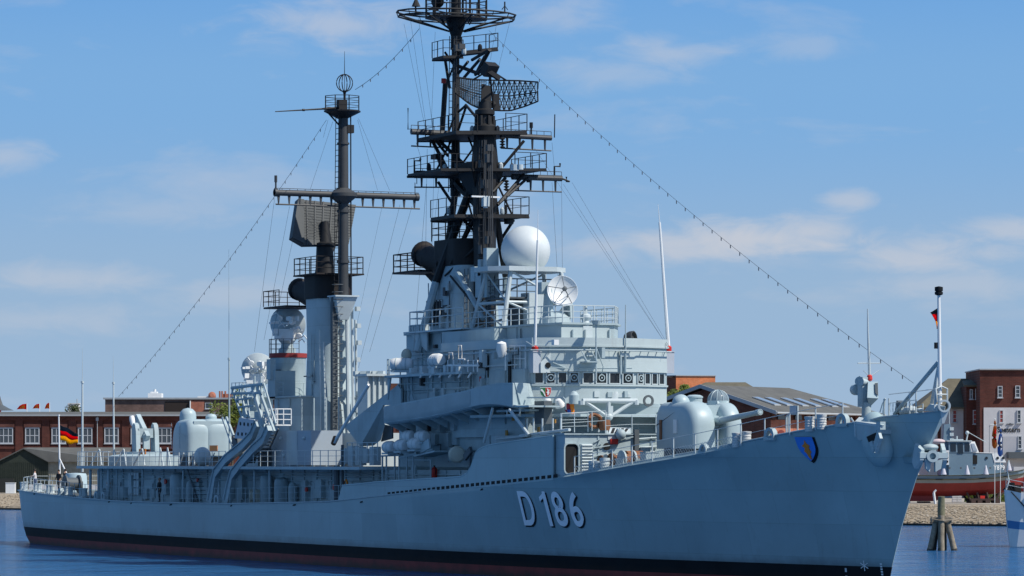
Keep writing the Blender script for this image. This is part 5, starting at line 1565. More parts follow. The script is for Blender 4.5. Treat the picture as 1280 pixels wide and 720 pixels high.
mid = MB(); mid.box(rc.x - 1.7, rc.x + 1.5, -1.9, 1.9, Z3 + 1.75, Z3 + 1.85); mid.rail([(rc.x - 1.6, -1.9, Z3 + 1.85), (rc.x + 1.5, -1.9, Z3 + 1.85), (rc.x + 1.5, 1.9, Z3 + 1.85)], h=1.1, step=.6, rp=.04, rw=.03)
mid.box(rc.x - .6, rc.x + .9, -.9, .7, Z3, Z3 + 1.7)
part('radome_landing', mid, DGREY, rpl)
d = MB(); d.box(rc.x + .6, rc.x + 1.8, -.6, .6, Z3, Z3 + 2.1); part('equipment_cabinet', d, LGREY, ship)

# ---- forward funnel, its sooty cap and exhaust elbow
GX = 12.6
zg1, zgc = S(575, 334, 0).z, S(573, 301, 0).z
fm = MB()
fm.loft([[(x, y, z) for x, y in rrect(GX + dx, 0, lx_, ly_, min(lx_, ly_) * .35, 6)] for z, lx_, ly_, dx in ((Zm - .2, 5.4, 3.6, .2), (Z3 - .3, 5.2, 3.4, .1), (Z3 + 2.0, 5.0, 3.1, 0), (zg1, 4.5, 2.5, 0))])
fwd_funnel = part('funnel', fm, GREY, ship, 'forward funnel, grey with a sooty brown top', angle=50)
d = MB()
xs_ = GX - .8
for k in range(5): d.box(xs_ - 1.2 + k * .5, xs_ - 1.0 + k * .5, -1.72, -1.5, Z3 + .5, Z3 + 2.1)
part('funnel_grille', d, MGREY, fwd_funnel)
d = MB()
d.loft([[(x, y, z) for x, y in rrect(GX - .1 + dx, 0, lx_, ly_, 1.0, 6)] for z, lx_, ly_, dx in ((zg1 + .01, 4.6, 2.6, 0), (zg1 + .5, 4.7, 2.7, 0), (zgc, 4.6, 2.6, -.1))])
part('funnel_cap', d, BROWN, fwd_funnel, angle=50)
d = MB(); e0 = S(540, 334, -.6)
d.path([(GX - 1.2, -.5, zg1 + .2), (GX - 2.6, -.55, zg1 + .35), (GX - 4.0, -.6, zg1 + .75), (GX - 4.7, -.6, zg1 + .95)], [.9, .85, .75, .7], 12)
d.lathe([(.68, 0), (.82, .1), (.84, .38), (.62, .4), (.55, -.2)], (GX - 4.7, -.6, zg1 + .95), (-.9, 0, .3), 18)
part('exhaust_pipe', d, BROWN, fwd_funnel)
d = MB(); pa = S(501, 341, -1.6); pb = S(527, 341, -1.6); d.box(pa.x, pb.x + .8, -2.2, .9, pa.z - .12, pa.z); d.rail([(pa.x, .8, pa.z), (pa.x, -2.1, pa.z), (pb.x, -2.1, pa.z)], h=1.15, step=1.2, rp=.045, rw=.03)
d.slab([(pa.x + 1.0, -.4, pa.z - .1), (GX - 2.2, -.4, pa.z - .1), (GX - 2.2, -.4, pa.z - 1.6)], (0, .15, 0))
part('exhaust_platform', d, BROWN, fwd_funnel)
d = MB(); d.rail([(GX - 2.3, -1.2, zgc), (GX + 2.0, -1.2, zgc), (GX + 2.0, 1.2, zgc), (GX - 2.3, 1.2, zgc), (GX - 2.3, -1.2, zgc)], h=1.25, step=1.0, rp=.04, rw=.025); part('railing', d, MDARK, fwd_funnel)
# funnel platform with rails (white) and clutter, side boxes on the funnel flank
d = MB(); z_ = S(560, 412, -2.6).z
pa, pb = S(517, 416, -2.6), S(590, 416, -2.6)
d.box(pa.x, pb.x, -3.3, -1.5, z_ - .1, z_); d.rail([(pa.x + .8, -1.6, z_), (pa.x + .8, -3.2, z_), (pb.x, -3.2, z_)], h=1.25, step=1.1, rp=.04, rw=.03)
for k in range(6): d.cbox((pa.x + .4 + k * .45, -2.9, z_ + .2), (.3, .3, .4))
d.slab([(pa.x + .3, -3.0, z_ - .1), (pa.x + 3, -3.0, z_ - .1), (pa.x + 3, -3.0, z_ - 1.3)], (0, .1, 0))
part('funnel_platform', d, LGREY, ship)
d = MB()
for px_, py_, w, h, m_ in ((596, 372, .8, 1.7, 0), (606, 372, .5, 3.0, 0), (590, 352, .6, .9, 0), (599, 345, .4, 1.0, 0)): 
    p = S(px_, py_, -1.9); d.box(p.x, p.x + w, -2.0, -1.2, p.z, p.z + h)
part('equipment_box', d, GREY, ship)
d = MB()
d.ladder(S(583, 412, -1.9), S(583, 336, -1.5), .5, (1, 0, 0), .4, .035); d.ladder(S(616, 470, -2.7), S(616, 340, -1.4), .6, (1, 0, 0), .4, .035); d.tube(S(608, 470, -2.8), S(608, 345, -1.2), .09, n=6); d.tube(S(613, 470, -2.8), S(611, 345, -1.2), .09, n=6)
for k in range(9): d.path([S(612, 465 - k * 12, -2.7), S(612, 465 - k * 12, -3.1), S(620, 465 - k * 12, -3.1), S(620, 465 - k * 12, -2.7)], .03, 4)
part('mast_ladder', d, DGREY, ship)
# ================================================================== the warship, lattice foremast
MXP = S(569.5, 100, 0).x                              # after pole
MXT = S(606, 250, 0).x                                # forward tower with the radar on top
fmx = MB()
ztop = 38.6
zp0, zp1 = zgc, S(569, 168, 0).z
fmx.tube(S(569.5, 245, 0), S(569.5, 168, 0), .34, .26, n=12)
fmx.tube(S(569.5, 168, 0), S(570, 62, 0), .25, .22, n=12)
fmx.tube(S(570, 62, 0), Vector((S(570, 5, 0).x, 0, ztop)), .34, .3, n=12)
fmx.lathe([(.34, -1.0), (.62, -.2), (.62, .1), (.3, .2)], S(570, 25, 0), n=14)
foremast = part('foremast', fmx, MDARK, ship, 'black lattice foremast rising over the forward funnel')
tw = MB()
zt0, zt1 = Z3, S(608, 160, 0).z
tw.loft([[(MXT + dx * w, dy * w, z) for dx, dy in ((1, .55), (.55, 1), (-.55, 1), (-1, .55), (-1, -.55), (-.55, -1), (.55, -1), (1, -.55))] for z, w in ((zt0, .62), (S(606, 330, 0).z, .60), (S(606, 245, 0).z, .66), (S(606, 213, 0).z, .78), (zt1, .55))])
part('mast_tower', tw, MDARK, foremast)
tb_ = MB(); tb_.loft([[(MXT - .6 + dx * w, dy * h_, z) for dx, dy in ((1, 1), (-1, 1), (-1, -1), (1, -1))] for z, w, h_ in ((S(606, 242, 0).z, .55, .55), (S(606, 222, 0).z, 1.0, 1.0), (S(606, 203, 0).z, 1.05, 1.1))]); part('mast_trunk', tb_, MDARK, foremast)
# legs and braces, in thirds of pixels measured off the photograph, each given its own athwartship distance
def strut(name, a, b, r, ya, yb, n=8, r2=None, mat=MDARK):
    m_ = MB(); m_.tube(S(a[0], a[1], ya), S(b[0], b[1], yb), r, r2, n=n); return part(name, m_, mat, foremast)
strut('mast_leg', (600, 205), (545, 352), .27, 0, -1.6)
strut('mast_leg', (545, 352), (522, 440), .25, -1.6, -3.2, mat=GREY)
strut('mast_leg', (566, 225), (607, 268), .22, 0, -.4)
strut('mast_leg', (569, 240), (561, 300), .22, 0, .3)
strut('mast_leg', (612, 215), (632, 345), .22, 0, 2.2)
strut('mast_leg', (572, 340), (604, 398), .17, -1.4, -2.2, mat=GREY)
strut('mast_leg', (632, 345), (640, 410), .2, 2.2, 2.6, mat=GREY)
strut('mast_leg', (557, 100), (553, 163), .17, .3, 1.0)
strut('mast_leg', (556, 72), (562, 110), .1, 0, 0)
strut('mast_leg', (612, 62), (596, 92), .13, 0, 0)
for a_, b_, r_, ya_, yb_ in (((540, 175), (566, 225), .12, -1.8, 0), ((549, 176), (588, 213), .12, -1.4, 0), ((566, 225), (592, 238), .1, 0, 0), ((580, 300), (600, 260), .12, .4, 0),
        ((624, 303), (642, 275), .1, 1.6, 2.0), ((655, 218), (622, 256), .11, 2.6, .4), ((660, 222), (624, 254), .09, 2.9, .5), ((632, 222), (616, 240), .1, 1.2, .2), ((655, 176), (625, 212), .1, 2.4, .9),
        ((548, 228), (564, 252), .1, -1.7, -.3), ((578, 274), (604, 300), .09, -.9, -.2), ((573, 140), (582, 132), .08, 0, 0), ((572, 165), (583, 132), .09, 0, 0), ((582, 131), (600, 152), .09, 0, .1),
        ((574, 83), (598, 92), .12, 0, .1), ((580, 97), (600, 74), .1, 0, 0), ((573, 92), (585, 77), .09, 0, 0), ((590, 75), (612, 62), .1, 0, 0), ((606, 70), (594, 94), .1, .1, 0), ((556, 65), (570, 85), .08, -.6, 0),
        ((563, 345), (600, 390), .07, -1.5, -1.9), ((540, 170), (560, 195), .09, -1.8, -.4)):
    strut('mast_brace', a_, b_, r_, ya_, yb_, 6)
# platforms on the mast
def mplat(name, px0, px1, py, X0, X1, t=.14, rail=True, h=1.1, tilt=0, mat=MDARK, step=1.1, rp=.034, rw=.018, gap=.3):
    m_ = MB()
    xc = (X0 + X1) / 2
    y0, y1 = T(px0, py, xc).y, T(px1, py, xc).y
    z0 = T(px0, py, xc).z; z1 = T(px1, py - tilt, xc).z
    m_.slab([(X0, y0, z0), (X1, y0, z0), (X1, y1, z1), (X0, y1, z1)], (0, 0, -t))
    for x in (X0, X1): m_.tube((x, y0, z0 - t), (x, y1, z1 - t), .07, n=5)
    if rail:
        g = (y1 - y0) * gap
        if gap < .5:
            m_.rail([(X0, y0, z0), (X1, y0, z0), (X1, y0 + g, z0)], h=h, step=step, rp=rp, rw=rw, wires=2)
            m_.rail([(X1, y1 - g, z1), (X1, y1, z1), (X0, y1, z1)], h=h, step=step, rp=rp, rw=rw, wires=2)
        else: m_.rail([(X0, y0, z0), (X1, y0, z0), (X1, y1, z1), (X0, y1, z1)], h=h, step=step, rp=rp, rw=rw, wires=2)
    return part(name, m_, mat, foremast)
mplat('mast_platform', 547, 572, 71, MXP - .8, MXP + .9, h=1.0, gap=.6)
mplat('mast_platform', 572, 617, 65, MXP - .3, MXP + 1.0, .2, h=.9, tilt=5, step=.9, gap=.6)
mplat('mast_platform', 546, 634, 168, MXP - .3, MXT + 1.1, .2, h=1.05)
mplat('mast_platform', 530, 661, 214, MXP + .3, MXT + 1.0, .14, h=.95)
mplat('mast_platform', 553, 646, 270, MXT - 2.5, MXT + 1.1, .2, h=1.1)
m_ = MB(); m_.cbox(T(634, 268, MXT + .4) + Vector((0, .3, -.1)), (1.2, 1.2, .2)); m_.lathe([(.3, 0), (.3, .5)], T(636, 280, MXT + .5), n=10); part('mast_fitting', m_, MDARK, foremast)
# yards with hanging stub rails
def yard(px0, px1, py0, py1, X, r, drop, stubs, mat=MDARK, tips=()):
    m_ = MB()
    a_, b_ = T(px0, py0, X), T(px1, py1, X)
    m_.tube(a_, b_, r, n=10)
    m_.tube(a_ - Vector((0, 0, drop)), b_ - Vector((0, 0, drop)), .05, n=6)
    for k in range(stubs):
        c_ = a_.lerp(b_, (k + .5) / stubs); m_.tube(c_, c_ - Vector((0, 0, drop)), .085, .055, n=6)
    m_.tube(a_ + Vector((0, 0, r + .22)), b_ + Vector((0, 0, r + .22)), .02, n=4)
    for k in range(stubs * 2): c_ = a_.lerp(b_, k / (2 * stubs - 1)); m_.tube(c_, c_ + Vector((0, 0, r + .22)), .018, n=4)
    return part('yardarm', m_, mat, foremast)
yard(514, 562, 164.5, 167, MXP + .2, .19, .9, 3, MGREY)
yard(626, 689, 169, 172.5, MXT, .17, .8, 4, MGREY)
yard(518, 590, 219, 219.5, MXP + .4, .2, .75, 4, MGREY)
yard(640, 702, 221, 223, MXT, .19, .85, 4, MGREY)
for pts, r in (([(513, 161), (510, 162), (510, 135)], .035), ([(693, 172), (693.5, 143)], .035), ([(664, 168), (664, 153)], .06), ([(664, 160), (664, 153)], .11), ([(518, 217), (518, 201), (525, 201), (525, 198)], .06), ([(509, 221), (528, 221), (532, 214)], .09), ([(693, 221), (693, 208), (700, 208), (700, 204)], .06), ([(702, 223), (712, 227), (708, 227), (708, 221)], .06), ([(660, 221), (660, 228)], .1), ([(520, 216), (530, 216)], .16), ([(521, 222), (521, 230)], .025), ([(632, 256), (632, 270)], .05)):
    m_ = MB(); m_.path([T(x, y, MXP + .3 if x < 560 else MXT) for x, y in pts], r, 6); part('mast_antenna', m_, MDARK, foremast)
for px_, py_ in ((628, 175), (633, 228)):
    m_ = MB()
    for k in range(4): m_.lathe([(.03, 0), (.2, .1), (.06, .18)], S(px_, py_ + 11 - k * 3.5, .5), n=8)
    part('signal_lantern', m_, MDARK, foremast)
m_ = MB(); m_.cbox(S(546, 196, -.8), (.8, .5, .3)); m_.tube(S(548, 197, -.8), S(556, 218, -.5), .14, n=6); part('mast_bracket', m_, MDARK, foremast)
m_ = MB(); m_.cbox(S(596, 185, -.4), (.6, .35, .3), rz=.4); m_.tube(S(592, 186, -.4), S(604, 190, -.2), .07, n=5); part('loudhailer', m_, MGREY, foremast)
m_ = MB(); m_.lathe([(.25, 0), (.25, .35)], S(643, 213, -.6), n=10); m_.lathe([(.2, 0), (.2, .3)], S(650, 212, -.9), n=10); part('mast_lamp', m_, LGREY, foremast)
m_ = MB(); m_.lathe([(.16, 0), (.16, .3)], S(554.5, 104, -.2), n=8); part('red_lamp', m_, REDP, foremast)
# small white navigation radar
m_ = MB(); c = S(607, 246, -.9); m_.tube(S(607, 260, -.9), c, .14, .12, n=10); m_.cbox(S(607, 252, -.9), (.35, .4, .6)); nv = part('navigation_radar', m_, LGREY, foremast)
m_ = MB(); m_.cbox(c, (.12, 1.9, .1)); part('radar_bar', m_, WHITE, nv)
# mattress search radar turning on the tower top
m_ = MB(); c = S(607.5, 165, 0)
m_.lathe([(.72, 0), (.72, .35), (.55, .5), (.5, 1.0), (.62, 1.1), (.62, 1.35), (.42, 1.45), (.4, 1.9)], (MXT, 0, c.z), n=18)
for k in range(8): m_.box(MXT + .6 * math.cos(k * .785) - .06, MXT + .6 * math.cos(k * .785) + .06, .6 * math.sin(k * .785) - .06, .6 * math.sin(k * .785) + .06, c.z + .3, c.z + 1.0)
sr = part('search_radar', m_, MDARK, foremast, 'lattice search radar on the tower top')
rot = R(-12)                                          # bearing of the reflector's chord from athwartships
def rp3(u, v, depth=0):
    """reflector surface: u -1..1 along the chord, v 0..1 upward"""
    hw = 2.62
    x = .95 * u * u * 1.0 + .35 * (v - .5) ** 2 - .75 + depth
    y = u * hw
    zt, zb = 99, interp([(-1, 117), (-.62, 129), (-.3, 135), (.15, 136), (.4, 136), (.72, 131), (1, 125)], u)
    zt = interp([(-1, 97), (-.5, 98), (.3, 98), (.6, 98.5), (1, 101)], u)
    z = S(610, zb + (zt - zb) * v, 0).z
    return Vector((MXT + .3 + x * math.cos(rot) - y * math.sin(rot), .62 + x * math.sin(rot) + y * math.cos(rot), z))
m_ = MB()
NU, NV = 34, 10
for i in range(NU + 1):
    u = -1 + 2 * i / NU
    m_.path([rp3(u, k / 6) for k in range(7)], .012 if u > -.35 else .03, 4)
for j in range(NV + 1):
    v = j / NV
    m_.path([rp3(-1 + 2 * k / 20, v) for k in range(21)], .012, 4)
for u0, u1 in ((-1, -.18),):
    for j in range(22): m_.path([rp3(u0 + (u1 - u0) * k / 8, j / 21) for k in range(9)], .022, 4)
part('reflector_mesh', m_, MGREY, sr, smooth=False)
m_ = MB()
m_.path([rp3(-1 + 2 * k / 24, 1) for k in range(25)] , .05, 5); m_.path([rp3(-1 + 2 * k / 24, 0) for k in range(25)], .05, 5); m_.path([rp3(1, k / 6) for k in range(7)], .05, 5); m_.path([rp3(-1, k / 6) for k in range(7)], .05, 5)
for k in range(9):
    u0, u1 = -.1 + k * .12, -.1 + (k + 1) * .12
    for va, vb in ((0, .5), (.5, 0), (.5, 1), (1, .5)): m_.tube(rp3(u0, va, -.12), rp3(u1, vb, -.12), .03, n=4)
    m_.tube(rp3(u0, 0, -.12), rp3(u0, 1, -.12), .03, n=4)
m_.path([rp3(-1 + 2 * k / 20, .5, -.14) for k in range(21)], .04, 5)
m_.slab([rp3(-.32, .02, .1), rp3(-.06, 0, .1), rp3(-.06, .8, .1), rp3(-.3, .85, .1)], (-.06, 0, 0)); m_.slab([rp3(-.02, 0, .1), rp3(.16, 0, .1), rp3(.12, .55, .1), rp3(.0, .55, .1)], (-.06, 0, 0))
m_.tube((MXT, 0, c.z + 1.7), rp3(0, .2), .3, .22, n=8)
part('reflector_frame', m_, MDARK, sr)
m_ = MB()
fd = T(612, 87, MXT + 1.9)
for u, v in ((-.5, 1), (.3, 1), (0, 0), (-.1, 1)): m_.tube(rp3(u, v), fd, .06, n=5)
m_.cbox(fd, (.5, .9, .8), ry=R(35), rz=.3); m_.cbox(T(616, 93, MXT + 2.0), (.3, 1.0, .25), rx=R(-30)); m_.tube(T(597, 92, MXT + 1.2), T(606, 82, MXT + 1.9), .12, n=6)
part('radar_feed', m_, MDARK, sr)
# topmost: wire biconical ring, platform with rails and small aerials
rg_ = MB()
zc_ = S(570, 19, 0).z
def ring_pt(t, rx, ry, z): return Vector((MXP + rx * math.cos(t), ry * math.sin(t) + .05, z))
ring0 = [ring_pt(i / 16 * 2 * math.pi, 2.5, 4.0, zc_ + .1) for i in range(16)]
ring1 = [ring_pt(i / 16 * 2 * math.pi, 2.4, 3.9, zc_ - .18) for i in range(16)]
rg_.path(ring0, .055, 6, closed=True); rg_.path(ring1, .055, 6, closed=True)
for i in range(16):
    rg_.tube(ring0[i], ring1[i], .03, n=4)
    if i % 2 == 0:
        rg_.tube(ring1[i], ring_pt(i / 16 * 2 * math.pi, .3, .55, S(570, 39, 0).z), .06, n=5)
        rg_.tube(ring0[i], ring_pt(i / 16 * 2 * math.pi, .9, 1.4, zc_ + .05), .04, n=5)
for i in range(8):
    t = i / 8 * 2 * math.pi
    rg_.tube(ring_pt(t, .8, 1.3, zc_ + .1), ring_pt(t, .5, .9, zc_ - .55), .04, n=5)
rg_.path([ring_pt(i / 12 * 2 * math.pi, .9, 1.5, zc_ + .05) for i in range(12)], .045, 5, closed=True)
part('ring_antenna', rg_, MDARK, foremast)
m_ = MB(); z_ = S(570, 22, 0).z
m_.prism([(MXP + 1.5 * math.cos(i * .524), .05 + 2.1 * math.sin(i * .524)) for i in range(12)], z_ - .1, z_)
m_.rail([(MXP + 1.5 * math.cos(i * .524), .05 + 2.05 * math.sin(i * .524), z_) for i in range(13)], h=1.15, step=1.2, rp=.04, rw=.028)
m_.rail([(MXP + .9 * math.cos(i * .524), -.2 + 1.2 * math.sin(i * .524), z_ + 1.15) for i in range(13)], h=1.0, step=1.2, rp=.05, rw=.028)
for dy in (-1.5, 1.0, 1.6, .5): m_.tube((MXP, dy, z_), (MXP, dy, z_ + 2.6), .07, n=6)
part('mast_platform', m_, MDARK, foremast)
m_ = MB(); m_.tube(S(546, 14, -.6), S(546, 4, -.6), .12, n=6); m_.ball(S(547, 2, -.6), .42, 12, 8); part('mast_antenna', m_, MDARK, foremast); m_ = MB(); m_.tube(S(520, 20, -1.4), S(519, 0, -1.4), .06, n=5); m_.lathe([(.3, 0), (.02, .6)], S(520, 8, -1.4), n=8); part('mast_antenna', m_, MDARK, foremast)
m_ = MB(); a_ = S(631, 17, 2.6); m_.tube(a_, a_ + Vector((0, 0, .75)), .05, n=5); m_.path([a_ + Vector((0, -.2, .25)), a_ + Vector((0, 0, .5)), a_ + Vector((0, .2, .25))], .03, 4); part('mast_antenna', m_, MDARK, foremast)
m_ = MB(); m_.ladder(S(564.5, 240, -.35), S(566, 45, -.3), .4, (.5, 1, 0), .4, .028); m_.ladder(S(601, 330, -.75), S(602, 175, -.6), .45, (1, .3, 0), .4, .03)
for k in range(3): m_.tube(S(611 + 2.5 * k, 335, -.7), S(611 + 2 * k, 180, -.6), .04, n=5)
part('mast_ladder', m_, MGREY, foremast)
m_ = MB()
for px_, py_, w in ((611, 198, .4), (603, 205, .35), (612, 185, .3), (606, 230, .4), (611, 300, .35), (603, 312, .4), (612, 320, .4), (573, 208, .3), (572, 60, .3), (577, 58, .25)):
    m_ = MB(); m_.cbox(S(px_, py_, -.7), (w, .4, w * 1.3)); part('junction_box', m_, MGREY, foremast)

# ---- rigging: halyards and stays
def wire(name, a, b, r=.014, sag=0, mat=ROPE, parent=None, n=2):
    m_ = MB()
    if sag:
        P = [a.lerp(b, i / 14) - Vector((0, 0, sag * 4 * (i / 14) * (1 - i / 14))) for i in range(15)]
        m_.path(P, r, 4)
    else:
        m_.tube(a, b, r, n=4)
    return part(name, m_, mat, parent or ship)
HAL = [((505, 30), (531, 158), -1.5, -1), ((513, 24), (533, 160), -1.3, -1), ((523, 22), (541, 160), -1.2, -.9), ((544, 40), (539, 158), -.8, -.9), ((638, 24), (623, 85), 2.6, .9), ((621, 28), (613, 75), 2, .8),
       ((534, 186), (532, 318), -1.8, -1.7), ((543, 180), (540, 310), -1.6, -1.5), ((533, 230), (517, 440), -1.9, -4.2), ((549, 230), (535, 340), -1.6, -1.6), ((702, 226), (703, 345), 3.0, 2.8), ((690, 228), (697, 345), 2.8, 2.7), ((560, 232), (610, 330), -1.3, -1.5),
       ((343, 250), (318, 440), -5.0, -4.0), ((362, 258), (330, 425), -4.2, -3), ((366, 300), (338, 430), -3.8, -3), ((478, 256), (442, 425), 2.6, 1.8), ((500, 256), (448, 460), 3.6, 1.9), ((515, 258), (462, 440), 4.4, 2.4),
       ((410, 150), (404, 172), -.8, -.9), ((448, 148), (487, 238), .8, 3.2), ((447, 150), (472, 238), .8, 2.4), ((416, 152), (388, 236), -.8, -2.2), ((690, 178), (694, 222), 2.6, 2.8), ((668, 185), (835, 434), 2.4, 4.2), ((704, 230), (836, 436), 2.9, 4.2), ((715, 228), (838, 436), 2.9, 4.2), ((520, 178), (527, 200), -1.8, -1.8)]
MAIN = (343, 362, 366, 478, 500, 515, 410, 448, 447, 416)
for a_, b_, ya_, yb_ in HAL:
    xm_ = mx_ if a_[0] in MAIN else (MXP + .3 if a_[0] < 600 else MXT)
    p0 = T(a_[0], a_[1], xm_)
    p1 = T(b_[0], b_[1], xm_) if b_[1] < 245 and a_[1] < 240 else S(b_[0], b_[1], yb_)
    wire('halyard', p0, p1, .0085)
# ================================================================== forward gun, foredeck, anchors, jackstaff
gx = S(874, 570, 0).x
zg_ = S(874, 561, 0).z
fg = gun_house('gun_turret', (gx, 0, zg_), 4.5, 3.3, 2.58, 0, True, 'forward gun house, two rounded lobes with the barrel between')
fg.data.materials[0] = GUNGREY
b = MB(); b.lathe([(1.95, -1.2), (1.95, 0), (1.7, .05)], n=32); part('turret_base', b, DGREY, fg)
b = MB()
g0, g1 = Vector((1.0, .24, 1.75)), None
mz = S(950.5, 515, .24); mz = mz - Vector((gx, 0, zg_)); rt = S(893, 527.5, .24) - Vector((gx, 0, zg_))
dirb = (mz - rt).normalized()
b.tube(rt - dirb * 1.2, rt + dirb * .25, .36, .34, n=16); b.tube(rt + dirb * .25, rt + dirb * .9, .24, .21, n=16); b.tube(rt + dirb * .9, mz, .185, .135, n=16); b.lathe([(.135, -.5), (.165, -.45), (.165, 0), (.09, .0), (.08, -.2)], mz, dirb, 14)
part('barrel', b, GUNGREY, fg)
b = MB(); b.lathe([(.78, -.18), (.82, 0), (.78, .18)], (rt.x - .95, .21, rt.z - .1), (0, 1, 0), 28); part('gun_shield', b, paint('worn_steel', (.30, .27, .22), .4, .25, 2.0), fg, 'worn pale curved shield behind the barrel')
b = MB(); b.ball((0, 0, 0), .5, 18, 12); b.lathe([(.5, -.5), (.5, 0)], n=18); o = part('sight_dome', b, GUNGREY, fg, loc=(-.35, -.95, 2.5))
b = MB(); b.lathe([(.42, 0), (.42, .3), (.46, .32), (.46, .4), (.3, .48), (.02, .5)], n=18); part('vent_cap', b, GUNGREY, fg, loc=(-1.0, .25, 2.5))
b = MB(); b.lathe([(.6, 0), (.6, .35)], n=20); o = part('lookout_cupola', b, GUNGREY, fg, loc=(.35, 1.0, 2.3))
b = MB(); b.ball((0, 0, .35), .58, 18, 10); part('cupola_glass', b, paint('cupola_glass', (.20, .25, .28), .15, .2, 2), o)
b = MB()
for k in range(5):
    t = k / 5 * math.pi; b.path([(.59 * math.cos(t) * math.cos(q), .59 * math.sin(t) * math.cos(q), .35 + .59 * math.sin(q)) for q in [i / 10 * math.pi for i in range(11)]], .022, 5)
b.cbox((.5, 0, .0), (.25, .7, .6), ry=R(-18)); b.cbox((.6, .1, -.3), (.2, .6, .25))
part('cupola_frame', b, GUNGREY, o)
b = MB()
for k in range(9): b.path([(1.4 + .1 * math.sin(i / 6 * math.pi), -.42 - .09 * i / 6, .5 + k * .23 + .1 * math.sin(i / 6 * math.pi)) for i in range(7)], .018, 4)
for k in range(6): b.path([(1.0 - k * .16, -.9 + i * .1, 2.57 - .012 * k * k) for i in range(5)], .018, 4)
part('footrail', b, GREY, fg)
b = MB(); b.box(.2, .58, -1.72, -1.64, .85, 1.6); part('access_plate', b, WHITE, fg)
b = MB(); b.box(-1.5, -1.25, -1.7, -1.64, .5, 1.6); part('rust_mark', b, RUST, fg)
b = MB(); b.slab([(-1.55, -1.35, 2.05), (-.2, -1.45, 2.1), (-.35, -1.05, 2.47), (-1.5, -.9, 2.45)], (0, -.12, .1)); part('hatch', b, GUNGREY, fg)

def dz(x): return deck_z(x) - .06
for px_, y in ((921, -3.9), (933, -3.6), (1012, -2.9), (1027, -2.7)):
    p = S(px_, 545, y); b = MB()
    pr = [(.24, 0)]
    for k in range(5): pr += [(.235, .06 + k * .13), (.255, .12 + k * .13)]
    pr += [(.27, .70), (.27, .75), (.02, .77)]
    b.lathe(pr, n=16); part('bollard', b, paint('dull_white', (.52, .53, .52), .6, .12, 2) if 'dull_white' not in MAT else MAT['dull_white'], ship, 'white ribbed bollard', loc=(p.x, y, dz(p.x)))
for px_, w, h in ((880, .62, .5), (963, .8, .6), (1053, .8, .62)):
    lo_, hi_ = 40, 68
    for _ in range(40):
        m__ = (lo_ + hi_) / 2
        if px_of((m__, -deck_hb(m__) + .2)) < px_: lo_ = m__
        else: hi_ = m__
    chock(lo_, -1, w, h, GREY)
# guard rail with netting along the forecastle edge
gr = MB()
gp = [(x, -deck_hb(x) + .12, dz(x)) for x in [41 + 1.9 * i for i in range(13)]]
gr.rail(gp, h=1.15, step=2.0, wires=2, rp=.04, rw=.014)
gp2 = [(x, deck_hb(x) - .12, dz(x)) for x in [41 + 1.9 * i for i in range(13)]]
part('railing', gr, LGREY, ship)
gr = MB(); gr.rail(gp2, h=1.15, step=2.0, wires=2, rp=.035, rw=.014)
part('railing', gr, LGREY, ship)
nt_ = MB()
for i in range(len(gp) - 5):
    a_, b_ = Vector(gp[i]), Vector(gp[i + 1])
    for k in range(9):
        p0 = a_.lerp(b_, k / 9); p1 = a_.lerp(b_, min(1, (k + 3) / 9)); up_ = Vector((0, 0, .62))
        nt_.tube(p0, p1 + up_ * (min(1, (k + 3) / 9) - k / 9) * 3, .008, n=3, caps=False); nt_.tube(p0 + up_, p1 + up_ * (1 - (min(1, (k + 3) / 9) - k / 9) * 3), .008, n=3, caps=False)
kind(part('safety_net', nt_, LGREY, ship, smooth=False), 'stuff')
# sign frame on the forecastle
b = MB(); y = -1.2
for px_ in (983, 985.5, 997): b.tube(Vector((S(px_, 545, y).x, y, dz(S(px_, 545, y).x))), S(px_, 518 if px_ > 984 else 520, y), .045, n=6)
b.tube(S(983, 520, y), S(987, 518, y), .04, n=5)
q_ = [S(987, 507, y), S(997, 507, y), S(997, 518.5, y), S(987, 518.5, y)]
b.slab(q_, (0, .06, 0)); sgf = part('notice_board', b, LGREY, ship)
b = MB(); b.slab([q_[0].lerp(q_[2], .1) - Vector((0, .03, 0)), q_[1].lerp(q_[3], .1) - Vector((0, .03, 0)), q_[2].lerp(q_[0], .1) - Vector((0, .03, 0)), q_[3].lerp(q_[1], .1) - Vector((0, .03, 0))], (0, .02, 0)); part('board_face', b, MAT['davit_pale'] if 'davit_pale' in MAT else MAT['pale_lilac_grey'], sgf)
# windlass and small forecastle gear
b = MB()
for px_, y, r, h in ((1003, -.8, .45, .5), (1006, .6, .5, .6), (1024, -.3, .3, .45), (1040, -.9, .35, .4)):
    p = S(px_, 540, y); b.lathe([(r * 1.1, 0), (r, .08), (r * .8, h * .5), (r, h), (.02, h + .05)], (p.x, y, dz(p.x)), n=16)
part('windlass', b, LGREY, ship)
b = MB(); b.path([(x, -1.0 + .03 * math.sin(9 * x), dz(x) + .12) for x in [59 + .3 * i for i in range(22)]], .07, 6); part('anchor_chain', b, BLACK, ship)

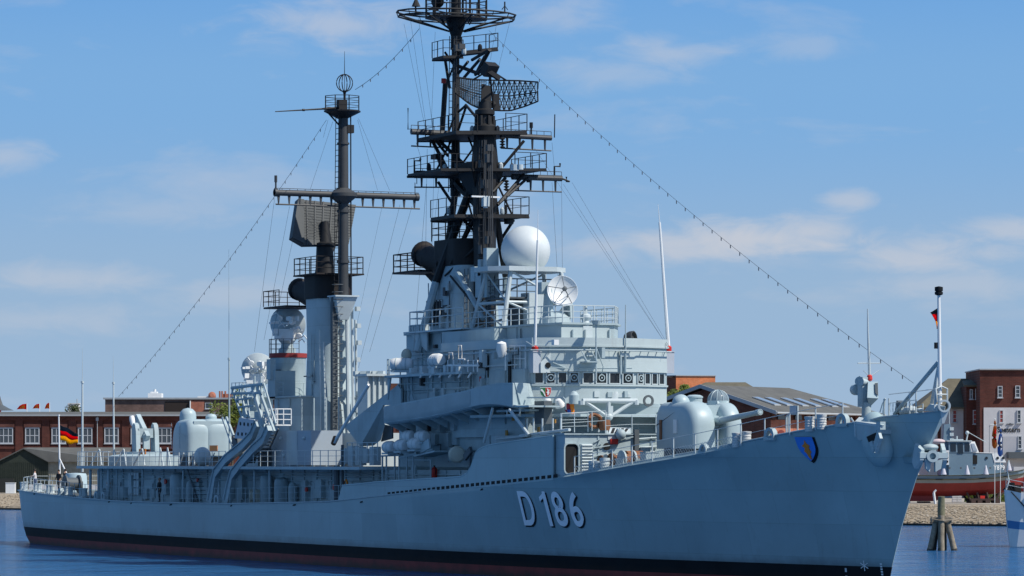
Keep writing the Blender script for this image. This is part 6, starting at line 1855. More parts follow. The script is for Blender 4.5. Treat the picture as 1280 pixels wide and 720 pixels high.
# starboard bower anchor in its bolster
bx0 = S(1089, 545, -1.75).x; bz0 = S(1089, 546, -1.75).z
b = MB(); rings = []
Mx = Matrix.Rotation(R(-24), 3, 'Y')
n = 20
for j in range(15):
    t = -math.pi / 2 + math.pi * j / 14
    t = max(-1.54, min(1.54, t))
    ring = []
    for i in range(n):
        q = 2 * math.pi * i / n
        v = Vector((.92 * math.cos(t) ** .8 * math.cos(q), .72 * math.cos(t) ** .8 * math.sin(q), 1.42 * math.sin(t)))
        ring.append(Mx @ v + Vector((bx0 + .0, -hull_hb(bx0, bz0) + .08, bz0 - .12)))
    rings.append(ring)
b.loft(rings)
bol = part('anchor_bolster', b, HULLG, ship, angle=80)
yb = -hull_hb(bx0, bz0) - .62
b = MB()
def ap(pts, y): return [S(p_[0], p_[1], y) for p_ in pts]
b.slab(ap([(1069, 527), (1096, 531), (1095, 542), (1087, 547), (1074, 551), (1069.5, 545)], yb + .02), (0, .9, 0))
part('bolster_box', b, GREY, bol, smooth=False)
b = MB(); b.slab([S(1069, 526.5, yb), S(1096.5, 530.5, yb), S(1099, 527, yb + .7), S(1074, 521, yb + .7)], (0, 0, -.12)); b.tube(S(1068.5, 527, yb), S(1069.5, 546, yb), .06, n=6)
part('bolster_cap', b, LGREY, bol, smooth=False)
an = MB()
an.slab(ap([(1083, 546), (1094, 541), (1096, 549), (1091, 559), (1087, 556)], yb - .06), (0, .3, 0), mi=1)
an.tube(S(1102, 530, yb - .05), S(1092, 565, yb - .12), .13, .11, n=10); an.cbox(S(1101, 532, yb), (.4, .3, .4))
an.slab(ap([(1092, 552), (1098, 541), (1100, 548), (1094, 566)], yb - .2), (0, .16, 0)); an.slab(ap([(1086, 553), (1090, 551), (1093, 566), (1089, 563)], yb - .15), (0, .16, 0))
part('anchor', an, [GREY, DARK], ship, 'starboard bow anchor stowed in its bulging bolster')
b = MB(); b.path([on_hull(x, z, .01) for x, z in ((bx0 - 1.1, bz0 + .95), (bx0 - .85, bz0 + .2), (bx0 - .5, bz0 - .6))], .05, 5); part('weld_bead', b, LGREY, bol)
# stem anchor
sa = S(1164, 570, 0)
b = MB()
b.ball(sa + Vector((-.1, 0, .42)), .36, 14, 8, sc=(1, 1.2, .5)); b.lathe([(.16, -.12), (.3, -.12), (.3, .12), (.16, .12), (.16, -.12)], sa + Vector((.32, -.12, -.02)), (.9, -.4, .1), 18, caps=False)
b.cbox(sa + Vector((.0, 0, .05)), (.55, 1.6, .26), ry=.1)
for sy in (-1, 1):
    b.slab([sa + Vector((-.15, sy * .62, .62)), sa + Vector((.2, sy * .5, .3)), sa + Vector((.22, sy * .55, -.2)), sa + Vector((-.1, sy * .68, -.62)), sa + Vector((-.3, sy * .7, -.3))], (0, sy * .22, 0))
    b.slab([sa + Vector((.05, sy * .12, -.25)), sa + Vector((.12, sy * .5, -.15)), sa + Vector((.1, sy * .42, -.62)), sa + Vector((.0, sy * .16, -.78))], (.14, 0, 0))
b.tube(sa + Vector((-.9, 0, .15)), sa, .2, n=10)
part('anchor', b, GREY, ship, 'stem anchor hung on the bow, catching the sun')
b = MB(); b.slab([on_hull(66.6, 6.85, -.1), (sa.x - .25, -.72, 6.8), (sa.x - .3, -.6, 6.55), on_hull(66.6, 6.5, -.1)], (0, .5, 0)); b.box(sa.x - 1.2, sa.x - .25, -.42, .42, 6.55, 7.15); part('anchor_cradle', b, HULLG, ship, smooth=False)
# jackstaff, braces, bull ring
b = MB(); jt, jb = S(1173.5, 368, 0), S(1175, 505, 0)
b.tube(jb, jt, .105, .075, n=10); b.lathe([(.1, -.05), (.2, 0), (.2, .12), (.14, .14), (.2, .17), (.2, .36), (.02, .4)], jt, n=12, mi=1); b.cbox(S(1173, 432, 0) - Vector((0, .1, 0)), (.15, .2, .3), mi=1)
b.tube(S(1172.5, 453, 0), S(1118, 518, -.3), .1, n=8, mi=2); b.tube(S(1173, 459, 0), S(1163, 512, .5), .085, n=8, mi=3); b.tube(S(1173, 459, 0), S(1168, 512, -.4), .06, n=8, mi=3)
part('jackstaff', b, [WHITE, BLACK, GREY, LGREY], ship)
b = MB()
br0 = S(1180, 507.5, 0)
b.lathe([(.22, -.15), (.31, -.15), (.31, .15), (.22, .15), (.22, -.15)], br0, (.92, -.38, 0), 22, caps=False); b.slab([br0 + Vector((.0, -.2, -.25)), br0 + Vector((.05, .2, -.25)), br0 + Vector((-.12, .06, -.85)), br0 + Vector((-.15, -.06, -.85))], (.06, 0, 0))
b.path([S(1171, 503, -.3), S(1170, 486, -.3), S(1177, 483, 0), S(1184, 486, .3), S(1184, 502, .3)], .045, 6); b.path([S(1170.5, 493, -.3), S(1184, 493, .3)], .035, 6)
b.slab([S(1163, 514, .2), S(1171, 505, .2), S(1182, 508, .2), S(1181, 514, .2)], (0, -.4, 0))
part('bull_ring', b, LGREY, ship)
b = MB()
for px_, y in ((1105, -.9), (1111, -.8), (1137, -.6), (1145, -.5)): p = S(px_, 519, y); b.tube(Vector((p.x, y, dz(p.x))), Vector((p.x, y, dz(p.x) + 1.2)), .04, n=6)
b.tube(S(1111, 493, -.8), S(1172, 486, 0), .02, n=4); b.tube(S(1111, 504, -.8), S(1145, 500, -.5), .015, n=4)
for k in range(8): b.tube(S(1111 + 4.2 * k, 504, -.75), S(1113 + 4.2 * k, 515, -.7), .012, n=3); b.tube(S(1113 + 4.2 * k, 504, -.75), S(1111 + 4.2 * k, 515, -.7), .012, n=3)
b.tube(S(1104, 518, -.9), S(1106, 498, -.9), .06, n=6); b.path([S(1100, 515, -1), S(1103, 505, -1), S(1107, 498, -1)], .03, 5)
part('railing', b, LGREY, ship)
b = MB()
for px_, py_, s_ in ((1131, 515, .5), (1138, 513, .6), (1126, 512, .35), (1150, 513, .3)): p = S(px_, py_, 0); b.ball(p, s_ * .6, 10, 6, sc=(1.2, 1, .7))
part('mooring_gear', b, LGREY, ship)
b = MB(); p = S(1126, 508, .1); b.cbox(p - Vector((0, 0, .1)), (.4, .4, .7), ry=.3); part('windlass_cover', b, DGREY, ship)
# aerial tuning box with whip and lamp cluster near the bow
b = MB(); y = 0
base = S(1083, 522, y); top_ = S(1083, 503, y)
b.tube(Vector((base.x, y, dz(base.x))), top_, .28, .22, n=12); b.ball(Vector((base.x, y, dz(base.x) + .3)), .4, 12, 8)
X_ = base.x
cab = part('antenna_pedestal', b, GREY, ship)
b = MB(); b.loft([[T(1085, 477, X_ + .4), T(1097.5, 477, X_ + .4), T(1097.5, 477, X_ - .5), T(1085, 477, X_ - .5)], [T(1084, 497, X_ + .5), T(1098, 498, X_ + .5), T(1098, 498, X_ - .6), T(1084, 497, X_ - .6)], [T(1086, 507, X_ + .1), T(1089, 507, X_ + .1), T(1089, 507, X_ - .2), T(1086, 507, X_ - .2)]]); part('tuner_box', b, MAT['sky_grey_paint'], cab, smooth=False)
b = MB(); b.slab([T(1093.5, 479, X_ + .46), T(1097, 478.5, X_ + .46), T(1097.5, 495, X_ + .52), T(1094, 491, X_ + .52)], (.02, 0, 0)); part('box_panel', b, DGREY, cab, smooth=False)
b = MB(); b.cbox(S(1080.5, 490, 0), (.5, .5, 1.5)); b.lathe([(.02, -.35), (.28, -.3), (.3, .25), (.02, .3)], S(1071, 487, 0), (.95, -.2, 0), 14); b.lathe([(.02, -.2), (.24, -.2), (.24, .2), (.02, .25)], S(1076, 477, 0), (.5, -.8, .1), 14); b.tube(S(1074, 482, 0), S(1080, 487, 0), .15, n=8); b.tube(S(1075, 470, 0), S(1075, 478, 0), .05, n=5); b.lathe([(.02, -.2), (.2, -.18), (.2, .2), (.02, .2)], S(1080, 478, -.1), (.2, -.9, .1), 12); part('lamp_cluster', b, GREY, cab)
b = MB(); b.lathe([(.11, 0), (.15, .08), (.13, .25), (.06, .32)], T(1087, 476, X_), n=12); part('insulator', b, REDP, cab)
b = MB(); b.tube(T(1087, 472, X_), T(1085, 415, X_), .075, .05, n=6); b.tube(T(1085, 415, X_), T(1084.5, 386, X_), .05, .03, n=6); b.tube(T(1072, 454, X_), T(1101, 454, X_), .03, n=5)
for px_ in (1079, 1099): b.tube(T(px_, 463, X_), T(1087, 471, X_), .018, n=4)
part('whip_antenna', b, LGREY, cab)

# ================================================================== amidships, between the funnels
b = MB(); b.slab([S(431, 532.5, -5.0), S(497, 481, -5.0), S(501, 487, -5.0), S(501, 506, -5.0), S(479, 506.5, -5.0), S(450, 558, -5.0)], (0, .12, 0))
dfl = part('deflector_screen', b, GREY, ship, 'slanting plate between the funnels', smooth=False)
b = MB(); b.slab([S(479, 507, -5.02), S(481, 531, -4.4), S(476, 550, -4.2), S(467, 557, -4.3), S(450.5, 558, -5.02)], (-.1, .05, 0)); part('screen_leaf', b, LGREY, dfl, smooth=False)  # same folded plate; the paler grey paints sunlight onto this leaf
b = MB(); b.slab([S(481, 531, -4.0), S(476, 552, -4.0), S(490, 548, -4.0), S(490, 533, -4.0)], (0, .1, 0)); part('screen_strut', b, DGREY, dfl, smooth=False)
b = MB(); y = -1.5
p0, p1 = S(447, 511, y), S(459, 470, y)
b.box(p0.x, p1.x, y, y + 1.6, Z01 + 1.2, p1.z); b.box(p0.x - .2, p1.x + .4, y - .2, y + 1.8, p1.z, p1.z + .15)
for k in range(5): b.cbox((p0.x + .3 * k, y + .3 * k, p1.z + .2), (.4, .5, .3), rz=k)
b.box(p0.x - .5, p1.x + 1.5, -2.4, 2.4, Z01, Z01 + 2.2)
for k in range(4): b.tube((p1.x + .1, y + .4 * k, Z01 + 1.5), (p1.x + .1, y + .4 * k, p1.z), .07, n=5)
part('ventilation_house', b, LGREY, ship)
b = MB(); b.tube(S(461, 481, -5.6), S(418, 553, -6.2), .11, .11, n=8); part('boat_boom', b, WHITE, ship)
b = MB(); b.tube(S(420, 547, -6.15), S(416.5, 555, -6.2), .2, .17, n=8); part('boom_tip', b, RUST, ship)
b = MB(); b.rail([S(434, 576, -6.4), S(472, 576, -6.3)], h=1.15, step=.75, wires=3, rp=.035, rw=.02)
for k in range(5): b.cbox(S(433 + 9 * k, 570, -5.4), (.7, .5, random.uniform(.6, 1.3)))
part('deck_gear', b, LGREY, ship)
b = MB()                                               # raft racks
for px_ in (478, 483, 493.5, 499, 508.5, 516.5): b.tube(S(px_, 603, -6.2), S(px_, 570, -6.2), .055, n=6)
b.tube(S(476, 570, -6.2), S(500, 569, -6.2), .06, n=6); b.tube(S(499, 573, -6.2), S(540, 562, -6.2), .06, n=6); b.tube(S(508, 575, -6.2), S(539, 575, -6.0), .04, n=6); b.tube(S(538.5, 575, -6.0), S(538.5, 602, -6.0), .05, n=6)
for px_ in (484, 500, 519): b.tube(S(px_, 566, -6.9), S(px_ + 2, 566, -5.3), .06, n=6)
b.slab([S(516, 569, -6.4), S(543, 563, -6.4), S(543, 565, -6.4), S(518, 571, -6.4)], (0, 1.3, 0)); b.slab([S(520, 560, -6.3), S(535, 548, -6.3), S(537, 560, -6.3), S(525, 567, -6.3)], (0, .1, 0))
part('raft_rack', b, GREY, ship)
b = MB(); b.tube(Vector((S(421, 600, -6.5).x, -6.5, 3.9)), S(421, 582, -6.5), .2, n=8); b.tube(Vector((S(428, 600, -6.5).x, -6.5, 3.9)), S(428, 556, -6.4), .09, n=8); part('downpipe', b, DGREY, ship)
for px_, w, h in ((503, .7, 1.7), (470, .6, .5), (560, .5, 1.0)):
    p = S(px_, 605, -5.14); b = MB(); b.box(0, w, -.08, .02, 0, h); part('wall_locker', b, GREY, ship, loc=(p.x, -5.14, 4.4))

# ================================================================== things carried by the ship, each of its own
def canister():
    b = MB(); L = 1.25; r = .36
    pr = [(.02, -L / 2), (r * .72, -L / 2 + .03), (r * .93, -L / 2 + .12), (r, -L / 2 + .26), (r, -.3), (r * 1.05, -.29), (r * 1.05, -.25), (r, -.24), (r, -.02), (r * 1.06, -.01), (r * 1.06, .05), (r, .06), (r, .24), (r * 1.05, .25), (r * 1.05, .29), (r, .3), (r, L / 2 - .26), (r * .93, L / 2 - .12), (r * .72, L / 2 - .03), (.02, L / 2)]
    b.lathe(pr, (0, 0, 0), (1, 0, 0), 20)
    root = empty('life_raft_canister', 'x', 'life raft')
    sh = part('shell', b, paint('raft_white', (.66, .67, .66), .5, .06, 1, .25, (.35, .33, .3)), root)
    s_ = MB()
    for x in (-.27, .27): s_.lathe([(r * 1.06, -.025), (r * 1.075, 0), (r * 1.06, .025)], (x, 0, 0), (1, 0, 0), 20, caps=False)
    part('strap', s_, GREY, root)
    c_ = MB(); c_.box(-.55, .55, -.3, .3, -.44, -.33); part('cradle', c_, GREY, root)
    return root
proto = canister()
RAFT = [((487, 559, -6.4), 'white raft canister at the aft end of the lower rack row below the side screen'),
        ((502, 557, -6.4), 'second white raft canister from the stern in the lower rack row'),
        ((519, 555, -6.4), 'forward-most white raft canister of the lower rack row'),
        ((511, 545.5, -6.1), 'aft white raft canister of the upper pair below the side screen'),
        ((528, 545.5, -6.1), 'forward white raft canister of the upper pair below the side screen'),
        ((502, 455.5, -5.0), 'white raft canister at the aft edge of the high railed platform'),
        ((546, 450.5, -5.3), 'white raft canister beside the white pipe frames on the high platform'),
        ((494.5, 560.5, -5.7), 'white raft canister standing behind the aft end of the lower rack row'),
        ((509.5, 557, -5.6), 'white raft canister wedged behind the middle of the lower rack row')]
for i, (pos, lab) in enumerate(RAFT):
    o = proto if i == 0 else copy_tree(proto)
    o.location = S(*pos); o['label'] = lab; o['group'] = 'life raft canisters on the warship'
    if i == 5: o.rotation_euler = (0, 0, R(55)); o.scale = (1.15, 1.15, 1.1)
    if i == 6: o.scale = (1.15, 1.15, 1.1)
b = MB(); b.ball(S(508, 444, -3.5), .42, 12, 8, sc=(.8, .8, 1)); tag(b.build('canvas_bundle', CREAM), 'tan canvas bundle lashed above the aft raft canister', 'bundle')
# fire extinguisher
fe = empty('fire_extinguisher', 'red fire extinguisher on the grey wall under the raft racks', 'fire extinguisher', S(543, 597, -5.35))
b = MB(); b.lathe([(.17, 0), (.19, .05), (.19, .5), (.1, .62), (.05, .66)], n=14); part('cylinder', b, REDP, fe)
b = MB(); b.box(-.05, .05, -.04, .04, .62, .74); b.path([(.05, 0, .7), (.18, 0, .6), (.2, 0, .2)], .025, 5); part('valve', b, BLACK, fe)

# flags
def cloth(name, col):
    m = paint(name, col, .8, .08)
    nt, N, L = nodes_of(m)
    out = N['Material Output']; pb = N['Principled BSDF']
    tr = N.new('ShaderNodeBsdfTranslucent'); mxs = N.new('ShaderNodeMixShader'); mxs.inputs[0].default_value = .78
    L(pb.inputs['Base Color'].links[0].from_socket, tr.inputs['Color'])
    L(pb.outputs[0], mxs.inputs[1]); L(tr.outputs[0], mxs.inputs[2]); L(mxs.outputs[0], out.inputs['Surface'])
    return m
REDC = cloth('red_flag_cloth', (.85, .02, .025)); YELLOW = cloth('gold_flag_cloth', (1.0, .60, .01))
def flag(name, label, bands, grid, loc):
    root = empty(name, label, 'flag', loc)
    n = len(grid[0]) - 1
    for k, (mat, nm) in enumerate(bands):
        b = MB()
        r0, r1 = grid[k], grid[k + 1]
        for off in (0,):
            b.loft([[r0[i] for i in range(n + 1)], [r0[i].lerp(r1[i], .5) + Vector((0, .01, 0)) for i in range(n + 1)], [r1[i] for i in range(n + 1)]], False, 0, closed=False)
        o = part(nm, b, mat, root)
        for v in o.data.vertices: v.co -= Vector(loc)
        so = o.modifiers.new('cloth', 'SOLIDIFY'); so.thickness = .015
    return root
fx0 = S(75, 545, 0)
grid = []
for k in range(4):
    row = []
    for i in range(15):
        t = i / 14
        px_ = 75.2 + 22.3 * t
        py_ = interp([(0, 531), (.3, 533.5), (.6, 538), (.85, 540.5), (1, 542)], t) + k / 3 * interp([(0, 19.5), (.5, 18), (1, 12)], t) + .7 * math.sin(t * 9 + k)
        row.append(S(px_, py_, .16 * math.sin(t * 8.5 + .4 * k) * t ** .5))
    grid.append(row)
flag('naval_ensign', 'large black, red and gold flag flying from the staff at the stern', ((BLACKC, 'black_stripe'), (REDC, 'red_stripe'), (YELLOW, 'gold_stripe')), grid, fx0)
grid = []
for k in range(4):
    row = []
    for i in range(9):
        t = i / 8
        a_ = [(1174.5, 383), (1174.6, 391.5), (1174.8, 399.5), (1175, 408)][k]; c_ = [(1163, 390.5), (1165, 393), (1169.5, 402), (1171, 411.5)][k]
        row.append(S(a_[0] + (c_[0] - a_[0]) * t, a_[1] + (c_[1] - a_[1]) * t ** .8, .12 * math.sin(t * 7 + k) * t))
    grid.append(row)
flag('jack_flag', 'small black, red and gold flag hanging limp at the bow jackstaff', ((BLACKC, 'black_stripe'), (REDC, 'red_stripe'), (YELLOW, 'gold_stripe')), grid, S(1174.5, 395, 0))

# strings of lamps and plain stay
def light_string(name, label, a, b, sag, n, r=.011, bulb=.028):
    m_ = MB(); N_ = 30
    P = [a.lerp(b, i / N_) - Vector((0, 0, sag * 4 * (i / N_) * (1 - i / N_))) for i in range(N_ + 1)]
    root = empty(name, label, 'light string', a)
    m_.path([p - a for p in P], r, 4); part('cable', m_, ROPE, root)
    bl = MB()
    for k in range(1, n):
        t = k / n; p = a.lerp(b, t) - Vector((0, 0, sag * 4 * t * (1 - t))) - a
        bl.lathe([(.02, -.19), (bulb, -.14), (bulb, -.05), (.025, 0)], p, n=6)
    kind(part('lamp', bl, paint('lamp_bulb', (.12, .13, .15), .3, .1) if 'lamp_bulb' not in MAT else MAT['lamp_bulb'], root), 'stuff')
    return root
light_string('lamp_string', 'long sagging string of lamps from the foremast top down to the bow', S(611, 38, 1.0), S(1142, 479, .2), .8, 48)
light_string('lamp_string', 'lamp string from the foremast top to the ring aerial of the after mast', S(524, 36, -2), S(444, 112, .3), .35, 8, .02, .032)
light_string('lamp_string', 'lamp string slanting from the after mast down to the stern', S(408, 150, -.8), S(148, 496, -.5), .75, 40, .015, .026)

# people on deck
SKIN = paint('skin', (.42, .24, .16), .6, .08)
HAIR = paint('dark_hair', (.03, .022, .016), .7, .2)
def person(label, loc, face, shirt, trousers, arms=((.2, .1), (-.2, .1)), lean=0, stride=.08, hair=HAIR):
    root = empty('person', label, 'person', loc, face)
    J = [(0, 0, .95), (0, 0, 1.18), (lean * .5, 0, 1.40), (lean * .7, 0, 1.50), (lean * .8, 0, 1.60), (lean, 0, 1.72)]
    Rr = [(.15, .13), (.145, .12), (.16, .115), (.06, .06), (.085, .09), (.075, .085)]
    E = [(0, 1), (1, 2), (2, 3), (3, 4), (4, 5)]
    def add(p, r, parent):
        J.append(p); Rr.append(r if isinstance(r, tuple) else (r, r)); E.append((parent, len(J) - 1)); return len(J) - 1
    for s, st_ in ((1, stride), (-1, -stride)):
        h = add((0, s * .1, .88), .1, 0); k = add((st_ + .03, s * .11, .5), .068, h); a_ = add((st_ - .02, s * .115, .09), .045, k); add((st_ + .14, s * .125, .04), .042, a_)
    for s, (fx, fz) in zip((1, -1), arms):
        sh = add((lean * .5, s * .19, 1.40), .062, 2); el = add((lean * .5 - .03 + fx * .3, s * .25, 1.13 + fz * .3), .047, sh); wr = add((lean * .5 + fx, s * .22, .90 + fz), .036, el); add((lean * .5 + fx + .04, s * .215, .81 + fz), .042, wr)
    me = bpy.data.meshes.new('body'); me.from_pydata(J, E, [])
    o = bpy.data.objects.new('body', me); COL.objects.link(o)
    o.modifiers.new('skin', 'SKIN')
    for i, v in enumerate(me.skin_vertices[0].data): v.radius = Rr[i]; v.use_root = (i == 0)
    ss = o.modifiers.new('sub', 'SUBSURF'); ss.levels = 2; ss.render_levels = 2
    dg = bpy.context.evaluated_depsgraph_get()
    m2 = bpy.data.meshes.new_from_object(o.evaluated_get(dg))
    bpy.data.objects.remove(o); bpy.data.meshes.remove(me)
    body = bpy.data.objects.new('body', m2); COL.objects.link(body); body.parent = root
    m2.materials.clear()
    for m_ in (SKIN, shirt, trousers, BLACK): m2.materials.append(m_)
    for p in m2.polygons:
        c = p.center
        arm = abs(c.y) > .2
        p.material_index = 0 if c.z > 1.47 or (arm and c.z < .93 + max(fz for _, fz in arms)) else (1 if c.z > .97 or arm else (3 if c.z < .09 else 2))
    m2.shade_smooth()
    hb = MB(); hb.ball((lean - .02, 0, 1.70), .105, 14, 10, sc=(1.05, .92, 1.05)); hh = hb.build('hair', hair, body)
    for v in hh.data.vertices:
        if v.co.x > lean + .045 and v.co.z < 1.75: v.co.x = lean + .045
    fm_ = MB(); fm_.ball((lean + .095, 0, 1.655), .018, 8, 6)
    fm_.ball((lean + .078, -.035, 1.685), .012, 6, 5, mi=1); fm_.ball((lean + .078, .035, 1.685), .012, 6, 5, mi=1); fm_.cbox((lean + .082, 0, 1.61), (.012, .045, .01), mi=2)
    part('face', fm_, [SKIN, BLACK, REDB], body)
    return root
JACKET = paint('black_jacket', (.014, .014, .017), .8, .15); WSHIRT = paint('white_shirt', (.62, .60, .60), .8, .06); JEANS = paint('blue_jeans', (.05, .08, .16), .85, .1); GTROUS = paint('grey_trousers', (.06, .06, .065), .85, .1)
def on_deck(px_, y): x = S(px_, 610, y).x; return (x, y, dz(x))
person('person in a white shirt leaning on the stern rail near the leftmost corner', on_deck(44, -3.2), R(-120), WSHIRT, JEANS, ((.28, .3), (.22, .25)), .05)
person('person in a dark open jacket standing beside the ensign staff', on_deck(73.5, -2.2), R(-60), JACKET, GTROUS, ((.12, .05), (.1, .15)), .02)
person('person in black half hidden beside the pale drum at the stern', on_deck(81.5, -.2), R(-150), JACKET, JACKET, ((.1, 0), (.05, 0)), 0)
person('bald-looking person in black standing by the ladder under the missile deck', on_deck(199.5, -6.0), R(-80), JACKET, GTROUS, ((.12, .1), (.14, .05)), .02, hair=SKIN)
# ================================================================== small fittings that roughen the plain walls
random.seed(21)
def wall_clutter(parent, x0, x1, z0, z1, Y, boxes, pipes, mat=GREY):
    for k in range(boxes):
        w, h, t = random.uniform(.2, .7), random.uniform(.2, .8), random.uniform(.08, .28)
        x, z = random.uniform(x0, x1 - w), random.uniform(z0, z1 - h)
        b = MB(); b.box(0, w, -t, .01, 0, h); b.box(.03, w - .03, -t - .02, -t, .03, h - .03)
        part('junction_box', b, random.choice((mat, mat, LGREY, MGREY)), parent, loc=(x, Y, z))
    for k in range(pipes):
        b = MB(); x = random.uniform(x0, x1); z = random.uniform(z0 + .5, z1 - .4); dx = random.uniform(-1.5, 1.5)
        if k % 3 == 0: P = [(x, Y - .05, z0), (x, Y - .05, z), (x + dx, Y - .05, z), (x + dx, Y - .05, z1)]
        elif k % 3 == 1: P = [(x, Y - .05, z0), (x, Y - .05, z1)]
        else: P = [(x0, Y - .05, z), (x, Y - .05, z), (x, Y - .05, z - .4), (x1, Y - .05, z - .4)]
        b.path(P, random.uniform(.025, .05), 5); part('conduit', b, random.choice((mat, LGREY, DGREY)), parent)
wall_clutter(mhouse, XL + .5, 30, Zm - 2.4, Zm - .1, -4.62, 10, 7)
wall_clutter(mhouse, XL + .5, 29, 6.6, 9.2, -4.62, 12, 6)
wall_clutter(uhs, 10, 27, Zm + .3, Z3 - .2, -2.62, 9, 7)
wall_clutter(fwd_funnel, GX - 1.6, GX + 1.6, Z3 + .3, Z3 + 3.2, -1.62, 5, 4)
wall_clutter(aft_funnel, FX - 1.0, FX + 1.0, Z01 + .5, Z01 + 9, -1.38, 4, 3)
wall_clutter(bridge, 23, 30.8, ZW1 + .3, ZT - .1, -4.72, 5, 3)
for zz, px_ in ((ZW1 + .9, 0), (Zf + .35, 1)):                # raised joints, vents and brackets across the bridge front
    for k in range(5):
        y = random.uniform(-1.6, 1.6); b = MB(); b.box(33.0, 33.0 + random.uniform(.05, .2), y, y + random.uniform(.15, .4), zz, zz + random.uniform(.15, .4)); part('junction_box', b, random.choice((GREY, LGREY)), bridge)
b = MB()
for f_ in (.25, .5, .75):
    b.box(33.01, 33.03, -1.77 + 3.54 * f_, -1.75 + 3.54 * f_, ZW1 + .03, ZT - .1)
for f_ in (.33, .66):
    p = Vector((31.85, -4.35, 0)).lerp(Vector((33, -1.77, 0)), f_); b.tube((p.x + .02, p.y - .01, ZW1 + .1), (p.x + .02, p.y - .01, ZT - .1), .018, n=4); b.tube((p.x + .02, p.y - .01, Zf), (p.x + .02, p.y - .01, ZW0 - .15), .018, n=4)
part('weld_seam', b, GREY, bridge)
# cables and runs of wire up the black mast
for k in range(9):
    b = MB(); x = random.uniform(-.35, .35); b.path([S(604 + x * 12, 400, -.75), S(603 + x * 14, 330, -.72), S(604 + x * 16, 250, -.78), S(605 + x * 10, 175, -.6)], random.uniform(.02, .045), 5); part('cable_run', b, MGREY if k % 2 else MDARK, foremast)
for k in range(5):
    b = MB(); x = random.uniform(-2.2, 2.2); b.path([S(568 + x, 170, -.3), S(569 + x, 100, -.28), S(569.5 + x, 45, -.32)], .025, 5); part('cable_run', b, MGREY, foremast)
for px_, py_, y in ((556, 214, -1.2), (585, 212, -.4), (626, 212, .8), (640, 213, 1.6), (590, 166, -.5), (622, 166, .6), (560, 268, -1.4), (628, 268, .8), (536, 213, -2.4), (600, 64, .6), (580, 68, 0)):
    b = MB(); b.lathe([(.12, 0), (.16, .08), (.14, .35), (.05, .45)], S(px_, py_, y), n=8); part('mast_lamp', b, random.choice((MGREY, MDARK, LGREY)), foremast)
for a_, b_, ya_, yb_ in (((545, 214), (566, 172), -1.6, -.3), ((575, 270), (592, 216), -.8, -.2), ((590, 270), (575, 216), -.3, -.6), ((618, 268), (606, 216), .4, 0), ((640, 268), (616, 218), 1.6, .3), ((556, 270), (574, 240), -1.3, -.2), ((563, 330), (590, 272), -1.4, -.4), ((556, 345), (604, 300), -1.5, -.3), ((584, 168), (603, 214), -.4, 0), ((604, 168), (574, 210), 0, -.3), ((560, 100), (572, 70), -.2, 0), ((573, 130), (561, 165), 0, -.5)):
    strut('mast_brace', a_, b_, .065, ya_, yb_, 6)
# netting lines and lashings on the aft rails, lifebuoys
for i, (px_, py_, y, lab) in enumerate(((136, 606, -5.4, 'orange lifebuoy hung on the pillars under the missile deck'), (432, 606, -6.3, 'orange lifebuoy at the aft end of the long side bulwark'))):
    b = MB(); c = S(px_, py_, y); b.path([(.3 * math.cos(t), 0, .3 * math.sin(t)) for t in [q / 16 * 2 * math.pi for q in range(16)]], .075, 8, closed=True)
    root = empty('lifebuoy', lab, 'lifebuoy', c); part('ring', b, ORANGE, root)
    b = MB()
    for q in range(4): t = q * math.pi / 2; b.lathe([(.085, -.05), (.085, .05)], (.3 * math.cos(t), 0, .3 * math.sin(t)), (-math.sin(t), 0, math.cos(t)), 8)
    part('band', b, WHITE, root)
# ================================================================== far shore
def brick_mat(name, c1, c2, mortar, sc=1.0, var=.35):
    m = bpy.data.materials.new(name); m.use_nodes = True
    nt, N, L = nodes_of(m); b = N['Principled BSDF']; b.inputs['Roughness'].default_value = .88
    b.inputs['Specular IOR Level'].default_value = .25
    t = N.new('ShaderNodeTexCoord')
    mp = N.new('ShaderNodeMapping'); mp.inputs['Rotation'].default_value = (R(90), 0, 0)
    L(t.outputs['Object'], mp.inputs['Vector'])
    br = N.new('ShaderNodeTexBrick'); br.inputs['Scale'].default_value = sc
    br.inputs['Brick Width'].default_value = .5; br.inputs['Row Height'].default_value = .16; br.inputs['Mortar Size'].default_value = .02
    br.inputs['Color1'].default_value = (*c1, 1); br.inputs['Color2'].default_value = (*c2, 1); br.inputs['Mortar'].default_value = (*mortar, 1)
    L(mp.outputs[0], br.inputs['Vector'])
    n = N.new('ShaderNodeTexNoise'); n.inputs['Scale'].default_value = .45; n.inputs['Detail'].default_value = 8; n.inputs['Roughness'].default_value = .65
    L(t.outputs['Object'], n.inputs['Vector'])
    mr = N.new('ShaderNodeMapRange'); mr.inputs['From Min'].default_value = .3; mr.inputs['From Max'].default_value = .7; mr.inputs['To Min'].default_value = 1 - var; mr.inputs['To Max'].default_value = 1 + var
    L(n.outputs['Fac'], mr.inputs['Value'])
    mu = N.new('ShaderNodeMix'); mu.data_type = 'RGBA'; mu.blend_type = 'MULTIPLY'; mu.inputs['Factor'].default_value = 1
    L(br.outputs['Color'], mu.inputs['A']); L(mr.outputs[0], mu.inputs['B']); L(mu.outputs['Result'], b.inputs['Base Color'])
    return m
BRICK_D = brick_mat('dark_red_brick', (.115, .034, .024), (.085, .026, .02), (.10, .05, .04))
BRICK_M = brick_mat('brown_and_shaded_brick', (.14, .048, .034), (.10, .036, .028), (.13, .08, .06))  # also serves as shaded tone for the hall eave and orange block
BRICK_O = brick_mat('orange_brick', (.66, .20, .075), (.56, .165, .06), (.5, .25, .15))
BRICK_R = brick_mat('light_red_brick', (.44, .14, .08), (.36, .11, .065), (.36, .2, .15))
ROOFG = ground_mat('grey_felt_roof', (.085, .085, .08), (.12, .12, .11), .6)
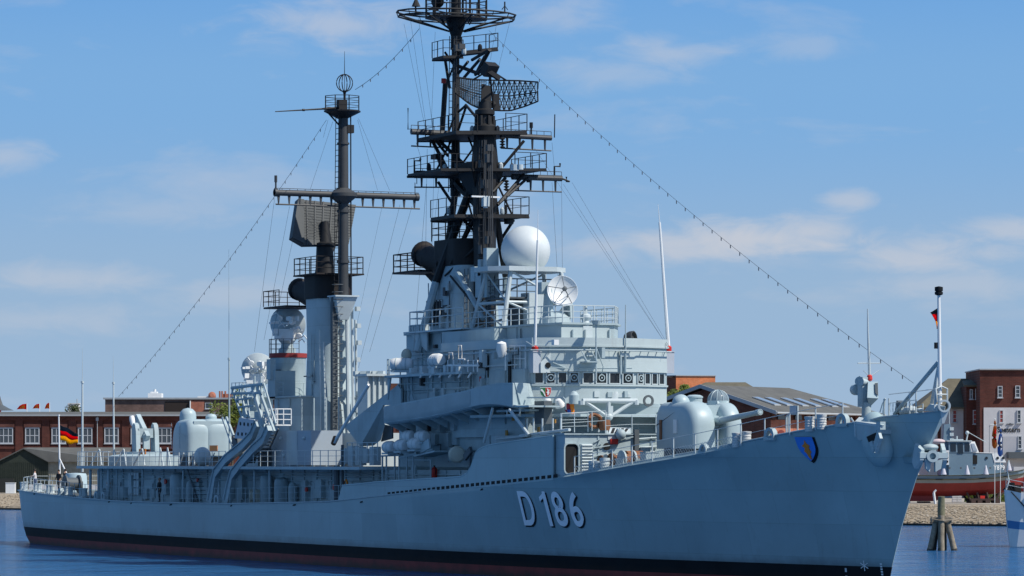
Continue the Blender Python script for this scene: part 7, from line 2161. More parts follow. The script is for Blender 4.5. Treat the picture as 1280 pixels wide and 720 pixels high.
ROOFB = ground_mat('mossy_brown_roof', (.10, .09, .06), (.145, .13, .09), .7)
STUCCO = ground_mat('pale_stucco', (.50, .50, .51), (.58, .57, .58), .5, bump=.1)
GRNW = ground_mat('dark_green_boards', (.018, .026, .018), (.03, .038, .028), 1.5)
PALEW = ground_mat('weathered_boards', (.23, .22, .17), (.31, .29, .24), 1.5)
ZINC = paint('zinc_sheet', (.35, .37, .38), .5, .12, .8)
FRAME = paint('worn_window_frame', (.46, .48, .50), .6, .12, 1.5)
def bg(name, label, cat, px_, D, group=None, rz=0, z=GZ):
    return empty(name, label, cat, W(px_, D, z), CAM_ROT + rz, group)
def window(parent, x, y, z, w, h, cols=2, rows=2, fmat=FRAME, gmat=None, fw=.09, name='window', sill=True):
    """opening in the x-z plane at depth y (front towards -y); frame, bars, pane"""
    fm_ = MB()
    for a_, b_, c_, d_ in ((0, w, 0, fw), (0, w, h - fw, h), (0, fw, fw, h - fw), (w - fw, w, fw, h - fw)): fm_.box(x + a_, x + b_, y - .12, y + .02, z + c_, z + d_)
    for i in range(1, cols): fm_.box(x + w * i / cols - fw * .35, x + w * i / cols + fw * .35, y - .11, y + .01, z + fw, z + h - fw)
    for j in range(1, rows): fm_.box(x + fw, x + w - fw, y - .105, y + .012, z + h * j / rows - fw * .35, z + h * j / rows + fw * .35)
    if sill: fm_.box(x - .08, x + w + .08, y - .22, y + .02, z - .1, z)
    o = part(name, fm_, fmat or WHITE, parent, smooth=False)
    g = MB(); g.box(x + fw * .9, x + w - fw * .9, y - .06, y - .03, z + fw * .9, z + h - fw * .9)
    part('pane', g, gmat or HGLASS, o, smooth=False)
    return o

# ---- long brick warehouse on the left
D0 = 560.0; s0 = F_PX / D0
def lx_(px_, D=D0): return (px_) / F_PX * D           # lateral metres measured from px 0
wh = bg('brick_warehouse', 'long dark red brick warehouse with white windows behind the stern', 'warehouse', 0, D0)
zt_ = lambda py_, D=D0: H_CAM - (py_ - Y_HOR) * D / F_PX - GZ
xL, xR = lx_(-70), lx_(540)
b = MB()
ev = zt_(519)
b.box(xL, xR, 0, 16, -.3, ev)
for k in range(20):                                    # pilasters between the windows
    x = lx_(24 + 33.3 * (k - 2)); b.box(x - .55, x + .55, -.28, 0, -.3, ev - .75)
b.box(xL, xR, -.3, .02, ev - .8, ev - .1); b.box(xL, xR, -.18, .02, zt_(561), zt_(558))
part('wall', b, BRICK_D, wh, smooth=False)
b = MB(); b.slab([(xL, -.75, ev - .1), (xR, -.75, ev - .1), (xR, 9, ev + .45), (xL, 9, ev + .45)], (0, 0, .2)); b.slab([(xL, 17, ev - .1), (xR, 17, ev - .1), (xR, 9, ev + .45), (xL, 9, ev + .45)], (0, 0, .2)); part('roof', b, ROOFG, wh, smooth=False)
b = MB(); b.box(xL, xR, -.86, -.66, ev - .14, ev + .1); part('gutter', b, ZINC, wh)
for k in range(-1, 9):
    pc = 7.5 + 33.0 * k
    x = lx_(pc - 9)
    b = MB(); b.box(x - .2, lx_(pc + 9) + .2, -.06, .0, zt_(534.5), zt_(530)); part('lintel', b, BRICK_R, wh, smooth=False)
    window(wh, x, -.02, zt_(554.5), lx_(pc + 9) - x, zt_(534.5) - zt_(554.5), 3, 2, fw=.16)
for px_ in (122,):
    b = MB(); b.tube((lx_(px_), -.4, zt_(561)), (lx_(px_), -.4, ev - .2), .06, n=6); b.cbox((lx_(px_), -.4, zt_(524)), (.4, .3, .5)); part('downpipe', b, ZINC, wh)
b = MB(); D1 = D0 + 12
up0, up1 = lx_(118, D1) + 0, lx_(505, D1)
b.box(up0, up1, 12, 26, ev - 1, zt_(499, D1)); part('upper_storey', b, brick_mat('faded_brown_brick', (.19, .115, .095), (.15, .09, .075), (.16, .12, .10)), wh, smooth=False)
b = MB(); b.box(up0 - .3, up1 + .3, 11.7, 26.3, zt_(499.2, D1), zt_(497, D1)); part('parapet', b, ZINC, wh, smooth=False)
b = MB(); b.box(lx_(193, D1), lx_(224, D1), 11.9, 12.05, zt_(514.5, D1), zt_(502, D1)); part('dark_panel', b, paint('dark_brown_boards', (.03, .02, .016), .8, .2), wh, smooth=False)
b = MB(); b.box(lx_(225, D1), lx_(242, D1), 11.85, 12.0, zt_(515, D1), zt_(501, D1)); part('brick_panel', b, BRICK_R, wh, smooth=False)
window(wh, lx_(243, D1), 11.9, zt_(511, D1), lx_(252, D1) - lx_(243, D1), zt_(503.5, D1) - zt_(511, D1), 1, 1)
b = MB(); b.tube((lx_(224.5, D1), 11.7, zt_(516, D1)), (lx_(224.5, D1), 11.7, zt_(501, D1)), .1, n=6); part('downpipe', b, WHITE, wh)
b = MB(); b.box(lx_(169, D1), lx_(186, D1), 15, 18, zt_(497, D1), zt_(491, D1)); b.box(lx_(172, D1), lx_(180, D1), 15.5, 17.5, zt_(491.2, D1), zt_(489, D1)); b.box(lx_(232, D1), lx_(249, D1), 14, 17, zt_(497, D1), zt_(495, D1)); b.tube((lx_(177, D1), 16, zt_(490, D1)), (lx_(177, D1), 16, zt_(486, D1)), .2, n=8); part('roof_plant', b, WHITE, wh)
b = MB(); b.lathe([(.02, -.5), (.55, -.45), (.6, .3), (.3, .5)], (lx_(250.5, D1), 14, zt_(494.5, D1)), (0, -1, .2), 14)
for px_ in (260, 263, 267): b.tube((lx_(px_, D1), 14, zt_(497, D1)), (lx_(px_, D1), 14, zt_(488.5, D1)), .14, n=6)
b.box(lx_(264, D1), lx_(275, D1), 14, 16, zt_(497, D1), zt_(492, D1)); part('chimney', b, BRICK_R, wh)
b = MB(); b.box(lx_(462, D1), lx_(496, D1), 5, 12, zt_(517, D1), zt_(480.5, D1)); part('stair_tower', b, BRICK_M, wh, smooth=False)
b = MB(); b.box(lx_(493, D1), lx_(498, D1), 6, 8, zt_(481, D1), zt_(474.5, D1)); part('chimney', b, BRICK_R, wh, smooth=False)
# ---- green boathouse at the stern
D2 = 530.0
sh = bg('boathouse', 'low dark green boathouse with a grey roof in front of the brick warehouse', 'shed', 0, D2)
b = MB(); q = [(lx_(-6, D2), 0, 0), (lx_(60, D2), 0, 0), (lx_(60, D2), 0, zt_(577, D2)), (lx_(30, D2), 0, zt_(562, D2)), (lx_(-6, D2), 0, zt_(579, D2))]
b.slab(q, (0, .3, 0))
for k in range(26): x = lx_(-6 + 2.55 * k, D2); b.box(x, x + .05, -.05, 0, 0, zt_(577.5, D2))
part('gable_wall', b, GRNW, sh, smooth=False)
b = MB(); b.box(lx_(60, D2), lx_(160, D2), .15, 9, 0, zt_(577, D2))
for k in range(36): x = lx_(61 + 2.7 * k, D2); b.box(x, x + .05, .1, .15, 0, zt_(577.5, D2))
part('side_wall', b, PALEW, sh, smooth=False)
b = MB(); zr, ze = zt_(560.5, D2), zt_(577.5, D2)
b.slab([(lx_(60.5, D2), -.5, ze), (lx_(160, D2), -.5, ze), (lx_(160, D2), 4.5, zr), (lx_(30, D2), 4.5, zr), (lx_(30, D2), -.3, zt_(561.5, D2))], (0, 0, .15)); b.slab([(lx_(30, D2), -.4, zt_(561, D2)), (lx_(30, D2), 5, zr), (lx_(-8, D2), 5, zt_(580, D2)), (lx_(-8, D2), -.4, zt_(580, D2))], (0, 0, .15)); part('roof', b, ROOFG, sh, smooth=False)
b = MB(); b.box(lx_(-6, D2), lx_(17, D2), -.4, -.1, 0, zt_(598, D2)); part('door', b, paint('dark_boards', (.02, .022, .02), .8, .2), sh, smooth=False)
b = MB(); b.box(0, 1.3, 0, 1.2, 0, 1.45); b.box(-.05, 1.35, -.05, 1.25, 1.45, 1.52); wb_ = tag(b.build('utility_cabinet', WHITE, loc=W(7, 520, GZ)), 'white utility cabinet standing on the quay left of the stern', 'cabinet'); wb_.rotation_euler = (0, 0, CAM_ROT)
b = MB(); b.box(0, 10, 0, .5, 0, 1.25); ww = tag(b.build('low_wall', STUCCO, loc=W(36, 522, GZ)), 'low white wall on the quay behind the people at the stern', 'wall'); ww.rotation_euler = (0, 0, CAM_ROT)
# red flags beyond the warehouse, on their own poles
RFLAG = cloth('red_banner_cloth', (.75, .025, .02)); GFLAG = cloth('gold_banner_cloth', (.75, .42, .04))
for i, (px_, w_, h_, lab) in enumerate(((33.5, 13, 7.5, 'leftmost red and gold flag above the warehouse roof'), (49.5, 9, 6.5, 'middle red and gold flag above the warehouse roof'), (62, 6.5, 8, 'rightmost red and gold flag above the warehouse roof'))):
    Df = 620; fr_ = bg('shore_flag', lab, 'flag', px_, Df, 'red flags above the warehouse roof'); zz = zt_(504.5 - (1.2 if i == 2 else 0), Df)
    p = MB(); p.tube((0, 0, 0), (0, 0, zz), .09, .06, n=6); part('flagpole', p, WHITE, fr_)
    wm, hm_ = w_ / F_PX * Df, h_ / F_PX * Df
    g = MB(); g.slab([(0, 0, zz), (-wm * .45, .25, zz - .1 * hm_), (-wm * .7, .1, zz - hm_ * .35), (-wm, .3, zz - hm_ * .95), (-wm * .3, 0, zz - hm_ * .9), (0, 0, zz - hm_)], (0, .03, 0)); o = part('flag_cloth', g, RFLAG, fr_, smooth=False)
    g = MB(); g.slab([(-wm * .2, -.03, zz - hm_ * .3), (-wm * .5, .06, zz - hm_ * .35), (-wm * .72, .1, zz - hm_ * .85), (-wm * .22, -.02, zz - hm_ * .8)], (0, .02, 0)); part('flag_emblem', g, GFLAG, o, smooth=False)
tq = bg('market_tent', 'grey peaked tent top at the far left edge above the warehouse roof', 'tent', 0, 610)
b = MB(); zz = zt_(513, 610); b.lathe([(2.3, zz), (1.5, zz + .35), (.5, zz + .9), (.15, zz + 1.9), (.03, zz + 2.4)], n=16); part('canopy', b, DGREY, tq)
b = MB(); b.lathe([(.7, zz + .15), (.7, zz + .3)], (0, 0, 0), n=12); b.tube((0, 0, 0), (0, 0, zz), .2, n=8); part('pole', b, REDP, tq)

# ---- trees
def leaf_mat(name, c1, c2):
    m = bpy.data.materials.new(name); m.use_nodes = True
    nt, N, L = nodes_of(m); b = N['Principled BSDF']; b.inputs['Roughness'].default_value = .6
    t = N.new('ShaderNodeTexCoord'); n = N.new('ShaderNodeTexNoise'); n.inputs['Scale'].default_value = .9; n.inputs['Detail'].default_value = 6
    L(t.outputs['Object'], n.inputs['Vector'])
    r = N.new('ShaderNodeValToRGB'); r.color_ramp.elements[0].position = .35; r.color_ramp.elements[0].color = (*c1, 1); r.color_ramp.elements[1].position = .68; r.color_ramp.elements[1].color = (*c2, 1)
    L(n.outputs['Fac'], r.inputs[0]); L(r.outputs[0], b.inputs['Base Color'])
    out = N['Material Output']; tr = N.new('ShaderNodeBsdfTranslucent'); mxs = N.new('ShaderNodeMixShader'); mxs.inputs[0].default_value = .35
    L(r.outputs[0], tr.inputs['Color']); L(b.outputs[0], mxs.inputs[1]); L(tr.outputs[0], mxs.inputs[2]); L(mxs.outputs[0], out.inputs['Surface'])
    return m
LEAF = leaf_mat('spring_leaves', (.06, .10, .015), (.22, .26, .04))
LEAF2 = leaf_mat('dull_leaves', (.035, .055, .02), (.09, .11, .04))
BARK = ground_mat('bark', (.06, .045, .03), (.12, .09, .07), 3)
def tree(label, px_, D, h, r, mat, seed, n=2600, squash=1.0):
    random.seed(seed)
    root = bg('deciduous_tree', label, 'tree', px_, D)
    t = MB(); t.tube((0, 0, -.2), (.1, 0, h * .55), .22, .12, n=8)
    cl = []
    for k in range(15):
        a_ = random.random() * 6.28; q = random.uniform(.2, .85) * r; z = h - r * squash + random.uniform(-.8, .75) * r * squash
        c = Vector((q * math.cos(a_), q * math.sin(a_), z)); cl.append((c, random.uniform(.28, .5) * r))
        t.tube((.08, 0, h * random.uniform(.35, .55)), c, .07, .02, n=5)
    part('trunk', t, BARK, root)
    c_ = MB()
    for _ in range(n):
        c, rr = random.choice(cl)
        while True:
            v = Vector((random.uniform(-1, 1), random.uniform(-1, 1), random.uniform(-1, 1)))
            if .25 < v.length < 1: break
        p = c + v * rr
        s = random.uniform(.12, .24)
        u = Vector((random.uniform(-1, 1), random.uniform(-1, 1), random.uniform(-.6, .6))).normalized(); w = u.orthogonal().normalized()
        c_.add([p - u * s, p + w * s * .6, p + u * s, p - w * s * .6], [(0, 1, 2, 3)])
    part('crown', c_, mat, root, smooth=False)
    return root
tree('sunlit green tree standing between the boat davits and the brick warehouse', 290, 545, (578 - 474) / F_PX * 545 + H_CAM - GZ, 2.9, LEAF, 2, 3200, 1.5)
tree('small olive tree top showing above the long warehouse roof', 93, 600, (578 - 505) / F_PX * 600 + H_CAM - GZ, 1.6, LEAF2, 5, 900)
tree('bright green tree between the bridge and the forward gun', 847, 455, (578 - 477) / F_PX * 455 + H_CAM - GZ, 2.0, LEAF, 9, 3600, 1.2)
b = MB(); hm2 = bg('rooftop_cabin', 'white rooftop cabin beyond the warehouse, above the small olive tree', 'cabin', 92, 640); z_ = zt_(505, 640); b.box(-.9, .9, 0, 2, z_ - 6, z_ + .0); b.box(-1.0, 1.0, -.1, 2.1, z_, z_ + .15); part('cabin_wall', b, STUCCO, hm2); b = MB(); b.tube((.6, 0, z_ + .1), (.6, 0, z_ + .9), .08, n=6); b.tube((-.9, 0, 0), (-.9, 0, z_), .15, n=6); part('mast', b, ZINC, hm2)

# ---- orange brick block behind the tree
def rel(px_, D, base): return (px_ - base) / F_PX * D
D3 = 480.0
ob_ = bg('brick_building', 'flat-topped orange brick block behind the bridge', 'building', 845, D3, rz=0)
b = MB(); zt3 = zt_(470, D3); b.slab([(0, 0, 0), (rel(895, D3, 845), 1.6, 0), (rel(895, D3, 845), 1.6, zt3), (0, 0, zt3)], (-.3, 6, 0)); part('wall', b, BRICK_O, ob_, smooth=False)
b = MB(); b.slab([(-.02, .02, 0), (rel(818, D3, 845), 4, 0), (rel(818, D3, 845), 4, zt3 + .05), (-.02, .02, zt3 - .2)], (.3, 3, 0)); part('side_wall', b, BRICK_M, ob_, smooth=False)  # left face in darker brick, its shade put into the colour
b = MB(); b.slab([(-3.2, 3.9, zt3), (0, -.15, zt3), (rel(896, D3, 845), 1.5, zt3), (rel(892, D3, 845), 8, zt3), (-3, 9, zt3)], (0, 0, .12)); part('parapet', b, ZINC, ob_, smooth=False)
# ---- low house with mossy roof behind the hall
D4 = 465.0
hb_ = bg('house', 'house with a mossy brown roof just behind the skylight hall', 'house', 860, D4)
b = MB(); z1, z0 = zt_(478.5, D4), zt_(489, D4)
b.slab([(0, 0, z0), (rel(948, D4, 860), 0, z0), (rel(934, D4, 860), 3.5, z1), (rel(884, D4, 860), 3.5, z1)], (0, 0, .15)); b.slab([(0, 7, z0), (rel(948, D4, 860), 7, z0), (rel(934, D4, 860), 3.5, z1), (rel(884, D4, 860), 3.5, z1)], (0, 0, .15)); b.slab([(rel(948, D4, 860), 0, z0), (rel(948, D4, 860), 7, z0), (rel(934, D4, 860), 3.5, z1)], (0, 0, .15)); part('roof', b, ROOFB, hb_, smooth=False)
b = MB(); b.box(.4, rel(944, D4, 860), .4, 6.6, 0, z0 + .02); part('wall', b, BRICK_O, hb_, smooth=False)

# ---- brick hall with skylights
D5 = 420.0
phi = R(33)
hall = bg('brick_hall', 'red brick hall with a broad grey roof and slanting skylights behind the forward gun', 'hall', 965, D5, rz=0)
ze, zr = zt_(514, D5), zt_(483.5, 425)
ed = Vector((math.sin(phi), math.cos(phi), 0)); gd = Vector((-math.cos(phi), math.sin(phi), 0))
Lh, Wh_ = 26.0, 18.5
def hp_(a, g, z): v = ed * a + gd * g; return Vector((v.x, v.y, z))
b = MB(); b.loft([[hp_(.5, .5, 0), hp_(Lh, .5, 0), hp_(Lh, Wh_ - .5, 0), hp_(.5, Wh_ - .5, 0)], [hp_(.5, .5, ze), hp_(Lh, .5, ze), hp_(Lh, Wh_ - .5, ze), hp_(.5, Wh_ - .5, ze)]])
b.slab([hp_(.5, .5, ze), hp_(.5, Wh_ - .5, ze), hp_(.5, Wh_ / 2, zr - .25)], ed * .3)
part('gable_wall', b, BRICK_M, hall, smooth=False)
b = MB(); b.slab([hp_(.5, .47, 0), hp_(Lh, .47, 0), hp_(Lh, .47, zt_(524.5, D5 + 5)), hp_(.5, .47, zt_(524.5, D5))], gd * -.05)
part('front_wall', b, BRICK_R, hall, smooth=False)  # lit brick tone stops below the eave; strip above is painted shade
b = MB()
for k in range(7): b.slab([hp_(.6 + k * 4.1, .45, zt_(525, D5)), hp_(1.15 + k * 4.1, .45, zt_(525, D5)), hp_(1.15 + k * 4.1, .45, ze - .1), hp_(.6 + k * 4.1, .45, ze - .1)], gd * -.2)
part('pilaster_band', b, BRICK_M, hall, smooth=False)  # short piers in the same dark brick as the painted eave shade
for k in range(6):
    w_ = MB(); x0 = 1.9 + k * 4.1
    arch = [hp_(x0 + .9 - .85 * math.cos(t), .36, zt_(524, D5) + .75 * math.sin(t) ** .7) for t in [i / 8 * math.pi for i in range(9)]]
    w_.slab(arch, gd * -.08); part('arched_window', w_, HGLASS, hall, smooth=False)
    w_ = MB(); x0 = 1.9 + k * 4.1
    arch = [hp_(x0 + .9 - 1.0 * math.cos(t), .38, zt_(549, D5) + 1.1 * math.sin(t) ** .7) for t in [i / 8 * math.pi for i in range(9)]]
    w_.slab(arch, gd * -.08); part('arched_window', w_, paint('deep_red_door', (.16, .03, .025), .7, .1) if 'deep_red_door' not in MAT else MAT['deep_red_door'], hall, smooth=False)
b = MB(); ov = .8
b.slab([hp_(-.5, -ov, ze - .25), hp_(Lh + .6, -ov, ze - .25), hp_(Lh - 5, Wh_ / 2, zr), hp_(-.5, Wh_ / 2, zr)], (0, 0, .22)); b.slab([hp_(-.5, Wh_ + ov, ze - .25), hp_(Lh + .6, Wh_ + ov, ze - .25), hp_(Lh - 5, Wh_ / 2, zr), hp_(-.5, Wh_ / 2, zr)], (0, 0, .22)); b.slab([hp_(Lh + .6, -ov, ze - .25), hp_(Lh + .6, Wh_ + ov, ze - .25), hp_(Lh - 5, Wh_ / 2, zr)], (0, 0, .22))
part('roof', b, ROOFG, hall, smooth=False)
b = MB(); b.slab([hp_(-.56, -ov - .05, ze - .4), hp_(-.56, Wh_ / 2, zr - .15), hp_(-.56, Wh_ / 2, zr + .28), hp_(-.56, -ov - .05, ze + .05)], ed * .12); b.slab([hp_(-.56, Wh_ + ov, ze - .4), hp_(-.56, Wh_ / 2, zr - .15), hp_(-.56, Wh_ / 2, zr + .28), hp_(-.56, Wh_ + ov, ze + .05)], ed * .12); b.tube(hp_(-.5, -ov - .1, ze - .2), hp_(Lh + .6, -ov - .1, ze - .2), .13, n=8); part('verge_board', b, ZINC, hall)
def on_roof(a, f): return hp_(a, -ov + (Wh_ / 2 + ov) * f, ze - .25 + (zr - ze + .25) * f + .25)
for a_ in (3.2, 6.2, 10.0, 13.2, 17.4, 20.2):
    b = MB(); b.slab([on_roof(a_, .22), on_roof(a_ + 1.5, .22), on_roof(a_ + 1.5, .52), on_roof(a_, .52)], (0, 0, .12)); fr_ = part('skylight', b, ZINC, hall, smooth=False)
    b = MB(); b.slab([on_roof(a_ + .14, .235), on_roof(a_ + 1.36, .235), on_roof(a_ + 1.36, .505), on_roof(a_ + .14, .505)], (0, 0, .15)); part('pane', b, PALEGLASS, fr_, smooth=False)

# ---- houses on the right
D6 = 455.0
h1 = bg('house', 'white walled house with a hipped mossy roof left of the tall brick house', 'house', 1160, D6)
x_ = lambda px_, D=D6: rel(px_, D, 1160)
ze, zr = zt_(508, D6), zt_(474, D6)
b = MB(); b.box(x_(1160), x_(1209), 0, 10, 0, ze); part('wall', b, STUCCO, h1, smooth=False)
b = MB(); b.box(x_(1172), x_(1176), -.06, 0, 0, ze - .2); part('brick_strip', b, BRICK_D, h1, smooth=False)
b = MB(); b.slab([(x_(1146), -.8, ze - .3), (x_(1211), -.8, ze - .3), (x_(1226), 5, zr), (x_(1191), 5, zr)], (0, 0, .2)); b.slab([(x_(1146), -.8, ze - .3), (x_(1146), 11, ze - .3), (x_(1191), 5, zr)], (0, 0, .2)); b.slab([(x_(1146), 11, ze - .3), (x_(1226), 11, ze - .3), (x_(1226), 5, zr), (x_(1191), 5, zr)], (0, 0, .2)); part('roof', b, ROOFB, h1, smooth=False)
REDG = paint('red_shutter', (.28, .05, .04), .5, .15)
window(h1, x_(1190.5), -.02, zt_(528.5, D6), x_(1196) - x_(1190.5), zt_(512.5, D6) - zt_(528.5, D6), 1, 3, gmat=REDG)
h2 = bg('house', 'narrow brown brick house with two small windows between white and tall brick houses', 'house', 1208, 452)
x_ = lambda px_: rel(px_, 452, 1208)
b = MB(); b.box(x_(1208), x_(1230), 0, 9, 0, zt_(483, 452)); part('wall', b, BRICK_D, h2, smooth=False)
b = MB(); b.slab([(x_(1204), -.7, zt_(483.5, 452)), (x_(1230), -.7, zt_(483.5, 452)), (x_(1230), 5, zt_(474, 452)), (x_(1209), 5, zt_(477, 452))], (0, 0, .2)); part('roof', b, ROOFB, h2, smooth=False)
for a_, c_, e_, f_ in ((1212, 1216, 499, 486.5), (1219, 1223, 499, 486), (1216, 1222, 530, 512.5)): window(h2, x_(a_), -.02, zt_(e_, 452), x_(c_) - x_(a_), zt_(f_, 452) - zt_(e_, 452), 1, 2 if e_ < 510 else 3, gmat=HGLASS if e_ < 510 else REDG)
h3 = bg('house', 'tall brick house, brick above and white below, with a shop name on its wall', 'house', 1225, 448)
x_ = lambda px_: rel(px_, 448, 1225); z3 = lambda py_: zt_(py_, 448)
b = MB(); b.box(x_(1225), x_(1345), 0, 14, 0, z3(462.5)); part('wall', b, BRICK_D, h3, smooth=False)
b = MB(); b.box(x_(1224), x_(1346), -.3, 14.3, z3(462.5), z3(461)); part('parapet', b, ZINC, h3, smooth=False)
b = MB(); b.box(x_(1229.5), x_(1345), -.1, 0, 0, z3(509.5)); part('rendered_wall', b, STUCCO, h3, smooth=False)
for a_, c_, e_, f_ in ((1247, 1253, 497, 482.5), (1269, 1275, 497, 482), (1291, 1297, 497, 482), (1249, 1254, 528.5, 512.5), (1271, 1276, 528.5, 512.5), (1292, 1297, 528.5, 512.5), (1272, 1277, 561, 545)): window(h3, x_(a_), -.02 if f_ < 500 else -.12, z3(e_), x_(c_) - x_(a_), z3(f_) - z3(e_), 1, 3, gmat=REDG if (a_ == 1249) else HGLASS)
b = MB(); b.box(x_(1253.5), x_(1271), -.16, -.1, z3(575), z3(545.5)); part('display_window', b, paint('pale_blind', (.45, .45, .47), .4, .06), h3, smooth=False)
uv2, fs2 = text_mesh('Seestern', 1.0, .02, 1.0)
b = MB(); xa, xb = x_(1246.5), x_(1275); za, zb = z3(540.5), z3(533.5)
b.add([(xa + (xb - xa) * u, -.15, za + (zb - za) * v) for u, v in uv2], fs2); kind(part('wall_lettering', b, BLACK, h3, smooth=False), 'stuff')
b = MB(); b.box(x_(1262), x_(1263.5), -.4, -.1, z3(531), z3(529)); b.box(x_(1258), x_(1267), -.2, -.1, z3(530.4), z3(529.6)); part('wall_lamp', b, DGREY, h3)
b = MB(); b.box(x_(1258), x_(1345), -2.2, -.1, z3(573), z3(565)); part('awning', b, DGREY, h3, smooth=False)
lp = bg('street_lamp', 'thin pale lamp post in front of the white house wall', 'street lamp', 1237, 430)
b = MB(); zz = zt_(532, 430); b.tube((0, 0, 0), (0, 0, zz), .07, .05, n=8); part('post', b, ZINC, lp)
b = MB(); b.tube((0, 0, zz), (.55, 0, zz + .12), .04, n=6); b.cbox((.4, 0, zz + .14), (.7, .25, .12)); part('lamp_head', b, WHITE, lp)

# ---- naval launch on its cradle, red below
DT = 396.0
tug = bg('harbour_launch', 'blue-grey launch with a red underside propped up ashore beyond the bow', 'launch', 1210, DT, rz=R(4))
def tx(px_): return rel(px_, DT, 1210)
def tz(py_): return zt_(py_, DT)
st_ = [(-7.6, 1.2, 2.0, .85, 3.05), (-6.0, 1.7, 2.15, .75, 3.0), (-3, 1.95, 2.2, .72, 2.98), (0, 1.95, 2.2, .8, 3.02), (2.5, 1.6, 2.0, .95, 3.15), (4.3, .95, 1.5, 1.2, 3.35), (5.4, .4, .85, 1.55, 3.5), (6.1, .05, .1, 2.4, 3.62)]
def lring(x, hw, hd, zk, zd):
    z1 = zk + (zd - zk) * .25; z2 = zd - .82; z3_ = zd - .42
    return [(x, 0, zk), (x, -hw * .6, z1), (x, -hw, z2), (x, -(hw + hd) / 2 - .0, z3_), (x, -hd, zd), (x, hd, zd), (x, (hw + hd) / 2, z3_), (x, hw, z2), (x, hw * .6, z1)]
def lseg(i0, i1, mi, mb):
    for k in range(len(st_) - 1):
        A_, B__ = lring(*st_[k]), lring(*st_[k + 1])
        for i in range(i0, i1):
            for s in (0, 1):
                a0, a1 = (A_[i], A_[i + 1]); b0, b1 = (B__[i], B__[i + 1])
                if s: a0, a1, b0, b1 = [(p[0], -p[1], p[2]) for p in (a0, a1, b0, b1)]
                mb.add([a0, b0, b1, a1], [(0, 1, 2, 3)], mi)
b = MB(); lseg(0, 2, 0, b); lseg(2, 3, 1, b); lseg(3, 4, 2, b)
A_ = lring(*st_[0]); b.add(A_, [tuple(range(9))], 2)
for k in range(len(st_) - 1):
    A_, B__ = lring(*st_[k]), lring(*st_[k + 1]); b.add([A_[4], B__[4], B__[5], A_[5]], [(0, 1, 2, 3)], 2)
LB = paint('launch_blue_grey', (.15, .225, .285), .5, .08, .8); LBAND = paint('launch_grey_band', (.26, .27, .25), .6, .12, .8); LRED = paint('launch_red', (.23, .024, .022), .6, .18, .8, .2, (.10, .03, .03))
part('hull', b, [LRED, LBAND, LB], tug, smooth=True, angle=60)
b = MB(); b.path([(x, -(hw + hd) / 2 - .06, zd - .42) for x, hw, hd, zk, zd in st_], .07, 6); b.path([(x, (hw + hd) / 2 + .06, zd - .42) for x, hw, hd, zk, zd in st_], .07, 6); b.path([(x, -hd - .02, zd) for x, hw, hd, zk, zd in st_], .05, 6); part('rubbing_strake', b, paint('dark_rubber', (.05, .05, .03), .8, .1), tug)
b = MB(); b.slab([(-6.8, -.12, .2), (-3.6, -.12, .2), (-2.4, -.12, .8), (-6.8, -.12, 1.0)], (0, .24, 0)); part('keel_skeg', b, LRED, tug)
b = MB(); b.slab([(-6.95, -.1, .0), (-6.35, -.1, .0), (-6.1, -.1, 1.35), (-6.7, -.1, 1.35)], (0, .2, 0)); part('rudder', b, WHITE, tug)
zd = 2.98
b = MB(); b.box(tx(1183), tx(1213), -1.25, 1.25, zd, tz(565.5)); part('cabin', b, LB, tug, smooth=False)
b = MB(); b.loft([[(tx(1183), -1.3, tz(565.6)), (tx(1213), -1.3, tz(565.6)), (tx(1213), 1.3, tz(565.6)), (tx(1183), 1.3, tz(565.6))], [(tx(1183), -1.15, tz(552)), (tx(1209), -1.15, tz(552)), (tx(1209), 1.15, tz(552)), (tx(1183), 1.15, tz(552))]]); wheel = part('wheelhouse', b, LB, tug, smooth=False)
b = MB(); b.box(tx(1181), tx(1212), -1.35, 1.35, tz(552), tz(550.6)); part('wheelhouse_roof', b, LGREY, tug, smooth=False)
for a_, c_, nm in ((1185, 1192, 'window'), (1194, 1201, 'door'), (1203, 1209, 'window')):
    b = MB(); b.slab([(tx(a_), -1.32, tz(564.5 if nm == 'window' else 567)), (tx(c_), -1.32, tz(564.5 if nm == 'window' else 567)), (tx(c_), -1.22, tz(554)), (tx(a_), -1.22, tz(554))], (0, .05, 0)); o = part(nm, b, GLASS, tug, smooth=False)
b = MB(); b.slab([(tx(1211.5), -1.31, tz(565)), (tx(1221), -1.25, tz(565.5)), (tx(1216), -1.1, tz(552)), (tx(1208.5), -1.2, tz(552))], (-.1, .1, 0)); part('windscreen_frame', b, WHITE, tug, smooth=False)
b = MB(); b.slab([(tx(1213.5), -1.38, tz(563.5)), (tx(1219), -1.32, tz(563.5)), (tx(1215.3), -1.2, tz(554.5)), (tx(1211), -1.28, tz(554.5))], (0, .04, 0)); part('windscreen', b, PALEGLASS, tug, smooth=False)
b = MB(); b.loft([[(tx(1209), -1.15, zd), (tx(1254), -1.0, zd + .2), (tx(1254), 1.0, zd + .2), (tx(1209), 1.15, zd)], [(tx(1209), -1.05, tz(566)), (tx(1250), -.9, tz(567)), (tx(1250), .9, tz(567)), (tx(1209), 1.05, tz(566))]]); part('fore_cabin', b, LB, tug, smooth=False)
b = MB(); b.loft([[(tx(1208), -1.1, tz(566)), (tx(1251), -.95, tz(567)), (tx(1251), .95, tz(567)), (tx(1208), 1.1, tz(566))], [(tx(1208), -1.1, tz(565.2)), (tx(1250), -.95, tz(566)), (tx(1250), .95, tz(566)), (tx(1208), 1.1, tz(565.2))]]); b.slab([(tx(1250), -.95, tz(566.5)), (tx(1256), -.98, tz(578)), (tx(1241), -1.04, tz(578)), (tx(1238), -.99, tz(567))], (0, .04, 0)); part('cabin_top', b, WHITE, tug, smooth=False)
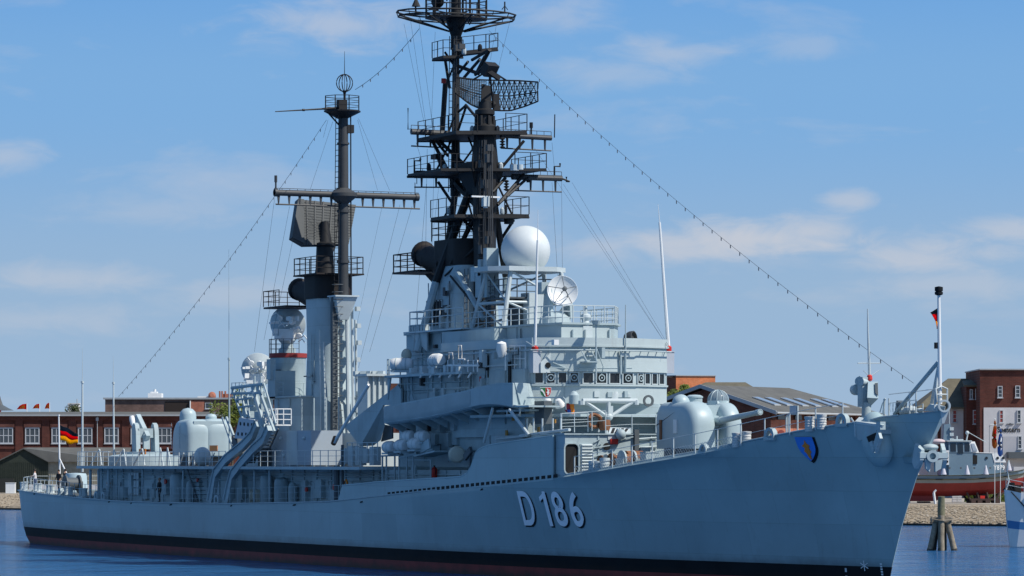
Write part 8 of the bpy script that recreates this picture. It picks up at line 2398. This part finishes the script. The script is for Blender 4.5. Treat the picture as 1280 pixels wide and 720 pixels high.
b = MB(); b.box(tx(1212), tx(1219), -1.16, -1.1, tz(580), tz(569)); part('door', b, DARK, tug, smooth=False)
for px_ in (1231, 1245, 1252): b = MB(); b.lathe([(.15, -.03), (.15, .03)], (tx(px_), -1.05, tz(572.5)), (0, 1, 0), 12); part('porthole', b, GLASS, tug)
for px_ in (1182, 1196, 1213, 1233, 1250): b = MB(); xx = tx(px_); b.lathe([(.11, -.03), (.11, .03)], (xx, -2.18 if xx < 2 else -1.8, tz(585)), (0, 1, 0), 12); part('porthole', b, DGREY, tug)
b = MB(); b.loft([[(tx(1177), -.5, tz(566)), (tx(1190), -.5, tz(566)), (tx(1190), .5, tz(566)), (tx(1177), .5, tz(566))], [(tx(1179), -.35, tz(531)), (tx(1187), -.35, tz(530)), (tx(1187), .35, tz(530)), (tx(1179), .35, tz(531))]]); b.box(tx(1174), tx(1184), -.9, .9, zd, tz(566)); part('funnel', b, LB, tug, smooth=False)
b = MB()
for px_ in (1187, 1189.5): 
    for k in range(4): b.cbox((tx(px_), -.5, tz(536 + 7 * k)), (.2, .2, .35))
b.tube((tx(1186.5), 0, tz(530)), (tx(1186), 0, tz(512)), .04, n=5); b.tube((tx(1208), 0, tz(551)), (tx(1210), 0, tz(540)), .08, n=6); b.ball((tx(1209), 0, tz(541)), .22, 10, 6); b.tube((tx(1210), 0, tz(540)), (tx(1233), 0, tz(553)), .04, n=5); b.tube((tx(1196), 0, tz(551)), (tx(1196), 0, tz(545)), .08, n=6); b.box(tx(1190), tx(1203), -.5, .5, tz(551), tz(549)); part('mast', b, LGREY, tug)
b = MB(); b.box(tx(1178), tx(1183), -1.35, -1.2, tz(581), tz(563)); 
for k in range(3): b.lathe([(.14, -.05), (.14, .02)], (tx(1180.5), -1.36, tz(567 + 5 * k)), (0, 1, 0), 10, mi=1)
part('light_panel', b, [WHITE, BLACK], tug)
b = MB(); b.ball((tx(1172), -.3, tz(552)), .5, 12, 8, sc=(1.6, 1, .6)); part('rescue_boat', b, paint('pale_pink_cover', (.55, .45, .46), .7, .05), tug)
for px_ in (1174, 1203.5, 1227.5, 1258):
    b = MB(); xx = tx(px_); hdw = interp([(x, (hw + hd) / 2) for x, hw, hd, zk, zd2 in st_], xx)
    b.lathe([(.32, 0), (.3, .1), (.12, .75), (.06, .95), (.02, 1.0)], (xx, -hdw - .3, tz(593 - (px_ > 1240) * 5)), n=14); part('fender', b, paint('pale_fender', (.50, .50, .56), .6, .06) if 'pale_fender' not in MAT else MAT['pale_fender'], tug)
uv3, fs3 = text_mesh('Y879', 1.0, .02, 1.1)
b = MB(); xa, xb = tx(1237), tx(1252)
def lh(x): return -interp([(q[0], q[2]) for q in st_], x) - .02
b.add([(xa + (xb - xa) * u, lh(xa + (xb - xa) * u) - .16, tz(587.5) + (tz(581.5) - tz(587.5)) * v) for u, v in uv3], fs3); kind(part('boat_number', b, WHITE, tug, smooth=False), 'stuff')
cr_ = empty('boat_cradle', 'dark trestle cradle carrying the fore end of the red-bottomed launch', 'cradle', W(1210, DT, GZ), CAM_ROT + R(4))
b = MB(); CRM = paint('cradle_steel', (.06, .035, .03), .8, .3, 2)
for y in (-1.1, 1.1):
    b.box(tx(1211), tx(1247), y - .12, y + .12, .3, .5)
    for a_, c_ in ((1212, 1206), (1222, 1219), (1234, 1231), (1242, 1247)): b.tube((tx(a_), y, .05), (tx(c_), y, 1.15), .11, n=6)
    b.tube((tx(1240), y, .4), (tx(1258), y * .8, 1.4), .1, n=6)
    for px_ in (1214, 1222, 1232, 1245): b.box(tx(px_) - .25, tx(px_) + .25, y - .3, y + .3, .0, .3)
for px_ in (1214, 1232, 1245): b.box(tx(px_) - .1, tx(px_) + .1, -1.2, 1.2, .35, .5)
b.box(tx(1228), tx(1235), -.3, .3, .3, 1.0)
o = part('trestle', b, CRM, cr_)
b = MB(); b.cbox((tx(1226), -.9, .62), (.5, .4, .35)); part('jack', b, REDP, cr_)
ck = empty('keel_block', 'dark keel blocks under the aft end of the red-bottomed launch', 'keel block', W(1210, DT, GZ), CAM_ROT + R(4))
b = MB(); 
for px_ in (1150, 1158): b.box(tx(px_) - .3, tx(px_) + .3, -.5, .5, 0, .18)
b.box(tx(1148), tx(1162), -.4, .4, .0, .1); part('block', b, CRM, ck)
# furled flags standing by the launch's foredeck
for px_, c_, lab in ((1243.5, (.55, .22, .05), 'furled gold and red flag on a pole beside the launch bow'), (1250.5, (.10, .22, .50), 'furled blue and white flag on a pole beside the launch bow')):
    fl = bg('furled_flag', lab, 'flag', px_, 390); zz = zt_(524 if px_ < 1246 else 534, 390)
    b = MB(); b.tube((0, 0, 0), (0, 0, zz), .03, .025, n=6); b.ball((0, 0, zz), .08, 8, 6); part('flagpole', b, WHITE, fl)
    b = MB(); random.seed(int(px_)); b.path([(.04 * math.sin(k * .9) - .03 * k * .2, 0, zz - .15 - k * .33) for k in range(10)], [.06, .14, .18, .2, .23, .25, .26, .27, .28, .12], 8); part('flag_cloth', b, cloth('furled_%d' % int(px_), c_), fl)
    b = MB(); b.path([(.02 + .04 * math.sin(k * 2.1), -.2, zz - .9 - k * .33) for k in range(6)], [.03, .08, .1, .12, .1, .04], 6); part('flag_stripe', b, REDC if px_ < 1246 else WHITE, fl)
# shrubs and pale crates on the quay behind the launch, second red hull at the right edge
for px_, lab in ((1193, 'pale crate on the quay under the launch, left one'), (1199, 'pale crate on the quay under the launch, right one')):
    b = MB(); b.box(-.24, .24, -.25, .25, 0, .75)
    for k in range(3): b.box(-.26, .26, -.27, .27, .06 + k * .25, .16 + k * .25)
    o = tag(b.build('quay_crate', STUCCO, loc=W(px_, 404, GZ)), lab, 'crate'); o.rotation_euler = (0, 0, CAM_ROT)
random.seed(11); c_ = MB()
for _ in range(1500):
    px_ = random.choice((random.uniform(1206, 1218), random.uniform(1236, 1262))); p = W(px_, random.uniform(406, 409), GZ + random.random() ** 1.4 * 1.2)
    s = random.uniform(.08, .18); u = Vector((random.uniform(-1, 1), random.uniform(-1, 1), random.uniform(.2, 1))).normalized(); w = u.orthogonal().normalized()
    c_.add([p - u * s, p + w * s * .6, p + u * s, p - w * s * .6], [(0, 1, 2, 3)])
kind(c_.build('bushes', LEAF, smooth=False), 'stuff')
rb_ = bg('beached_boat', 'second red hull ashore cut off by the right edge of the picture', 'boat', 1272, 415)
b = MB(); b.loft([[(x, -w_, z0), (x, w_, z0), (x, w_ * 1.4, z1), (x, -w_ * 1.4, z1)] for x, w_, z0, z1 in ((-1.2, .05, 1.9, 3.5), (0, .5, 1.2, 3.4), (2, .9, .8, 3.3), (8, 1.1, .7, 3.3))]); part('hull', b, LRED, rb_)
b = MB(); b.box(-.6, 8, -1.3, 1.3, 3.3, 3.9); part('bulwark', b, STUCCO, rb_)
for x in (1.2, 5): b = MB(); b.tube((x, -.4, 0), (x, -.4, 1.0), .1, n=6); b.tube((x, .4, 0), (x, .4, 1.0), .1, n=6); part('prop', b, PALEW, rb_)
pk = bg('quay_post', 'short white post on the quay edge beside the timber dolphin', 'post', 1169, 386)
b = MB(); b.tube((0, 0, 0), (-.15, 0, 1.2), .13, .13, n=8); b.tube((-.15, 0, 1.2), (.1, 0, 1.5), .1, .1, n=8); part('post', b, WHITE, pk)

# ---- timber dolphin in the water
DD = 272.0; sD = F_PX / DD
do = bg('mooring_dolphin', 'cluster of weathered timber piles standing in the water right of the bow', 'dolphin', 1177, DD, z=0)
WOODM = ground_mat('weathered_pile', (.16, .13, .09), (.33, .28, .21), 2.2, bump=.5); WOODD = ground_mat('tarred_pile', (.035, .032, .028), (.07, .062, .055), 2.2, bump=.5); WOODG = ground_mat('green_pile', (.12, .12, .075), (.20, .19, .12), 2.0, bump=.5)
def dxz(px_, py_): return ((px_ - 1177) / sD, H_CAM - (py_ - Y_HOR) / sD)
for (a0, a1), (b0, b1), y, r, m_ in (((1177.5, 650), (1177, 620.5), .3, .27, WOODG), ((1162, 689), (1170, 648), -.1, .22, WOODM), ((1175, 690), (1176, 644), -.6, .24, WOODM), ((1193, 689), (1183, 648), -.1, .23, WOODM), ((1181, 688), (1181, 648), .4, .2, WOODD), ((1168, 688), (1172, 648), .6, .2, WOODD)):
    x0, z0 = dxz(a0, a1); x1, z1 = dxz(b0, b1); d = Vector((x1 - x0, -y * .25, z1 - z0))
    b = MB(); p0 = Vector((x0, y, z0)); p1 = p0 + d; low = p0 - d.normalized() * 1.5 if m_ is not WOODG else p0 - Vector((0, 0, 3))
    P = [low.lerp(p1, k / 5) + Vector((random.uniform(-.02, .02), random.uniform(-.02, .02), 0)) for k in range(6)]
    b.path(P, [r * random.uniform(.93, 1.05) for _ in P], 12); part('pile', b, m_, do)
    if m_ is WOODM:
        b = MB(); b.path([low.lerp(p1, k / 3 * .42) for k in range(4)], r * 1.04, 12); part('wet_band', b, WOODD, do)
b = MB()
x0, z0 = dxz(1164, 649); x1, z1 = dxz(1189, 651)
b.box(x0, x1, -.35, .5, z1 - .1, z0 + .15); b.path([(x0, -.45, z0), (0, -.75, z0 - .1), (x1, -.4, z0 - .05), (x1, .5, z0), (x0, .5, z0)], .06, 6, closed=True); part('cross_timber', b, WOODM, do, smooth=False)
bo = MB(); random.seed(4); stone(bo, (0, 0, 0), .55); stone(bo, (.45, 0, -.15), .45); 
ko = tag(bo.build('boulder', WOODD, smooth=False, loc=W(1205, 382, 1.05)), 'dark boulder lying on the stone bank right of the dolphin', 'boulder')

# ---- white boat at the right edge
DB = 282.0; sB = F_PX / DB
wb2 = bg('motor_boat', 'white boat with a blue stripe, bow entering at the right edge', 'boat', 1256, DB, rz=R(28), z=0)
st2 = [(0, .05, .08, 4.45), (.8, .6, 1.0, 4.2), (2.2, 1.2, 1.9, 3.85), (5, 1.8, 2.35, 3.5), (9, 2.0, 2.5, 3.3), (13, 1.9, 2.3, 3.3)]
b = MB()
def br2(x, wl_, wd, zd): return [(x + (0 if x else .55), 0, -.35), (x + (0 if x else .5), -wl_ * .8, .05), (x + (0 if x else .25), -(wl_ * .6 + wd * .4), zd * .33), (x + (0 if x else .17), -(wl_ * .4 + wd * .6), zd * .47), (x, -wd, zd), (x, wd, zd), (x + (0 if x else .17), (wl_ * .4 + wd * .6), zd * .47), (x + (0 if x else .25), (wl_ * .6 + wd * .4), zd * .33), (x + (0 if x else .5), wl_ * .8, .05)]
for k in range(len(st2) - 1):
    A_, B__ = br2(*st2[k]), br2(*st2[k + 1])
    for i in range(9):
        j = (i + 1) % 9
        mi = 1 if i in (2, 6) else (2 if i == 4 else 0)
        b.add([A_[i], B__[i], B__[j], A_[j]], [(0, 1, 2, 3)], mi)
b.add(br2(*st2[0]), [tuple(range(9))]); b.add(br2(*st2[-1]), [tuple(range(9))])
part('hull', b, [WHITE, paint('faded_blue_stripe', (.06, .20, .42), .5, .1), PALEW], wb2, angle=50)
b = MB(); b.rail([(.1, 0, 4.4), (2.2, -1.85, 3.85), (5, -2.3, 3.5), (9, -2.45, 3.3)], h=.9, step=1.4, wires=2, rp=.035, rw=.02); b.rail([(.1, 0, 4.4), (2.2, 1.85, 3.85), (5, 2.3, 3.5), (9, 2.45, 3.3)], h=.9, step=1.4, wires=2, rp=.035, rw=.02); b.path([(.15, 0, 4.4), (.4, 0, 5.2), (.2, 0, 6.0), (.4, 0, 6.7)], .06, 6); part('railing', b, LGREY, wb2)
b = MB(); b.box(.6, 1.3, -.35, .35, 4.2, 4.8); b.slab([(.1, -.1, 4.4), (.8, -.4, 4.3), (.7, -.3, 5.0)], (0, .6, 0)); part('anchor_winch', b, BLACK, wb2)
b = MB(); b.loft([[(4.6, -1.5, 3.4), (10, -1.6, 3.3), (10, 1.6, 3.3), (4.6, 1.5, 3.4)], [(5.2, -1.3, 5.6), (10, -1.4, 5.6), (10, 1.4, 5.6), (5.2, 1.3, 5.6)]]); part('cabin', b, WHITE, wb2)
b = MB(); b.path([(.3, -.4, 4.3), (.9, -1.1, 3.3), (1.6, -1.5, 2.4)], .05, 6); b.path([(1.2, -1.4, 4.1), (1.4, -1.55, 3.2)], .12, 8); part('mooring_line', b, BLACK, wb2)

# ---- far wood beyond the harbour buildings, one mass
random.seed(31); fw = MB()
for k in range(420):
    l_ = -620 + 1240 * k / 419 + random.uniform(-2, 2); D_ = random.uniform(820, 900) + abs(l_) * .15; r_ = random.uniform(3.0, 5.2); h_ = random.uniform(5.5, 8.5)
    c_ = Vector(CF(l_, D_, GZ + h_ - r_ * .9))
    for _ in range(26):
        v = Vector((random.gauss(0, 1), random.gauss(0, 1), random.gauss(0, .8))).normalized() * r_ * random.uniform(.55, 1.0)
        p = c_ + v
        if p.z < GZ: p.z = GZ + .2
        s_ = random.uniform(.8, 1.5); u = Vector((random.uniform(-1, 1), random.uniform(-1, 1), random.uniform(-.7, .7))).normalized(); w = u.orthogonal().normalized()
        fw.add([p - u * s_, p + w * s_ * .7, p + u * s_, p - w * s_ * .7], [(0, 1, 2, 3)])
kind(fw.build('distant_wood', LEAF2, smooth=False), 'stuff')
